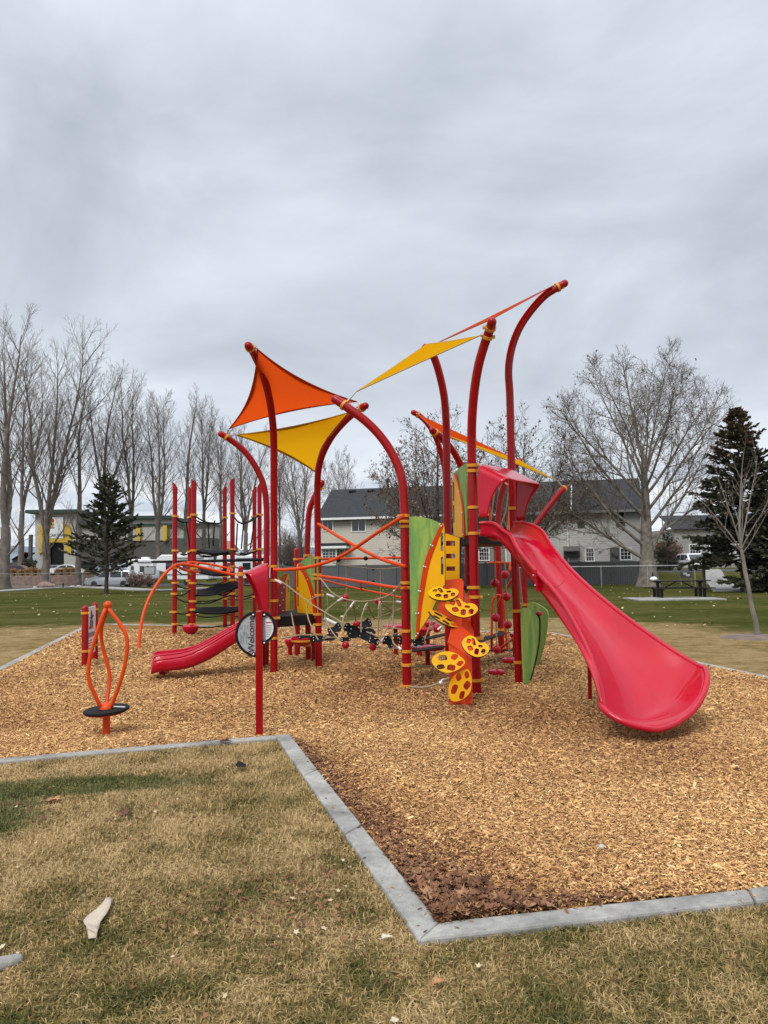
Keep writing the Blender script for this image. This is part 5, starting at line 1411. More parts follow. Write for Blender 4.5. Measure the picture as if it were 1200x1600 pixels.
class Tree:
    def __init__(s, seed, env=None): s.r = random.Random(seed); s.by = {}; s.tips = []; s.env = env
    def put(s, lev, pts, rs, sides):
        s.by.setdefault((lev, len(pts), sides), []).append(([tuple(p) for p in pts], rs))
    def branch(s, p, d, L, r, lev, spec):
        R_ = s.r; sp = spec[lev]; n = sp['n']; pts, rs = [p.copy()], [r]
        d = d.normalized(); out = []
        for i in range(n):
            t = (i+1)/n
            d = (d+Vector((R_.gauss(0, 1), R_.gauss(0, 1), R_.gauss(0, 1)))*sp['wig']+Vector((0, 0, sp['up']))).normalized()
            p = p+d*(L/n)
            if s.env and i > 0 and lev <= 2 and s.env(p): break
            pts.append(p.copy()); rs.append(max(r*(1-sp.get('taper', 0.85)*t), sp.get('rmin', 0.006)))
            out.append((t, p.copy(), d.copy(), rs[-1]))
        n = len(pts)-1
        s.put(lev, pts, rs, sp['sides'])
        if lev+1 < len(spec):
            ch = spec[lev+1]; k = ch['count'] if not callable(ch['count']) else ch['count'](R_)
            k = int(k*min(1.4, max(0.45, L/ch.get('refL', L))))
            ph = R_.uniform(0, 6.28)
            for c in range(k):
                t = ch['t0']+(1-ch['t0'])*((c+R_.random())/k)
                idx = min(int(t*n), n-1); a, b = pts[idx], pts[idx+1]; q = a.lerp(b, t*n-idx); dd = (b-a).normalized()
                ph += 2.4+R_.uniform(-0.6, 0.6); ang = R(R_.gauss(ch['ang'], ch.get('dang', 9)))
                o_ = dd.orthogonal().normalized(); o2 = dd.cross(o_)
                nd = dd*math.cos(ang)+(o_*math.cos(ph)+o2*math.sin(ph))*math.sin(ang)
                ll = L*ch['len']*(1-ch.get('fall', 0.5)*t)*R_.uniform(0.75, 1.25)
                s.branch(q, nd, ll, min(rs[idx]*0.8, max(ll*ch.get('rk', 0.012), 0.008)), lev+1, spec)
        else: s.tips.append((p, d))
    def build(s, root, bark, twig, crown_from=1):
        vs, fs, off = [], [], 0; vt, ft, offt = [], [], 0
        for (lev, n, sides), polys in s.by.items():
            v, f = tubes_np(polys, sides)
            if lev < crown_from: vs.append(v); fs.append(f+off); off += len(v)
            else: vt.append(v); ft.append(f+offt); offt += len(v)
        np_mesh('trunk', np.concatenate(vs), np.concatenate(fs), MATS[bark], root, True)
        np_mesh('crown', np.concatenate(vt), np.concatenate(ft), MATS[twig], root, True)
    def leaves(s, root, n, size, mt='dry_leaf', seed=1, spread=0.35):
        rr = np.random.default_rng(seed); tp = np.array([tuple(t[0]) for t in s.tips])
        P = tp[rr.integers(0, len(tp), n)]+rr.normal(0, spread*0.45, (n, 3))*np.array([1, 1, 0.8])
        a = rr.uniform(0, 6.28, n); u = np.column_stack([np.cos(a), np.sin(a), rr.normal(0, 0.5, n)]); w = np.column_stack([-np.sin(a)*0.4, np.cos(a)*0.4, -np.abs(rr.normal(0.8, 0.3, n))])
        sz = (size*rr.uniform(0.6, 1.4, n))[:, None]
        v = np.stack([P-w*sz*0.5, P+u*sz*0.35, P+w*sz*0.55, P-u*sz*0.35], 1).reshape(-1, 3)
        np_mesh('leaves', v, np.arange(n*4).reshape(-1, 4), MATS[mt], root)

def poplar(px, base_y, top_y, label, seed, forks=3, low=0.3, spread=15, lean=0.0, thick=1.0, D=None, group='tall bare trees along the lot', dens=1.0):
    b = G(px, base_y, LAWN_Z) if D is None else W(px, base_y, D)
    gz = ground_z(b.x, b.y); H = (W(px, top_y, b.y).z-gz)*0.92
    root = thing('bare_tree', label, 'tree', (b.x, b.y, gz), group); T = Tree(seed); rr = T.r
    r0 = H*0.0145*thick
    # trunk with a root flare
    th = H*low; pts = []; p = Vector((0, 0, -0.2)); rs = []
    for i in range(7):
        t = i/6; pts.append(Vector((lean*th*t+rr.gauss(0, 0.04), rr.gauss(0, 0.04), -0.2+(th+0.2)*t))); rs.append(r0*(1.45-0.3*min(t*5, 1)-0.25*t))
    T.put(0, pts, rs, 10)
    spec = [dict(n=7, wig=0, up=0, sides=10),
            dict(n=9, wig=0.05, up=0.065, sides=7, taper=0.9, count=1, t0=0, ang=0, len=1),
            dict(n=6, wig=0.05, up=0.1, sides=5, taper=0.9, count=18*dens, t0=0.08, ang=33, dang=8, len=0.44, fall=0.6, rk=0.0105, refL=H*0.62),
            dict(n=4, wig=0.09, up=0.07, sides=3, taper=0.85, count=11*dens, t0=0.12, ang=31, len=0.42, fall=0.45, rk=0.009, rmin=0.009),
            dict(n=3, wig=0.08, up=0.07, sides=3, taper=0.7, count=6, t0=0.2, ang=30, len=0.55, fall=0.4, rk=0.01, rmin=0.008)]
    top = pts[-1]; a0 = rr.uniform(0, 3)
    for k in range(forks):
        a = a0+6.283*k/forks+rr.uniform(-0.4, 0.4); s = R(rr.uniform(0.45, 1.0)*spread*0.8) if forks > 1 else R(3)
        d = Vector((math.cos(a)*math.sin(s), math.sin(a)*math.sin(s), math.cos(s)))
        T.branch(top-d*0.1, d, (H-th)*rr.uniform(0.82, 1.0)*(1.0 if k else 1.03), rs[-1]*(0.78 if forks > 1 else 1), 1, spec)
    # a few low limbs off the trunk
    for k in range(2):
        q = pts[3+k]; a = rr.uniform(0, 6.28); T.branch(q, Vector((math.cos(a), math.sin(a), 0.75)), H*0.22, r0*0.3, 2, spec)
    T.build(root, 'bark_grey', 'twig', crown_from=2)
    return root

pop = [ # px, base y, top y, forks, low, spread, D, label
    (6, 919, 458, 2, 0.22, 13, None, 'thick bare tree cut by the left edge of the photo'),
    (71, 910, 500, 3, 0.2, 17, 92, 'tall forked bare tree behind the red boulder'),
    (122, 911, 540, 1, 0.3, 12, 94, 'slim bare tree with one straight trunk left of the dark pine'),
    (161, 915, 556, 3, 0.36, 17, 97, 'bare tree rising directly behind the dark pine'),
    (203, 912, 560, 2, 0.26, 15, 100, 'bare tree just right of the dark pine'),
    (246, 911, 585, 3, 0.24, 19, 100, 'bare tree standing behind the white travel trailer'),
    (290, 911, 590, 1, 0.34, 14, 104, 'bare tree seen through the posts of the net tower'),
    (318, 911, 612, 2, 0.3, 16, 108, 'bare tree behind the middle of the net tower'),
    (384, 909, 632, 3, 0.26, 17, 106, 'bare tree behind the right side of the net tower'),
    (345, 908, 640, 2, 0.3, 15, 118, 'smaller bare tree farther back behind the net tower'),
    (470, 906, 662, 3, 0.28, 20, 98, 'bare tree behind the low deck, left of the grey house'),
    (532, 905, 690, 3, 0.3, 22, 112, 'small bare tree showing over the left end of the house roof'),
    (32, 908, 540, 2, 0.3, 16, 112, 'bare tree in the gap between the two leftmost tall trees'),
    (438, 906, 690, 2, 0.3, 18, 120, 'thin bare tree between the twin arched posts'),
]
for i, (px, by, ty, fk, lw, spd, D, lb) in enumerate(pop):
    poplar(px, by, ty, lb, 100+i*7, fk, lw, spd, D=D, thick=[1.25, 1.0, 0.8, 0.9, 0.85, 0.9, 0.9, 0.85, 0.95, 0.8, 0.9, 0.8, 0.85, 0.8][i], dens=1.0)

def broad_tree(px, base_y, D, label, seed, H, trunk_r, fork_h, limbs, spec, bark='bark_syc', twig='twig', flare=1.5, name='bare_tree', leaf=0, leaf_size=0.2, lean=0.0, group=None, env=None, flare_h=None, trunk_taper=0.2):
    b = W(px, base_y, D); gz = ground_z(b.x, b.y)
    root = thing(name, label, 'tree', (b.x, b.y, gz), group); T = Tree(seed, env)
    pts, rs = [], []
    for i in range(9):
        t = i/8; z = -0.2+(fork_h+0.2)*t
        pts.append(Vector((lean*z+T.r.gauss(0, 0.012)*trunk_r/0.3, T.r.gauss(0, 0.01), z))); rs.append(trunk_r*(1+(flare-1)*max(0, 1-z/(flare_h or fork_h*0.55))**2)*(1-trunk_taper*t-(0.25 if trunk_taper < 0.5 else 0)*max(0, t-0.85)/0.15))
    T.put(0, pts, rs, 14)
    for (az, el, L, r, z) in limbs:
        d = Vector((math.cos(R(az))*math.cos(R(el)), math.sin(R(az))*math.cos(R(el)), math.sin(R(el))))
        q = Vector((lean*z, 0, z)); T.branch(q-d*min(0.15, trunk_r*0.6), d, L, r, 1, spec)
    T.build(root, bark, twig, crown_from=2)
    if leaf: T.leaves(root, leaf, leaf_size, seed=seed)
    return root
syc = [dict(n=7, wig=0, up=0, sides=12),
       dict(n=10, wig=0.075, up=0.045, sides=8, taper=0.9, count=1, t0=0, ang=0, len=1),
       dict(n=7, wig=0.09, up=0.045, sides=5, taper=0.9, count=13, t0=0.2, ang=38, dang=10, len=0.4, fall=0.4, rk=0.011, refL=9),
       dict(n=5, wig=0.13, up=0.03, sides=3, taper=0.85, count=11, t0=0.12, ang=38, len=0.42, fall=0.4, rk=0.0095, rmin=0.008),
       dict(n=4, wig=0.17, up=0.02, sides=3, taper=0.7, count=6, t0=0.12, ang=40, len=0.5, fall=0.4, rk=0.01, rmin=0.007)]
broad_tree(1013, 914, 56, 'great pale barked bare tree with a flared trunk behind the picnic table', 41, 17, 0.56, 8.6,
    [(178, 20, 10.5, 0.140, 1.9), (4, 62, 9.5, 0.156, 2.1), (184, 34, 11, 0.140, 2.8), (352, 28, 9, 0.109, 3.2), (150, 38, 11, 0.125, 3.6), (20, 42, 10.5, 0.133, 4.1), (250, 45, 10, 0.109, 4.4), (190, 46, 11.5, 0.133, 4.9),
     (340, 48, 11, 0.125, 5.3), (100, 48, 10, 0.109, 5.6), (172, 53, 10.5, 0.117, 6.2), (10, 54, 10.5, 0.117, 6.6), (280, 56, 9.5, 0.101, 6.9), (200, 60, 9.5, 0.109, 7.3), (60, 60, 9, 0.101, 7.6), (330, 64, 9, 0.101, 7.8), (160, 69, 9, 0.101, 8.0), (0, 70, 9, 0.101, 8.2), (90, 86, 9.2, 0.156, 8.3)],
    syc, leaf=800, leaf_size=0.15, flare=1.6, flare_h=2.6, trunk_taper=0.62, env=lambda p: (p.x/6.4)**2+(p.y/6.4)**2+((p.z-10.2)/7.2)**2 > 1.05+0.16*math.sin(4*math.atan2(p.y, p.x)+0.6*p.z)+0.12*math.sin(2.3*p.x+1.7*p.z) and p.z > 6.5)
mid = [dict(n=7, wig=0, up=0, sides=10),
       dict(n=8, wig=0.05, up=0.06, sides=7, taper=0.9, count=1, t0=0, ang=0, len=1),
       dict(n=6, wig=0.09, up=0.04, sides=4, taper=0.9, count=14, t0=0.1, ang=42, dang=10, len=0.48, fall=0.5, rk=0.012, refL=6),
       dict(n=4, wig=0.13, up=0.03, sides=3, taper=0.85, count=9, t0=0.12, ang=42, len=0.45, fall=0.4, rk=0.012, rmin=0.011),
       dict(n=3, wig=0.17, up=0.02, sides=3, taper=0.7, count=5, t0=0.15, ang=42, len=0.45, fall=0.4, rk=0.014, rmin=0.010)]
broad_tree(686, 914, 57, 'brown leafed tree in front of the house, behind the leaf climber', 52, 12, 0.26, 2.0,
    [(90, 86, 10.3, 0.2, 2), (180, 55, 8, 0.14, 2), (0, 56, 8, 0.14, 2.1), (120, 62, 8.5, 0.14, 2.3), (250, 60, 8.5, 0.13, 2.2), (300, 45, 6.5, 0.11, 2.0), (175, 28, 5.5, 0.09, 2.1), (5, 28, 5.5, 0.09, 2.2), (200, 40, 6.5, 0.1, 3.2), (340, 42, 6.5, 0.1, 3.0)],
    mid, 'bark_dark', 'twig', 1.3, 'leafy_tree', 3000, 0.18)
broad_tree(816, 914, 57.5, 'brown leafed tree between the tall slide and the pale barked tree', 63, 12, 0.24, 2.2,
    [(90, 84, 10, 0.18, 2.2), (180, 60, 9, 0.14, 2), (10, 58, 9, 0.14, 2.3), (110, 60, 8.5, 0.13, 2.3), (260, 62, 8.5, 0.13, 2.2), (330, 38, 8, 0.11, 2.0), (190, 30, 6.5, 0.09, 2.6), (20, 26, 7, 0.09, 2.6)],
    mid, 'bark_dark', 'twig', 1.3, 'leafy_tree', 1900, 0.18)
yg = [dict(n=7, wig=0, up=0, sides=8),
      dict(n=8, wig=0.045, up=0.04, sides=6, taper=0.9, count=1, t0=0, ang=0, len=1),
      dict(n=5, wig=0.07, up=0.08, sides=4, taper=0.9, count=6, t0=0.2, ang=28, dang=8, len=0.45, fall=0.5, rk=0.006, refL=2.4, rmin=0.003),
      dict(n=4, wig=0.1, up=0.05, sides=3, taper=0.8, count=4, t0=0.2, ang=30, len=0.5, fall=0.4, rk=0.006, rmin=0.002)]
yt = G(1184, 996, LAWN_Z)
broad_tree(1184, 996, yt.y, 'slender young bare tree with a pale leaning trunk at the right edge', 71, 4.4, 0.052, 2.0,
    [(100, 82, 2.3, 0.034, 2.0), (172, 58, 1.9, 0.02, 1.95), (200, 68, 2.0, 0.021, 2.0), (15, 70, 2.2, 0.022, 2.0), (168, 40, 1.25, 0.013, 1.9), (320, 66, 1.9, 0.018, 1.95), (60, 60, 1.8, 0.016, 2.0), (0, 48, 1.2, 0.012, 1.85)],
    yg, 'bark_pale', 'bark_pale', 1.3, 'young_tree', 26, 0.08, lean=-0.14)
mb = MB(); mb.lathe((yt.x-0.05, yt.y, LAWN_Z), [(0.75, 0.0), (0.6, 0.035), (0.1, 0.06), (0.0, 0.06)], 24); struct(mb.build('tree_ring', MATS['gravel_brown']))

def conifer(px, base_y, D, top_y, rad_px, label, seed, bare=0.1, dens=1.0, gaps=0.0, cones=False, droop=0.15, name='spruce_tree', nl=1.0):
    b = W(px, base_y, D); gz = ground_z(b.x, b.y); H = W(px, top_y, D).z-gz; Rm = rad_px*D/F_PX
    root = thing(name, label, 'tree', (b.x, b.y, gz), None)
    rr = random.Random(seed); r2 = np.random.default_rng(seed)
    mb = MB(); mb.tube([Vector((b.x+rr.gauss(0, 0.03), b.y, gz+z)) for z in np.linspace(-0.2, H*0.97, 9)], [H*0.017*(1.25-0.2*min(i, 1))*(1-0.93*i/8) for i in range(9)], 9)
    mb.build('trunk', MATS['bark_dark'], root)
    br, spr, tn = [], [], []
    nb_ = int(26*H*dens)
    for i in range(nb_):
        t = bare+(1-bare)*((i+rr.random())/nb_)**0.92; z = H*t
        prof = (1-t)**0.75*min(1, 0.72+(t-bare)*2.2)
        L = Rm*prof*rr.uniform(0.58, 1.15)*(1.25 if rr.random() < 0.12 else 1)+0.12
        if gaps and rr.random() < gaps: continue
        a = rr.uniform(0, 6.283); ri = 0.35*(t)-droop*(1-t)*1.6+rr.gauss(0, 0.08)
        d = Vector((math.cos(a), math.sin(a), ri)).normalized(); p = Vector((0, 0, z)); pts = [p.copy()]
        for k in range(5):
            d = (d+Vector((rr.gauss(0, 0.07), rr.gauss(0, 0.07), rr.gauss(0, 0.05)+0.045))).normalized(); p = p+d*(L/5); pts.append(p.copy())
        br.append(([tuple(q) for q in pts], [0.03*(1-0.16*k)*(0.4+L/Rm) for k in range(6)]))
        ns = int((10+L*26)*dens**0.5)
        if name == 'pine_tree' and t < 0.5: ns = int(ns*(0.35+0.9*t)*rr.uniform(0.4, 1.3))
        for k in range(ns):
            u = (0.25 if bare > 0.08 else 0.12)+0.8*rr.random()**0.8; u = min(u, 0.999); idx = int(u*5); q = pts[idx].lerp(pts[idx+1], u*5-idx); dd = (pts[idx+1]-pts[idx]).normalized()
            sa = rr.choice((-1, 1))*R(rr.uniform(15, 65)); side = dd.cross(Vector((0, 0, 1))).normalized()
            sd_ = (dd*math.cos(sa)+side*math.sin(sa)+Vector((0, 0, rr.gauss(-0.05, 0.3)))).normalized()
            spr.append((q, sd_, rr.uniform(0.14, 0.34)*(0.6+0.5*(1-t))*nl))
            tn.append(rr.uniform(0.1, 0.9) if not (cones and t > 0.72 and rr.random() < 0.5) else rr.uniform(0.94, 1.0))
    v, f = tubes_np(br, 3); np_mesh('branches', v, f, MATS['bark_dark' if name == 'spruce_tree' else 'twig'], root, True)
    Q = np.array([tuple(q) for q, d, l in spr]); Dd = np.array([tuple(d) for q, d, l in spr]); Ln = np.array([l for q, d, l in spr])[:, None]
    n_ = len(Q); ref = r2.normal(0, 1, (n_, 3)); S = np.cross(Dd, ref); S /= np.linalg.norm(S, axis=1, keepdims=True); S2 = np.cross(Dd, S)
    w = Ln*0.17
    vs = []
    for s_ in (S, S2): vs += [Q-s_*w*0.4, Q+s_*w*0.4, Q+Dd*Ln*0.6+s_*w, Q+Dd*Ln, Q+Dd*Ln*0.6-s_*w]
    v = np.stack(vs, 1).reshape(-1, 3)
    tri = np.array([[0,1,2],[0,2,4],[4,2,3],[5,6,7],[5,7,9],[9,7,8]])
    f = (tri[None]+(np.arange(n_)*10)[:, None, None]).reshape(-1, 3)
    np_mesh('crown', v, f, MATS['needles'], root, attrs={'tint': np.repeat(np.array(tn), 6)})
    return root
conifer(167, 928, 57, 741, 72, 'dark open pine tree on the lawn left of the net tower', 5, bare=0.14, dens=1.0, gaps=0.12, droop=-0.12, name='pine_tree', nl=1.25)
conifer(1164, 926, 44, 640, 98, 'big dark spruce with rusty cones in its top at the right', 9, bare=0.15, dens=1.5, gaps=0.08, cones=True, droop=0.22, nl=1.3)
conifer(1236, 930, 42, 700, 100, 'second dark spruce cut by the right edge of the photo', 19, bare=0.03, dens=1.4, droop=0.25, nl=1.25)
conifer(1044, 906, 82, 832, 30, 'low blue green spruce behind the pale barked tree', 12, bare=0.02, dens=0.8, name='spruce_tree')

def bush(px, base_y, D, w_px, h_px, label, seed, mt='dry_leaf', n=1400, leaf=0.12, stems=26, name='bush', cat='bush', group=None):
    b = W(px, base_y, D); gz = ground_z(b.x, b.y); k = D/F_PX
    root = thing(name, label, cat, (b.x, b.y, gz), group); T = Tree(seed)
    spec = [dict(n=4, wig=0, up=0, sides=4), dict(n=5, wig=0.1, up=0.05, sides=4, taper=0.85, rmin=0.012), dict(n=4, wig=0.15, up=0.03, sides=3, taper=0.8, count=8, t0=0.2, ang=38, len=0.5, rk=0.014, rmin=0.011), dict(n=3, wig=0.18, up=0.02, sides=3, taper=0.7, count=5, t0=0.2, ang=40, len=0.5, rk=0.014, rmin=0.01)]
    for i in range(stems):
        a = T.r.uniform(0, 6.28); s_ = T.r.uniform(0, 0.95); d = Vector((math.cos(a)*s_*w_px/h_px*0.5, math.sin(a)*s_*0.6, 1))
        p = Vector((math.cos(a)*0.12*w_px*k*T.r.random(), 0.1*T.r.uniform(-1, 1), -0.05)); T.branch(p, d, h_px*k*T.r.uniform(0.6, 1.0), 0.035, 1, spec)
    vs, fs, off = [], [], 0
    for key, polys in T.by.items():
        v, f = tubes_np(polys, key[2]); vs.append(v); fs.append(f+off); off += len(v)
    np_mesh('stems', np.concatenate(vs), np.concatenate(fs), MATS['twig'], root, True)
    if n: T.leaves(root, n, leaf, mt, seed, 0.2)
    return root
mat('leaf_red', (0.1, 0.018, 0.012), 0.8, var=0.4); mat('leaf_rust', (0.13, 0.055, 0.035), 0.8, var=0.4); mat('leaf_pink', (0.24, 0.13, 0.11), 0.8, var=0.4); mat('leaf_olive', (0.035, 0.04, 0.025), 0.8, var=0.4)
bush(1043, 893, 84, 70, 46, 'bare reddish twiggy bush behind the chain link fence', 31, 'leaf_rust', 700, 0.14, 34)
bush(1045, 876, 90, 56, 44, 'dark red leaved shrub above the blue green spruce', 32, 'leaf_red', 3200, 0.2, 20)
bush(455, 905, 92, 70, 82, 'dense dark twiggy thicket left of the grey house', 33, 'leaf_olive', 300, 0.15, 60)
bush(520, 903, 100, 60, 70, 'dark thicket behind the left end of the grey house', 38, 'leaf_olive', 300, 0.15, 40)
bush(213, 919, 76, 50, 22, 'low pinkish shrub beside the trailer', 34, 'leaf_pink', 900, 0.13, 40)
bush(232, 919, 77, 24, 18, 'smaller pinkish shrub against the trailer wheels', 35, 'leaf_pink', 400, 0.12, 20)
bush(727, 912, 58, 26, 62, 'pale leafless sapling against the grey fence behind the step ladder', 36, 'dry_leaf', 12, 0.1, 7)
bush(46, 893, 112, 16, 24, 'round olive shrub in front of the shop corner', 37, 'leaf_olive', 1500, 0.22, 16)

# ------------------------------------------------------------------ houses
def wq(mb, x0, x1, z0, z1, y, th, mi=0):
    mb.box(((x0+x1)/2, y, (z0+z1)/2), (x1-x0, th, z1-z0), mi=mi)
def window(parent, pl, x0, y0, x1, y1, panes=2, bars=0, name='window', frame='white_paint'):
    """a window seen between photo points on a wall plane"""
    a, b = pl.at(x0, y1), pl.at(x1, y0); c, d = pl.at(x1, y1), pl.at(x0, y0)
    t = Vector((c.x-a.x, c.y-a.y, 0)).normalized(); n = pl.n; w = (Vector((c.x, c.y, 0))-Vector((a.x, a.y, 0))).length; zb, ztop = a.z, b.z; h = ztop-zb
    o3 = lambda u, z, k=0.0: Vector((a.x, a.y, zb))+t*u+Vector((0, 0, z))+n*k
    fw = 0.09
    mb = MB(); mb.plate([o3(-fw, -fw, 0.06), o3(w+fw, -fw, 0.06), o3(w+fw, h+fw, 0.06), o3(-fw, h+fw, 0.06)], n, 0.06,
        [[o3(w*i/panes+0.025, 0.0, 0.06), o3(w*(i+1)/panes-0.025, 0, 0.06), o3(w*(i+1)/panes-0.025, h, 0.06), o3(w*i/panes+0.025, h, 0.06)] for i in range(panes)])
    fr = mb.build(name, MATS[frame], parent, smooth=0)
    mb = MB(); mb.plate([o3(0, 0, 0.02), o3(w, 0, 0.02), o3(w, h, 0.02), o3(0, h, 0.02)], n, 0.015); mb.build('pane', MATS['glass'], fr, smooth=0)
    if bars:
        mb = MB()
        for i in range(1, bars): mb.bar(o3(w*i/bars, 0, 0.03), o3(w*i/bars, h, 0.03), 0.03, 0.02, up=n)
        for j in range(1, 3): mb.bar(o3(0, h*j/3, 0.032), o3(w, h*j/3, 0.032), 0.03, 0.02, up=n)
        mb.build('glazing_bars', MATS[frame], fr, smooth=0)
    return fr

HL, HR = W(502, 900, 73), W(1004, 900, 66.5)
hd = Vector((HR.x-HL.x, HR.y-HL.y, 0)); HLEN = hd.length; hd.normalize(); hn = Vector((hd.y, -hd.x, 0)); hn = hn if hn.y < 0 else -hn
def onh(u, z, k=0.0): return Vector((HL.x, HL.y, 0))+hd*u+hn*k+Vector((0, 0, z))
def hu(px):   # distance along the front for a photo column
    d = ray(px, 850); t = -(CAM-HL).dot(hn)/d.dot(hn); p = CAM+d*t; return (p-HL).dot(hd)
hp = Plane(HL, hn)
ZE = 6.25; ZR = 9.55; DEP = 9.5
hs = thing('row_house', 'long two storey house with grey lap siding and a dark shingle roof behind the fence', 'house', tuple(onh(HLEN/2, 0, -DEP/2)))
um = hu(657); 
mb = MB()
for (u0, u1, k, mi) in ((0, um, 0.0, 0), (um, hu(790), -0.02, 1), (hu(790), HLEN, 0.55, 2)):
    a, b = onh(u0, 0, k), onh(u1, 0, k); c, d = onh(u1, 0, -DEP), onh(u0, 0, -DEP)
    vs = [Vector((*p.xy, z)) for z in (-0.2, ZE) for p in (a, b, c, d)]
    mb.add(vs, [(0,1,5,4),(1,2,6,5),(2,3,7,6),(3,0,4,7),(4,5,6,7)], mi)
# gable ends under the roof
for u in (0.02, HLEN-0.02):
    mb.add([onh(u, ZE, 0.0), onh(u, ZE, -DEP), onh(u, ZR-0.1, -DEP/2)], [(0, 1, 2)], 0)
wl_ = mb.build('wall', [MATS['siding_cream'], MATS['siding_tan'], MATS['siding_grey']], hs, smooth=0)
mb = MB()
for (k0, k1) in ((0.55, -DEP/2), (-DEP-0.5, -DEP/2)):
    a, b, c, d = onh(-0.35, ZE+0.05, k0), onh(HLEN+0.4, ZE+0.05, k0), onh(HLEN+0.4, ZR, k1), onh(-0.35, ZR, k1)
    mb.plate([a, b, c, d], (b-a).cross(d-a) if (b-a).cross(d-a).z > 0 else -(b-a).cross(d-a), 0.12)
mb.plate([onh(hu(790)-0.3, ZE+0.0, 1.05), onh(HLEN+0.45, ZE+0.0, 1.05), onh(HLEN+0.45, ZE+0.4, 0.45), onh(hu(790)-0.3, ZE+0.4, 0.45)], hn*0.4+Vector((0, 0, 1)), 0.1)
rf = mb.build('roof', MATS['roof_shingle'], hs, smooth=0)
mb = MB(); mb.bar(onh(-0.4, ZE-0.02, 0.6), onh(hu(790)-0.35, ZE-0.02, 0.6), 0.16, 0.2); mb.build('gutter', MATS['white_paint'], hs, smooth=0)
mb = MB(); mb.bar(onh(hu(790)-0.3, ZE-0.08, 1.12), onh(HLEN+0.45, ZE-0.08, 1.12), 0.16, 0.2); mb.build('gutter', MATS['galvanised'], hs, smooth=0)
for px, w_, h_ in ((533, 0.7, 0.2), (564, 0.7, 0.2)):
    mb = MB(); p = onh(hu(px), ZR-0.32, -DEP/2+0.55); mb.box(p, (w_, 0.5, h_)); mb.build('roof_vent', MATS['black_metal'], rf, smooth=0)
for px, h_ in ((590, 1.05), (604.5, 0.6), (915, 0.9), (646, 0.3)):
    mb = MB(); p = onh(hu(px), ZR-0.1, -DEP/2); mb.tube([p, p+Vector((0, 0, h_))], 0.1, 8); mb.build('flue_pipe', MATS['black_metal'], rf)
window(hs, hp, 505, 810, 520, 829); window(hs, hp, 550, 808, 571, 830); window(hs, hp, 640, 806, 655, 828)
window(hs, hp, 532, 859, 538, 873, 1, 2)
mb = MB(); u0, u1 = hu(499), hu(529); zb_, zt_ = -0.1, 3.2
mb.box(onh((u0+u1)/2, 1.55, 0.45), (u1-u0, 1.0, 3.1), Matrix(((hd.x, hn.x, 0), (hd.y, hn.y, 0), (0, 0, 1)))); by_ = mb.build('bay', MATS['siding_cream'], hs, smooth=0)
mb = MB(); rot_h = Matrix(((hd.x, hn.x, 0), (hd.y, hn.y, 0), (0, 0, 1)))
mb.box(onh((hu(503)+hu(547))/2, 3.55, 0.6), (hu(547)-hu(503), 1.5, 0.22), rot_h); mb.build('porch_trim', MATS['white_paint'], hs, smooth=0)
mb = MB(); mb.box(onh((hu(503)+hu(547))/2, 3.8, 0.55), (hu(547)-hu(503)+0.1, 1.5, 0.26), rot_h); mb.build('porch_roof', MATS['roof_shingle'], hs, smooth=0)
bp_ = hp.shift(0.96); window(hs, bp_, 504, 858, 525, 873, 2, 4)
gp_ = hp.shift(0.56); wp_ = hp.shift(-0.01)
window(hs, gp_, 749, 857, 764, 875, 1, 4) if False else window(hs, wp_, 749, 857, 764, 875, 1, 4)
window(hs, gp_, 841, 800, 858, 822); window(hs, gp_, 904, 799, 912, 823, 1, 0, frame='stucco_dark'); window(hs, gp_, 964, 799, 975, 821, 1, 0, frame='stucco_dark')
window(hs, gp_, 955, 857, 967, 874, 1, 2, frame='stucco_dark'); window(hs, gp_, 970, 857, 986, 874, 1, 3)
dr_ = window(hs, gp_, 916, 857, 928, 876, 1, 3, name='door')
mb = MB(); mb.box(gp_.at(893, 858)+hn*0.5, (1.4, 1.0, 0.1), rot_h @ Matrix.Rotation(R(-25), 3, 'X')); mb.box(gp_.at(893, 865)+hn*0.15, (1.35, 0.3, 0.7), rot_h); mb.build('awning', MATS['stucco_dark'], hs, smooth=0)
a = gp_.at(886, 792); mb = MB(); mb.tube([Vector((a.x, a.y, 0))+hn*0.08, Vector((a.x, a.y, ZE))+hn*0.08, Vector((a.x+0.35, a.y, ZE+0.1))+hn*0.5, Vector((a.x+0.5, a.y, ZR-0.5))-hn*3.2], 0.06, 6); mb.build('downspout', MATS['white_paint'], hs)
for px in (790, 1003): a = gp_.at(px, 850); mb = MB(); mb.bar(Vector((a.x, a.y, 0))+hn*0.03, Vector((a.x, a.y, ZE))+hn*0.03, 0.14, 0.1, up=hn); mb.build('corner_board', MATS['white_paint'], hs, smooth=0)
mb = MB(); mb.ball(gp_.at(937, 860)+hn*0.08, 0.11, 8); mb.build('wall_lamp', MATS['white_paint'], hs)

# the paler house far right behind the spruce
W1 = W(1110, 880, 118); gz = ground_z(W1.x, W1.y)
mat('wall_far', (0.3, 0.29, 0.27), 0.9)
h2 = thing('far_house', 'pale house with blue tinted windows half hidden by the spruce', 'house', (W1.x, W1.y+5, gz))
mb = MB(); x0, x1 = W(1056, 880, 118).x, W(1240, 880, 118).x
mb.box(((x0+x1)/2, W1.y+5, gz+3.0), (x1-x0, 10, 6.2)); mb.build('wall', MATS['wall_far'], h2, smooth=0)
mb = MB(); mb.plate([(x0-0.5, W1.y-0.6, gz+6.0), (x1, W1.y-0.6, gz+6.0), (x1, W1.y+5, gz+8.4), (x0-0.5, W1.y+5, gz+8.4)], (0, -0.5, 1), 0.15); mb.build('roof', MATS['roof_shingle'], h2, smooth=0)
p2 = Plane((0, W1.y, 0), (0, -1, 0)); mat('glass_blue', (0.13, 0.2, 0.23), 0.1, spec=0.8)
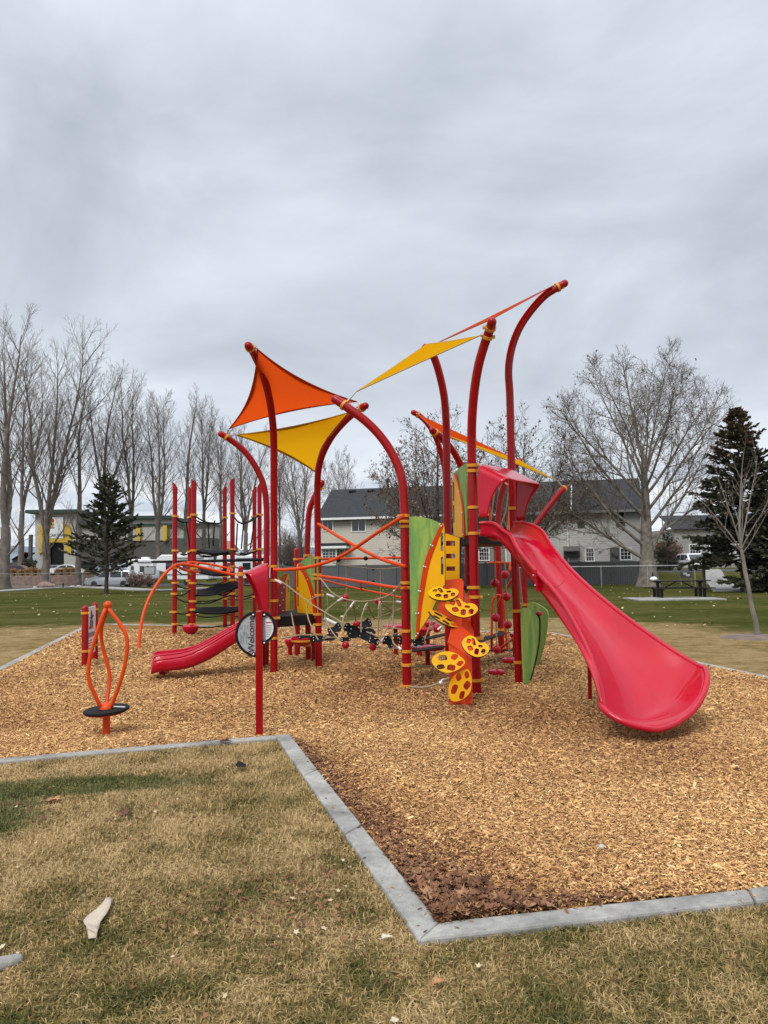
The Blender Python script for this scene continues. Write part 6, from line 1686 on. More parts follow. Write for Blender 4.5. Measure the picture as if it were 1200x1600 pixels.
window(h2, p2, 1078, 851, 1095, 865, 2, 4); window(h2, p2, 1110, 850, 1122, 874, 1, 0); window(h2, p2, 1150, 851, 1170, 866, 2, 2)
mb = MB(); mb.box((W(1152, 880, 118).x, W1.y-1.2, gz+1.0), (2.2, 2.2, 2.0)); mb.build('porch', MATS['siding_grey'], h2, smooth=0)
# small far house with an orange brown roof
mat('roof_tan', (0.36, 0.19, 0.09), 0.9, var=0.2)
W2 = W(325, 890, 190); gz = ground_z(W2.x, W2.y); h3 = thing('far_house', 'small distant house with an orange brown hipped roof seen between the tower posts', 'house', (W2.x, W2.y, gz))
k2 = 190/F_PX
mb = MB(); mb.box((W2.x, W2.y, gz+4), (22*k2, 6, 9)); mb.build('wall', MATS['wall_far'], h3, smooth=0)
zt2 = gz+8.5; mb = MB(); hw2 = 13*k2; mb.add([(W2.x-hw2, W2.y-3.6, zt2), (W2.x+hw2, W2.y-3.6, zt2), (W2.x+hw2, W2.y+3.6, zt2), (W2.x-hw2, W2.y+3.6, zt2), (W2.x-0.5, W2.y, zt2+3), (W2.x+0.5, W2.y, zt2+3)], [(0,1,5,4),(1,2,5),(2,3,4,5),(3,0,4),(3,2,1,0)]); mb.build('roof', MATS['roof_tan'], h3, smooth=0)
W2 = W(340, 884, 230); gz = ground_z(W2.x, W2.y); h3 = thing('far_house', 'distant low building with a brick red roof right of the small orange roofed house', 'house', (W2.x, W2.y, gz)); mat('roof_red', (0.3, 0.13, 0.1), 0.9)
mb = MB(); mb.box((W2.x+1, W2.y, gz+3), (9, 6, 7)); mb.build('wall', MATS['wall_far'], h3, smooth=0)
mb = MB(); mb.add([(W2.x-4, W2.y-3.6, gz+6.4), (W2.x+6, W2.y-3.6, gz+6.4), (W2.x+6, W2.y+3.6, gz+6.4), (W2.x-4, W2.y+3.6, gz+6.4), (W2.x-2, W2.y, gz+9), (W2.x+4, W2.y, gz+9)], [(0,1,5,4),(1,2,5),(2,3,4,5),(3,0,4),(3,2,1,0)]); mb.build('roof', MATS['roof_red'], h3, smooth=0)

# ------------------------------------------------------------------ shop at the left
DSH = 125; ks = DSH/F_PX
def sx_(px): return W(px, 880, DSH).x
def sz_(py, px=90): return W(px, py, DSH).z
SP = Plane((0, DSH, 0), (0, -1, 0))
gz = ground_z(sx_(85), DSH)
sh = thing('shop', 'grey and yellow drive through shop with a green roof edge behind the tall trees', 'shop', (sx_(130), DSH+5, gz))
def sbox(x0, x1, y0, y1, dep, mt, name, parent=sh, front=0.0):
    mb = MB(); za, zb = sz_(y1, x0), sz_(y0, x0); mb.box(((sx_(x0)+sx_(x1))/2, DSH+dep/2-front, (za+zb)/2), (sx_(x1)-sx_(x0), dep, zb-za)); return mb.build(name, MATS[mt], parent, smooth=0)
# front tower with an arched opening
def arch_hole(x0, x1, y0, y1, n=10):
    pts = [(x0, y1), (x0, y0+6)]+[((x0+x1)/2-(x1-x0)/2*math.cos(math.pi*i/n), y0+6-6*math.sin(math.pi*i/n)) for i in range(1, n)]+[(x1, y0+6), (x1, y1)]
    return [SP.at(*p) for p in pts]
mb = MB(); o_ = [SP.at(*p) for p in ((55,803),(118,800),(118,896),(55,896))]
mb.plate(o_, (0, -1, 0), 0.5, [arch_hole(76.5, 100, 847, 894)]); fw_ = mb.build('front_wall', MATS['stucco_grey'], sh, smooth=0)
mb = MB(); mb.box(((sx_(55)+sx_(118))/2, DSH+4.6, (sz_(803)+gz)/2), (sx_(118)-sx_(55), 7.8, sz_(803)-gz)); mb.build('tunnel', MATS['black_metal'], sh, smooth=0)
for pts in (((60,822),(66,820.5),(66.5,862),(61,866)), ((100.5,818),(108,821),(111,830),(111,866),(101,861)), ((66,841),(101,841),(101,847.5),(66,847.5))):
    mb = MB(); mb.plate([SP.shift(0.25).at(*p) for p in pts], (0, -1, 0), 0.25); mb.build('yellow_facing', MATS['store_yellow'], sh, smooth=0)
sbox(42, 124, 797.5, 802.5, 9.5, 'store_green', 'roof_edge', front=1.0)
s_ = SP.shift(0.3); mb = MB(); mb.plate([s_.at(*p) for p in ((75,808),(98.5,808),(98.5,841),(75,841))], (0, -1, 0), 0.2); sg_ = mb.build('sign', MATS['sign_white'], sh, smooth=0)
mb = MB(); mb.lathe(s_.at(80.5, 819)+Vector((0, -0.03, 0)), [(0.05, 0), (0.38, 0), (0.38, 0.05), (0.18, 0.05), (0.18, 0)], 16, (0, -1, 0)); mb.build('emblem', MATS['store_yellow'], sg_)
mb = MB(); mb.lathe(s_.at(81.7, 813.2)+Vector((0, -0.03, 0)), [(0.02, 0), (0.3, 0), (0.3, 0.05), (0.02, 0.05)], 14, (0, -1, 0)); mb.build('emblem', MATS['orange_strip'], sg_)
mb = MB(); p, q = s_.at(76.5, 824.5), s_.at(85, 824.5); mb.bar(p-Vector((0, 0.04, 0)), q-Vector((0, 0.04, 0)), 0.05, 0.16); mb.build('emblem', MATS['ink_red'], sg_, smooth=0)
rot_f = Matrix(((1, 0, 0), (0, 0, -1), (0, 1, 0)))
text_obj('CAR WASH', 0.62, 'lettering', 'ink', sg_, s_.at(76, 838.5)-Vector((0, 0.02, 0)), rot_f, 0.02)
# lower wing to the right
sbox(118, 330, 823, 843, 8, 'stucco_grey', 'wing_wall', front=-0.6); sbox(118, 330, 843, 880, 8.2, 'stucco_dark', 'wing_base', front=-0.4); sbox(190, 262, 812, 845, 9, 'stucco_grey', 'wing_tower', front=-0.2); sbox(186, 266, 806.5, 811.5, 10, 'store_green', 'roof_edge', front=0.4); sbox(118, 332, 819.5, 823, 9, 'store_green', 'roof_edge', front=0.0)
for x0, x1, y0, y1 in ((254,260.5,821,845),(287,292,823,845),(213,219,822,845)):
    mb = MB(); q = SP.shift(0.32); mb.plate([q.at(*p) for p in ((x0,y0),(x1,y0),(x1,y1),(x0,y1))], (0, -1, 0), 0.4); mb.build('yellow_facing', MATS['store_yellow'], sh, smooth=0)
mb = MB(); mb.box((sx_(58.5), DSH-2.5, (sz_(836)+gz)/2), (4.5*ks, 0.6, sz_(836)-gz)); o = mb.build('dark_pillar', MATS['stucco_dark'], None, smooth=0, bevel=0.05); tag(o, 'dark square pillar standing in front of the shop', 'pillar')
# low green roofed building cut by the left edge
W3 = W(20, 890, 150); gz = ground_z(W3.x, W3.y); lb_ = thing('low_building', 'low dark building with a sloping roof at the far left', 'building', (W3.x, W3.y, gz)); k3 = 150/F_PX
mb = MB(); mb.box((W(28, 880, 150).x, 152, gz+1.6), (18*k3, 4, 3.2)); mb.build('wall', MATS['stucco_dark'], lb_, smooth=0)
mb = MB(); mb.plate([(W(20, 880, 150).x, 149.5, gz+3.1), (W(38, 880, 150).x, 149.5, gz+4.4), (W(40, 880, 150).x, 154, gz+4.4), (W(22, 880, 150).x, 154, gz+3.1)], (0, 0, 1), 0.2); mb.build('roof', MATS['black_metal'], lb_, smooth=0)
mb = MB(); mb.box((W(4, 880, 150).x, 152, gz+1.2), (30*k3, 4, 2.4)); mb.build('wall', MATS['store_green'], lb_, smooth=0)

# retaining wall, lot and paths
mb = MB(); a, b = W(-60, 896, 96.6), W(178, 896, 96.6)
mb.box(((a.x+b.x)/2, 96.8, 0.55), (b.x-a.x, 0.7, 1.25)); tag(mb.build('retaining_wall', MATS['boulder'], smooth=0, bevel=0.05), 'low brown stone wall holding up the shop car park', 'wall')
mb = MB(); q = [G(-40, 905), G(330, 905), G(420, 917), G(-40, 921)]
mb.plate([(p.x, p.y, LAWN_Z+0.008) for p in (Vector((-60, 80, 0)), Vector((-10, 80, 0)), Vector((-10, 96.4, 0)), Vector((-60, 96.4, 0)))], (0, 0, 1), 0.004); struct(mb.build('lot', MATS['asphalt'], smooth=0))
mb = MB(); mb.plate([(p[0], p[1], LAWN_Z+0.016) for p in ((-62, 74), (-37, 84), (-37, 96.3), (-62, 96.3))], (0, 0, 1), 0.004); struct(mb.build('gravel', MATS['gravel_brown'], smooth=0))
def path(pts, w, name='path', z=LAWN_Z+0.03):
    P = crom([Vector((*G(*p).xy, 0)) for p in pts], 6); rows = []
    for i, p in enumerate(P):
        t = (P[min(i+1, len(P)-1)]-P[max(i-1, 0)]).normalized(); s_ = Vector((-t.y, t.x, 0))*w/2
        rows.append([Vector((*(p+s_).xy, ground_z(*(p+s_).xy)+0.05)), Vector((*(p-s_).xy, ground_z(*(p-s_).xy)+0.05))])
    mb = MB(); mb.grid(rows); return struct(mb.build(name, MATS['concrete'], smooth=0, solid=0.08, fix=False))
path([(-30,926),(20,922.5),(80,919),(130,917.5),(180,919.5),(245,922.5),(330,919)], 2.2)
path([(1139,924),(1128,915),(1117,907.5),(1110,902)], 1.7)
mb = MB(); x0, x1 = W(1030, 890, 78).x, W(1230, 890, 78).x
rows = [[(x, y, ground_z(x, y)+0.02) for x in np.linspace(x0, x1, 8)] for y in (76, 80, 86, 94)]
mb.grid(rows); struct(mb.build('driveway', MATS['asphalt'], smooth=0, fix=False))
mb = MB(); c = G(1058, 936.5); mb.box((c.x, c.y+0.5, LAWN_Z+0.02), (3.9, 2.4, 0.08)); struct(mb.build('table_slab', MATS['concrete'], smooth=0, bevel=0.01))

# boulders, bollard
def rock(px, py, w, h, label, seed, mt, D=None, name='boulder'):
    b = G(px, py, LAWN_Z) if D is None else W(px, py, D); k = b.y/F_PX; rr = random.Random(seed); gz = ground_z(b.x, b.y)
    mb = MB(); mb.ball((0, 0, 0), 1, 12)
    mb.v = [(x*w*k/2*(1+0.18*math.sin(3*y+seed)), y*w*k*0.4*(1+0.15*math.cos(4*x)), (z*(1+0.2*math.sin(2.5*x+seed))*0.6+0.4)*h*k*0.62) for x, y, z in mb.v]
    mb.v = [(x+b.x, y+b.y, z+gz) for x, y, z in mb.v]
    return tag(mb.build(name, MATS[mt], smooth=35), label, 'rock')
rock(71, 919, 24, 16, 'big reddish boulder beside the concrete path', 2, 'boulder', 78)
rock(55, 918, 6, 5, 'small white rock left of the big reddish boulder', 3, 'pale_rock', 79, 'rock'); rock(61, 918.5, 5, 4.5, 'white rock touching the left side of the big boulder', 6, 'pale_rock', 79, 'rock')
rock(83, 919, 5, 12, 'pale upright rock against the right side of the big boulder', 5, 'pale_rock', 78.4, 'rock'); rock(113, 914, 8, 3, 'flat white rock at the foot of the slim bare tree', 7, 'pale_rock', 84, 'rock'); rock(123, 913.5, 7, 3.5, 'white rock right of the flat one under the slim bare tree', 8, 'pale_rock', 84, 'rock')
b = W(98.5, 919, 78); mb = MB(); mb.tube([(b.x, b.y, -0.1), (b.x, b.y, 0.42)], 0.07, 10, dome=True); mb.lathe((b.x, b.y, 0.34), [(0.08, 0), (0.09, 0.02), (0.09, 0.06), (0.08, 0.08)], 12); tag(mb.build('bollard_light', MATS['black_metal']), 'short black path light right of the boulder', 'path light')

# ornamental grass clumps on the bank
def clump(px, py, D, w, h, seed, label):
    b = W(px, py, D); k = D/F_PX; rr = np.random.default_rng(seed); n_ = 420; gz = ground_z(b.x, b.y)
    a = rr.uniform(0, 6.28, n_); s_ = np.sqrt(rr.uniform(0, 1, n_)); root_ = np.column_stack([np.cos(a)*s_*0.25, np.sin(a)*s_*0.25])
    hh = h*k*rr.uniform(0.65, 1.05, n_); out_ = w*k*0.5*s_*rr.uniform(0.5, 1.1, n_); sd_ = np.column_stack([-np.sin(a), np.cos(a)])*0.03
    v = np.empty((n_, 5, 3))
    for i, (f0, hf, sg) in enumerate(((0, 0, -1), (0, 0, 1), (0.4, 0.7, 1), (0.4, 0.7, -1), (1.0, 0.95, 0))):
        v[:, i, 0] = b.x+root_[:, 0]+np.cos(a)*out_*f0+sd_[:, 0]*sg*1.3; v[:, i, 1] = b.y+root_[:, 1]+np.sin(a)*out_*f0+sd_[:, 1]*sg*1.3; v[:, i, 2] = gz+hh*hf
    tri = np.array([[0,1,2],[0,2,3],[3,2,4]]); f = (tri[None]+(np.arange(n_)*5)[:, None, None]).reshape(-1, 3)
    o = np_mesh('ornamental_grass', v.reshape(-1, 3), f, MATS['reed']); tag(o, label, 'grass clump', 'tan grass clumps along the shop car park wall')
for i, (px, w, h, lb) in enumerate(((19, 13, 22, 'tan grass clump left of the thick forked tree, leftmost of its row'), (32, 12, 20, 'tan grass clump in front of the maroon car tail'), (42, 11, 21, 'tan grass clump between two maroon car bodies'), (51, 15, 24, 'tallest tan grass clump, just left of the tall forked tree trunk'), (63, 11, 21, 'tan grass clump hidden partly by the tall forked tree trunk'), (92, 14, 22, 'tan grass clump under the arched shop entrance'), (104, 14, 23, 'tan grass clump in front of the white car'), (114, 13, 23, 'tan grass clump left of the slim bare tree trunk'), (136, 12, 18, 'tan grass clump behind the left side of the dark pine'))):
    clump(px, 893, 99.5, w, h, 50+i, lb)

# ------------------------------------------------------------------ vehicles
def car(name, label, cat, px, base_y, D, width, prof, glass, mt, heading, wheels, wr, W_=1.85, lights=None, gz=None, group=None):
    """prof: side outline (x, z) of body; glass: side window outlines; heading: direction of the nose in degrees"""
    b = W(px, base_y, D); z0 = ground_z(b.x, b.y) if gz is None else gz
    root = thing(name, label, cat, (b.x, b.y, z0), group); root.rotation_euler = (0, 0, R(heading))
    bpy.context.view_layer.update()
    def inset_at(z): return max(0.0, (z-0.95))*0.24
    def build(mb, nm, mts, smooth=35, bevel=None, par=root):
        me_o = MB(); me_o.v, me_o.f, me_o.m = mb.v, mb.f, mb.m
        o0 = _world_loc(par); me_o.v = [(x+o0.x, y+o0.y, z+o0.z) for x, y, z in mb.v]
        return me_o.build(nm, mts, par, smooth=smooth, bevel=bevel)
    pf = crom([(x, 0, z) for x, z in prof], 3, True); mb = MB(); n = len(pf)
    ys_ = [-1, -0.94, 0.94, 1]; vs = []
    for yy in ys_:
        for p in pf:
            e = 1.0 if abs(yy) < 0.99 else 0.97
            vs.append((p.x*e, yy*(W_/2-inset_at(p.z)), 0.62+(p.z-0.62)*e if abs(yy) > 0.99 else p.z))
    fs = [(i*n+k, i*n+(k+1) % n, (i+1)*n+(k+1) % n, (i+1)*n+k) for i in range(3) for k in range(n)]+[tuple(range(n)), tuple(reversed(range(3*n, 4*n)))]
    mb.add(vs, fs); build(mb, 'body', MATS[mt])
    for gl in glass:
        for s_ in (-1, 1):
            mb = MB(); pts = [Vector((x, s_*(W_/2-inset_at(z)+0.006), z)) for x, z in gl]
            mb.plate(pts, (0, s_, 0.24), 0.02); build(mb, 'window', MATS['glass'], 0)
    for x in wheels:
        for s_ in (-1, 1):
            mb = MB(); mb.lathe((x, s_*(W_/2-0.1), wr), [(wr*0.5, -0.1), (wr*0.95, -0.1), (wr, -0.06), (wr, 0.07), (wr*0.93, 0.11), (wr*0.62, 0.11)], 20, (0, s_, 0)); wh = build(mb, 'wheel', MATS['tyre'])
            mb = MB(); mb.lathe((x, s_*(W_/2-0.1), wr), [(wr*0.64, 0.06), (wr*0.64, 0.115), (wr*0.5, 0.09), (wr*0.2, 0.105), (0.02, 0.11)], 16, (0, s_, 0)); o = build(mb, 'rim', MATS['galvanised'], par=wh)
    return root, build
van_prof = [(-2.4,0.35),(-2.45,0.7),(-2.38,1.0),(-2.15,1.62),(-1.6,1.74),(-0.2,1.76),(0.65,1.66),(1.35,1.2),(1.55,1.08),(2.2,0.9),(2.42,0.72),(2.45,0.38),(1.9,0.28),(0,0.25),(-1.9,0.28)]
mb_glass = [[(-2.05,1.08),(-1.3,1.05),(-1.3,1.58),(-1.9,1.55)], [(-1.22,1.05),(-0.1,1.05),(-0.1,1.61),(-1.22,1.6)], [(0.0,1.05),(1.15,1.07),(0.6,1.5),(0.0,1.6)]]
r_, bd = car('minivan', 'silver minivan parked behind the dark pine', 'minivan', 174, 916, 80, 4.9, van_prof, mb_glass, 'vehicle_silver', 183, (-1.45, 1.5), 0.33)
for s_ in (-1, 1): mb = MB(); mb.ball((2.28, s_*0.7, 0.82), 0.14, 8, 0.7); bd(mb, 'headlight', MATS['white_paint'])
mb = MB(); mb.bar((0.72, -0.75, 1.62), (1.32, -0.78, 1.25), 0.05, 0.02); bd(mb, 'window_trim', MATS['black_metal'])
mb = MB(); mb.plate([(1.36,-0.72,1.22),(1.36,0.72,1.22),(0.74,0.64,1.66),(0.74,-0.64,1.66)], (0.6, 0, 0.8), 0.02); bd(mb, 'windscreen', MATS['glass'], 0)
suv_prof = [(-2.3,0.45),(-2.38,0.8),(-2.3,1.1),(-2.1,1.7),(-1.5,1.8),(0.2,1.8),(0.55,1.72),(1.15,1.18),(2.0,1.08),(2.32,0.95),(2.38,0.6),(2.3,0.38),(0,0.36)]
suv_glass = [[(-2.0,1.15),(-1.0,1.12),(-1.0,1.65),(-1.85,1.62)], [(-0.9,1.12),(0.0,1.12),(0.0,1.66),(-0.9,1.66)], [(0.08,1.12),(0.95,1.15),(0.5,1.6),(0.08,1.65)]]
r_, bd = car('suv', 'white sport utility vehicle facing us on the driveway at the right', 'car', 1083, 892, 81, 4.6, suv_prof, suv_glass, 'vehicle_white', -88, (-1.4, 1.4), 0.37, 1.98)
mb = MB(); mb.plate([(1.18,-0.78,1.2),(1.18,0.78,1.2),(0.6,0.68,1.68),(0.6,-0.68,1.68)], (0.6, 0, 0.7), 0.03); bd(mb, 'windscreen', MATS['glass'], 0)
mb = MB(); mb.box((2.37, 0, 0.88), (0.06, 1.25, 0.24)); bd(mb, 'grille', MATS['black_metal'], 0)
mb = MB(); mb.box((2.36, 0, 0.46), (0.1, 1.7, 0.2)); bd(mb, 'bumper', MATS['black_metal'], 0)
for s_ in (-1, 1):
    mb = MB(); mb.box((2.33, s_*0.78, 0.92), (0.08, 0.28, 0.16)); bd(mb, 'headlight', MATS['steel'], 0, 0.02)
    mb = MB(); mb.box((0.85, s_*1.02, 1.2), (0.12, 0.16, 0.14)); bd(mb, 'mirror', MATS['vehicle_white'], 0, 0.03)
sed = [(-2.2,0.35),(-2.25,0.75),(-2.1,0.98),(-1.5,1.05),(-0.9,1.4),(0.1,1.45),(0.6,1.35),(1.2,0.98),(2.0,0.85),(2.25,0.65),(2.25,0.35),(0,0.25)]
sgl = [[(-1.3,1.02),(-0.2,1.0),(-0.2,1.34),(-0.85,1.32)], [(-0.1,1.0),(0.95,1.0),(0.5,1.28),(-0.1,1.35)]]
mat('vehicle_maroon', (0.09, 0.012, 0.014), 0.3, coat=0.5); mat('vehicle_grey', (0.2, 0.21, 0.22), 0.3, coat=0.5)
car('sedan', 'white car with a dark roof line parked in front of the shop', 'car', 108, 890, 105, 4.6, sed, sgl, 'vehicle_white', 8, (-1.4, 1.4), 0.32)
car('sedan', 'grey car behind the grass clumps left of the arched entrance', 'car', 84, 890, 108, 4.6, sed, sgl, 'vehicle_grey', 178, (-1.4, 1.4), 0.32)
car('sedan', 'maroon car behind the grass clumps at the far left', 'car', 30, 891, 104, 4.6, sed, sgl, 'vehicle_maroon', 4, (-1.4, 1.4), 0.32)

def trailer(px0, px1, D, top_y, base_y, label, seed, nose=0.0):
    a, b = W(px0, base_y, D), W(px1, base_y, D); gz = ground_z(a.x, a.y); L = b.x-a.x; H = W(px0, top_y, D).z-gz; cx = (a.x+b.x)/2
    root = thing('travel_trailer', label, 'trailer', (cx, D+1.2, gz), 'white travel trailers parked behind the lawn')
    zb = gz+0.62; pr = [(-L/2,zb),(-L/2-0.02,gz+H*0.45),(-L/2+0.35,gz+H*0.97),(-L/2+0.7,gz+H),(L/2-0.5,gz+H),(L/2-0.05,gz+H*0.93),(L/2,zb+0.1),(L/2-0.1,zb)]
    if nose: pr = [(-L/2+nose,zb),(-L/2+nose-0.1,gz+H*0.42),(-L/2,gz+H*0.5),(-L/2,gz+H*0.88),(-L/2+0.5,gz+H),(L/2-0.2,gz+H),(L/2,gz+H*0.94),(L/2,zb)]
    mb = MB(); mb.plate([(cx+x, D, z) for x, z in pr], (0, -1, 0), 2.4); body = mb.build('body', MATS['vehicle_white'], root, smooth=0, bevel=0.08)
    rr = random.Random(seed)
    for (f0, f1, z0, z1) in ((0.18,0.3,0.52,0.74),(0.5,0.64,0.5,0.74),(0.74,0.82,0.55,0.74)):
        mb = MB(); mb.box((cx-L/2+L*(f0+f1)/2, D-0.01, gz+H*(z0+z1)/2), (L*(f1-f0), 0.06, H*(z1-z0))); mb.build('window', MATS['glass'], root, smooth=0, bevel=0.02)
    mb = MB(); mb.box((cx-L/2+L*0.4, D-0.01, gz+H*0.52), (0.68, 0.05, H*0.6)); d_ = mb.build('door', MATS['sign_white'], root, smooth=0, bevel=0.02)
    mb = MB(); mb.box((cx-L/2+L*0.4+0.26, D-0.05, gz+H*0.5), (0.06, 0.05, 0.14)); mb.build('handle', MATS['black_metal'], d_, smooth=0)
    mb = MB(); mb.bar((cx-L*0.46, D-0.06, gz+H*0.36), (cx+L*0.46, D-0.06, gz+H*0.36), 0.03, 0.1); mb.build('stripe', MATS['ink_grey'], root, smooth=0)
    mb = MB(); mb.tube([(cx-L*0.1, D-0.1, gz+H*0.9), (cx+L*0.4, D-0.1, gz+H*0.9)], 0.08, 8); mb.build('awning_roll', MATS['sign_grey'], root)
    for x in (0.08, 0.2):
        mb = MB(); mb.lathe((cx+L*x, D+0.2, gz+0.36), [(0.15, -0.12), (0.34, -0.1), (0.36, 0.06), (0.3, 0.1), (0.18, 0.08), (0.02, 0.09)], 16, (0, -1, 0)); mb.build('wheel', MATS['tyre'], root)
    mb = MB(); mb.box((cx+L*0.1, D+1.2, gz+H+0.12), (0.9, 0.7, 0.26)); mb.build('roof_unit', MATS['vehicle_white'], root, smooth=0, bevel=0.05)
    mb = MB(); mb.bar((cx-L/2, D+1.2, gz+0.5), (cx-L/2-1.1, D+1.2, gz+0.45), 0.12, 0.12); mb.build('hitch', MATS['black_metal'], root, smooth=0)
    return root
trailer(244, 326, 83, 867, 918, 'white travel trailer behind the left posts of the net tower', 1, 1.2)
trailer(334, 424, 87, 868, 916, 'white travel trailer behind the right posts of the net tower', 2)
trailer(196, 240, 90, 874, 914, 'short white trailer between the dark pine and the net tower', 3)
# framed board on a post before the trailer
b = W(233, 919, 79); bs = thing('notice_board', 'dark framed grey board on a post in front of the short white trailer', 'sign', (b.x, b.y, 0))
mb = MB(); z0, z1 = W(233, 898, 79).z, W(233, 885, 79).z
mb.plate([(b.x-0.62, b.y, z0), (b.x+0.62, b.y, z0), (b.x+0.62, b.y, z1), (b.x-0.62, b.y, z1)], (0, -1, 0), 0.06); mb.build('frame', MATS['black_metal'], bs, smooth=0)
mb = MB(); mb.plate([(b.x-0.54, b.y-0.01, z0+0.08), (b.x+0.54, b.y-0.01, z0+0.08), (b.x+0.54, b.y-0.01, z1-0.08), (b.x-0.54, b.y-0.01, z1-0.08)], (0, -1, 0), 0.02); mb.build('board', MATS['sign_grey'], bs, smooth=0)
mb = MB(); mb.tube([(b.x, b.y+0.05, -0.1), (b.x, b.y+0.05, z0+0.1)], 0.05, 8); mb.build('post', MATS['black_metal'], bs)

# ------------------------------------------------------------------ fences
FA, FB = W(440, 915, 66), W(1008, 913, 60.5)
fd = Vector((FB.x-FA.x, FB.y-FA.y, 0)); FL = fd.length; fd.normalize(); fn_ = Vector((fd.y, -fd.x, 0))
fe = thing('vinyl_fence', 'grey privacy fence along the back of the lawn below the house', 'fence', tuple(Vector((FA.x, FA.y, 0))))
def onf(u, z, k=0): return Vector((FA.x, FA.y, 0))+fd*u+fn_*k+Vector((0, 0, z))
npan = int(FL/2.4); up_ = FL/npan; FH = 1.86
for i in range(npan):
    mb = MB(); nbd = 14; u0 = i*up_+0.06; w_ = (up_-0.12)/nbd
    for j in range(nbd):
        mb.bar(onf(u0+w_*(j+0.5), 0.05, 0.004*(j % 2)), onf(u0+w_*(j+0.5), FH-0.12, 0.004*(j % 2)), w_*0.965, 0.025, up=fn_)
    mb.bar(onf(u0, FH-0.08, 0.01), onf(u0+up_-0.12, FH-0.08, 0.01), 0.05, 0.14); mb.bar(onf(u0, 0.1, 0.02), onf(u0+up_-0.12, 0.1, 0.02), 0.05, 0.14)
    mb.build('panel', MATS['fence_vinyl'], fe, smooth=0)
for i in range(npan+1):
    mb = MB(); mb.bar(onf(i*up_, -0.2, 0.02), onf(i*up_, FH+0.04, 0.02), 0.13, 0.13, up=fn_); p = onf(i*up_, FH+0.04, 0.02); mb.add([p+Vector((x*0.08, y*0.08, 0)) for x, y in ((-1,-1),(1,-1),(1,1),(-1,1))]+[p+Vector((0, 0, 0.07))], [(0,1,4),(1,2,4),(2,3,4),(3,0,4)]); mb.build('post', MATS['fence_vinyl'], fe, smooth=0)
for px in (583,): 
    for z in (0.5, 1.5): mb = MB(); d = ray(px, 880); t = -(CAM-FA).dot(fn_)/d.dot(fn_); p = CAM+d*t; mb.box(Vector((p.x, p.y, z))+fn_*0.05, (0.2, 0.06, 0.12)); mb.build('hinge', MATS['black_metal'], fe, smooth=0)

def chain_fence(pa, pb, Da, Db, label, H=1.35, step=3.0, mesh=0.16):
    a, b = W(pa, 900, Da), W(pb, 900, Db); d = Vector((b.x-a.x, b.y-a.y, 0)); L = d.length; d.normalize()
    cf = thing('chain_link_fence', label, 'fence', (a.x, a.y, 0))
    P = lambda u, z: Vector((a.x, a.y, 0))+d*u+Vector((0, 0, z+ground_z(a.x+d.x*u, a.y+d.y*u)))
    n = int(L/step)
    for i in range(n+1): mb = MB(); mb.tube([P(L*i/n, -0.2), P(L*i/n, H+0.04)], 0.032, 7, dome=True); mb.build('post', MATS['galvanised'], cf)
    mb = MB(); mb.tube([P(L*i/n, H) for i in range(n+1)], 0.024, 6); mb.build('top_rail', MATS['galvanised'], cf)
    mb = MB(); vs, fs = [], []; k = int(L/mesh); w = 0.0035
    for i in range(-int(H/mesh), k):
        for s_ in (0, 1):
            u0, u1 = (i*mesh, i*mesh+H) if s_ == 0 else (i*mesh+H, i*mesh)
            z0, z1 = 0.03, H
            lo, hi = (u0, u1) if u0 < u1 else (u1, u0)
            if hi <= 0 or lo >= L: continue
            if u0 != u1:
                f = lambda u: z0+(z1-z0)*(u-u0)/(u1-u0)
                c0, c1 = max(lo, 0), min(hi, L); p, q = P(c0, f(c0)), P(c1, f(c1))
                o_ = Vector((0, -0.004, w)); b_ = len(vs)
                vs += [p-o_, p+o_, q+o_, q-o_]; fs.append((b_, b_+1, b_+2, b_+3))
    mb.add(vs, fs); mb.build('mesh', MATS['galvanised'], cf, smooth=0, fix=False)
chain_fence(800, 1240, 56, 52, 'wire mesh fence on thin metal posts at the back right of the lawn', 1.5)
chain_fence(-30, 178, 80, 86, 'wire mesh fence in front of the stone wall at the far left', 1.5)

# ------------------------------------------------------------------ picnic table
c = G(1060, 935); k = c.y/F_PX
pt_ = thing('picnic_table', 'long dark metal picnic table on a concrete slab at the right of the lawn', 'picnic table', (c.x, c.y+0.6, 0))
def at_(px, z, dy=0.6): p = W(px, 920, c.y+dy); return Vector((p.x, p.y, z))
x0, x1 = at_(1020, 0).x, at_(1107, 0).x
mb = MB()
for j in range(5): mb.box(((x0+x1)/2, c.y+0.32+j*0.145, 0.8), (x1-x0, 0.13, 0.045))
mb.build('tabletop', MATS['black_metal'], pt_, smooth=0, bevel=0.006)
for dy in (-0.12, 1.32):
    mb = MB()
    for j in (0, 1): mb.box(((x0+x1)/2-0.08, c.y+dy+(j-0.5)*0.15, 0.47), (x1-x0+0.15, 0.135, 0.04))
    mb.build('bench', MATS['black_metal'], pt_, smooth=0, bevel=0.006)
for px in (1028, 1094):
    x = at_(px, 0).x; mb = MB(); mb.box((x, c.y+0.6, 0.4), (0.12, 0.12, 0.75)); mb.box((x, c.y+0.6, 0.44), (0.08, 1.6, 0.07)); mb.box((x, c.y+0.6, 0.74), (0.08, 0.7, 0.06)); mb.box((x, c.y+0.12, 0.2), (0.12, 0.1, 0.44)); mb.box((x, c.y+1.1, 0.2), (0.12, 0.1, 0.44)); mb.build('leg', MATS['black_metal'], pt_, smooth=0, bevel=0.006)
xm = at_(1061, 0).x
for s_ in (-1, 1): mb = MB(); mb.tube([(xm+s_*0.75, c.y+0.6, 0.45), (xm+s_*0.12, c.y+0.6, 0.77)], 0.025, 6); mb.build('brace', MATS['black_metal'], pt_)
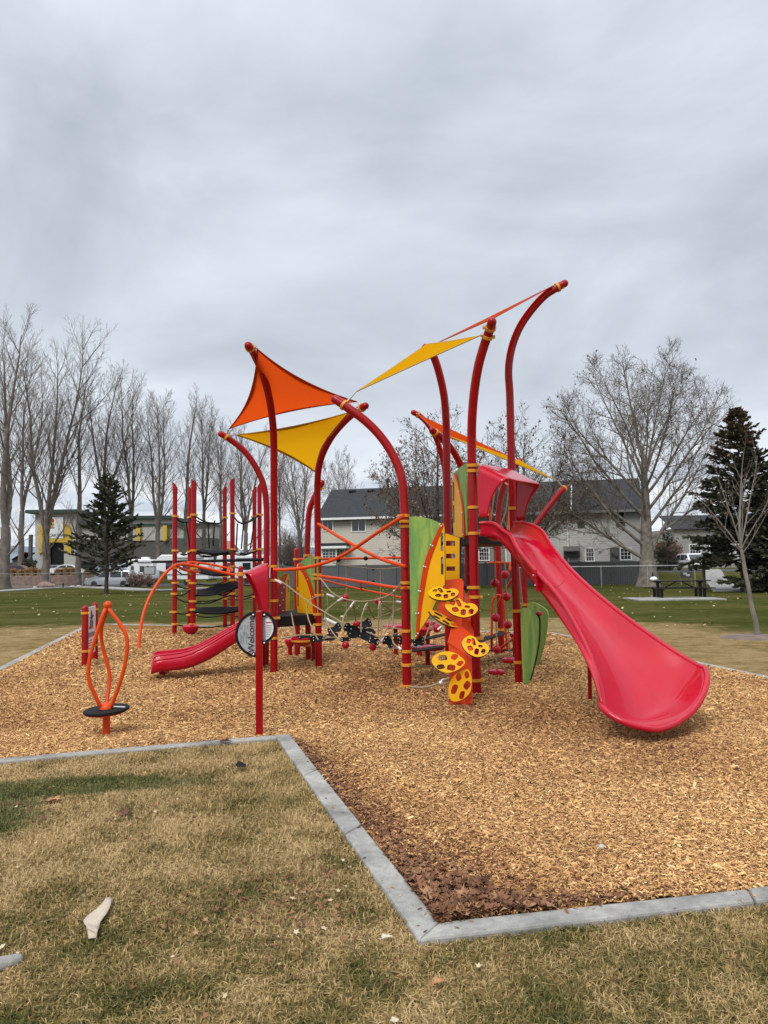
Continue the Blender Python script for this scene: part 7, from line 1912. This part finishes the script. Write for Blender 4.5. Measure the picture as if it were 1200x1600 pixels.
p = at_(1022, 0.823, 0.45); mb = MB(); mb.lathe(p, [(0.1, 0), (0.17, 0.04), (0.18, 0.1), (0.12, 0.17), (0.05, 0.2)], 12); mb.lathe(p+Vector((-0.04, 0, 0.2)), [(0.05, 0), (0.05, 0.06), (0.02, 0.2), (0.01, 0.21)], 8, mi=1); tag(mb.build('bag', [MATS['white_paint'], MATS['black_metal']]), 'small white bag with a dark top left on the end of the picnic table', 'bag')

# barbecue grill stand and gate post near the sidewalk
b = W(1101, 925, 46); mb = MB(); mb.tube([(b.x, b.y, -0.1), (b.x, b.y, 1.7)], 0.1, 8); mb.box((b.x, b.y, 1.72), (0.24, 0.24, 0.05)); tag(mb.build('gate_post', MATS['bark_grey']), 'stout grey post at the end of the sidewalk by the spruce', 'post')
b = W(1073, 912, 60); sb_ = thing('info_board', 'small sign board on two legs behind the picnic table', 'sign', (b.x, b.y, 0))
mb = MB(); mb.box((b.x, b.y, 0.72), (0.9, 0.08, 0.5)); mb.build('board', MATS['stucco_dark'], sb_, smooth=0, bevel=0.01)
for s_ in (-1, 1): mb = MB(); mb.box((b.x+s_*0.4, b.y+0.06, 0.4), (0.08, 0.06, 1.1)); mb.build('leg', MATS['galvanised'], sb_, smooth=0)
for (dx, dz) in ((-0.12, 0.12), (0.1, 0.0)): mb = MB(); mb.box((b.x+dx, b.y-0.05, 0.7+dz), (0.3, 0.02, 0.16)); mb.build('notice', MATS['sign_white'], sb_, smooth=0)
# blue car cover glimpsed over the fence
mat('blue_tarp', (0.05, 0.12, 0.32), 0.6)
p = W(725, 866, 66.5); mb = MB(); mb.plate([p+Vector((-0.9, 0, 0)), p+Vector((0.9, 0, 0)), p+Vector((0.8, 1.6, 0.2)), p+Vector((-0.8, 1.6, 0.2))], (0, -0.2, 1), 0.3); mb.tube([p+Vector((0, 0.8, -2.9)), p+Vector((0, 0.8, 0))], 0.04, 6); tag(mb.build('blue_canopy', MATS['blue_tarp'], smooth=0), 'flat blue canopy peeking over the grey fence', 'canopy')

# ------------------------------------------------------------------ distant mountains
def ridge(x0, x1, D, hts, name='mountains'):
    n = len(hts); rows = []
    rr = random.Random(4)
    for j, f in enumerate((0, 0.35, 0.7, 1.0)):
        rows.append([(x0+(x1-x0)*i/(n-1), D+j*D*0.05, -5+h*f+rr.gauss(0, 0.02)*h*(0 < j < 3)) for i, h in enumerate(hts)])
    mb = MB(); mb.grid(rows); return struct(mb.build(name, MATS['mountain'], smooth=60, fix=False))
ridge(-4200, 900, 5200, [330, 300, 260, 330, 295, 250, 215, 200, 215, 235, 200, 185, 190, 170, 150, 160, 190, 170, 150, 120, 110, 90, 80, 60, 50])
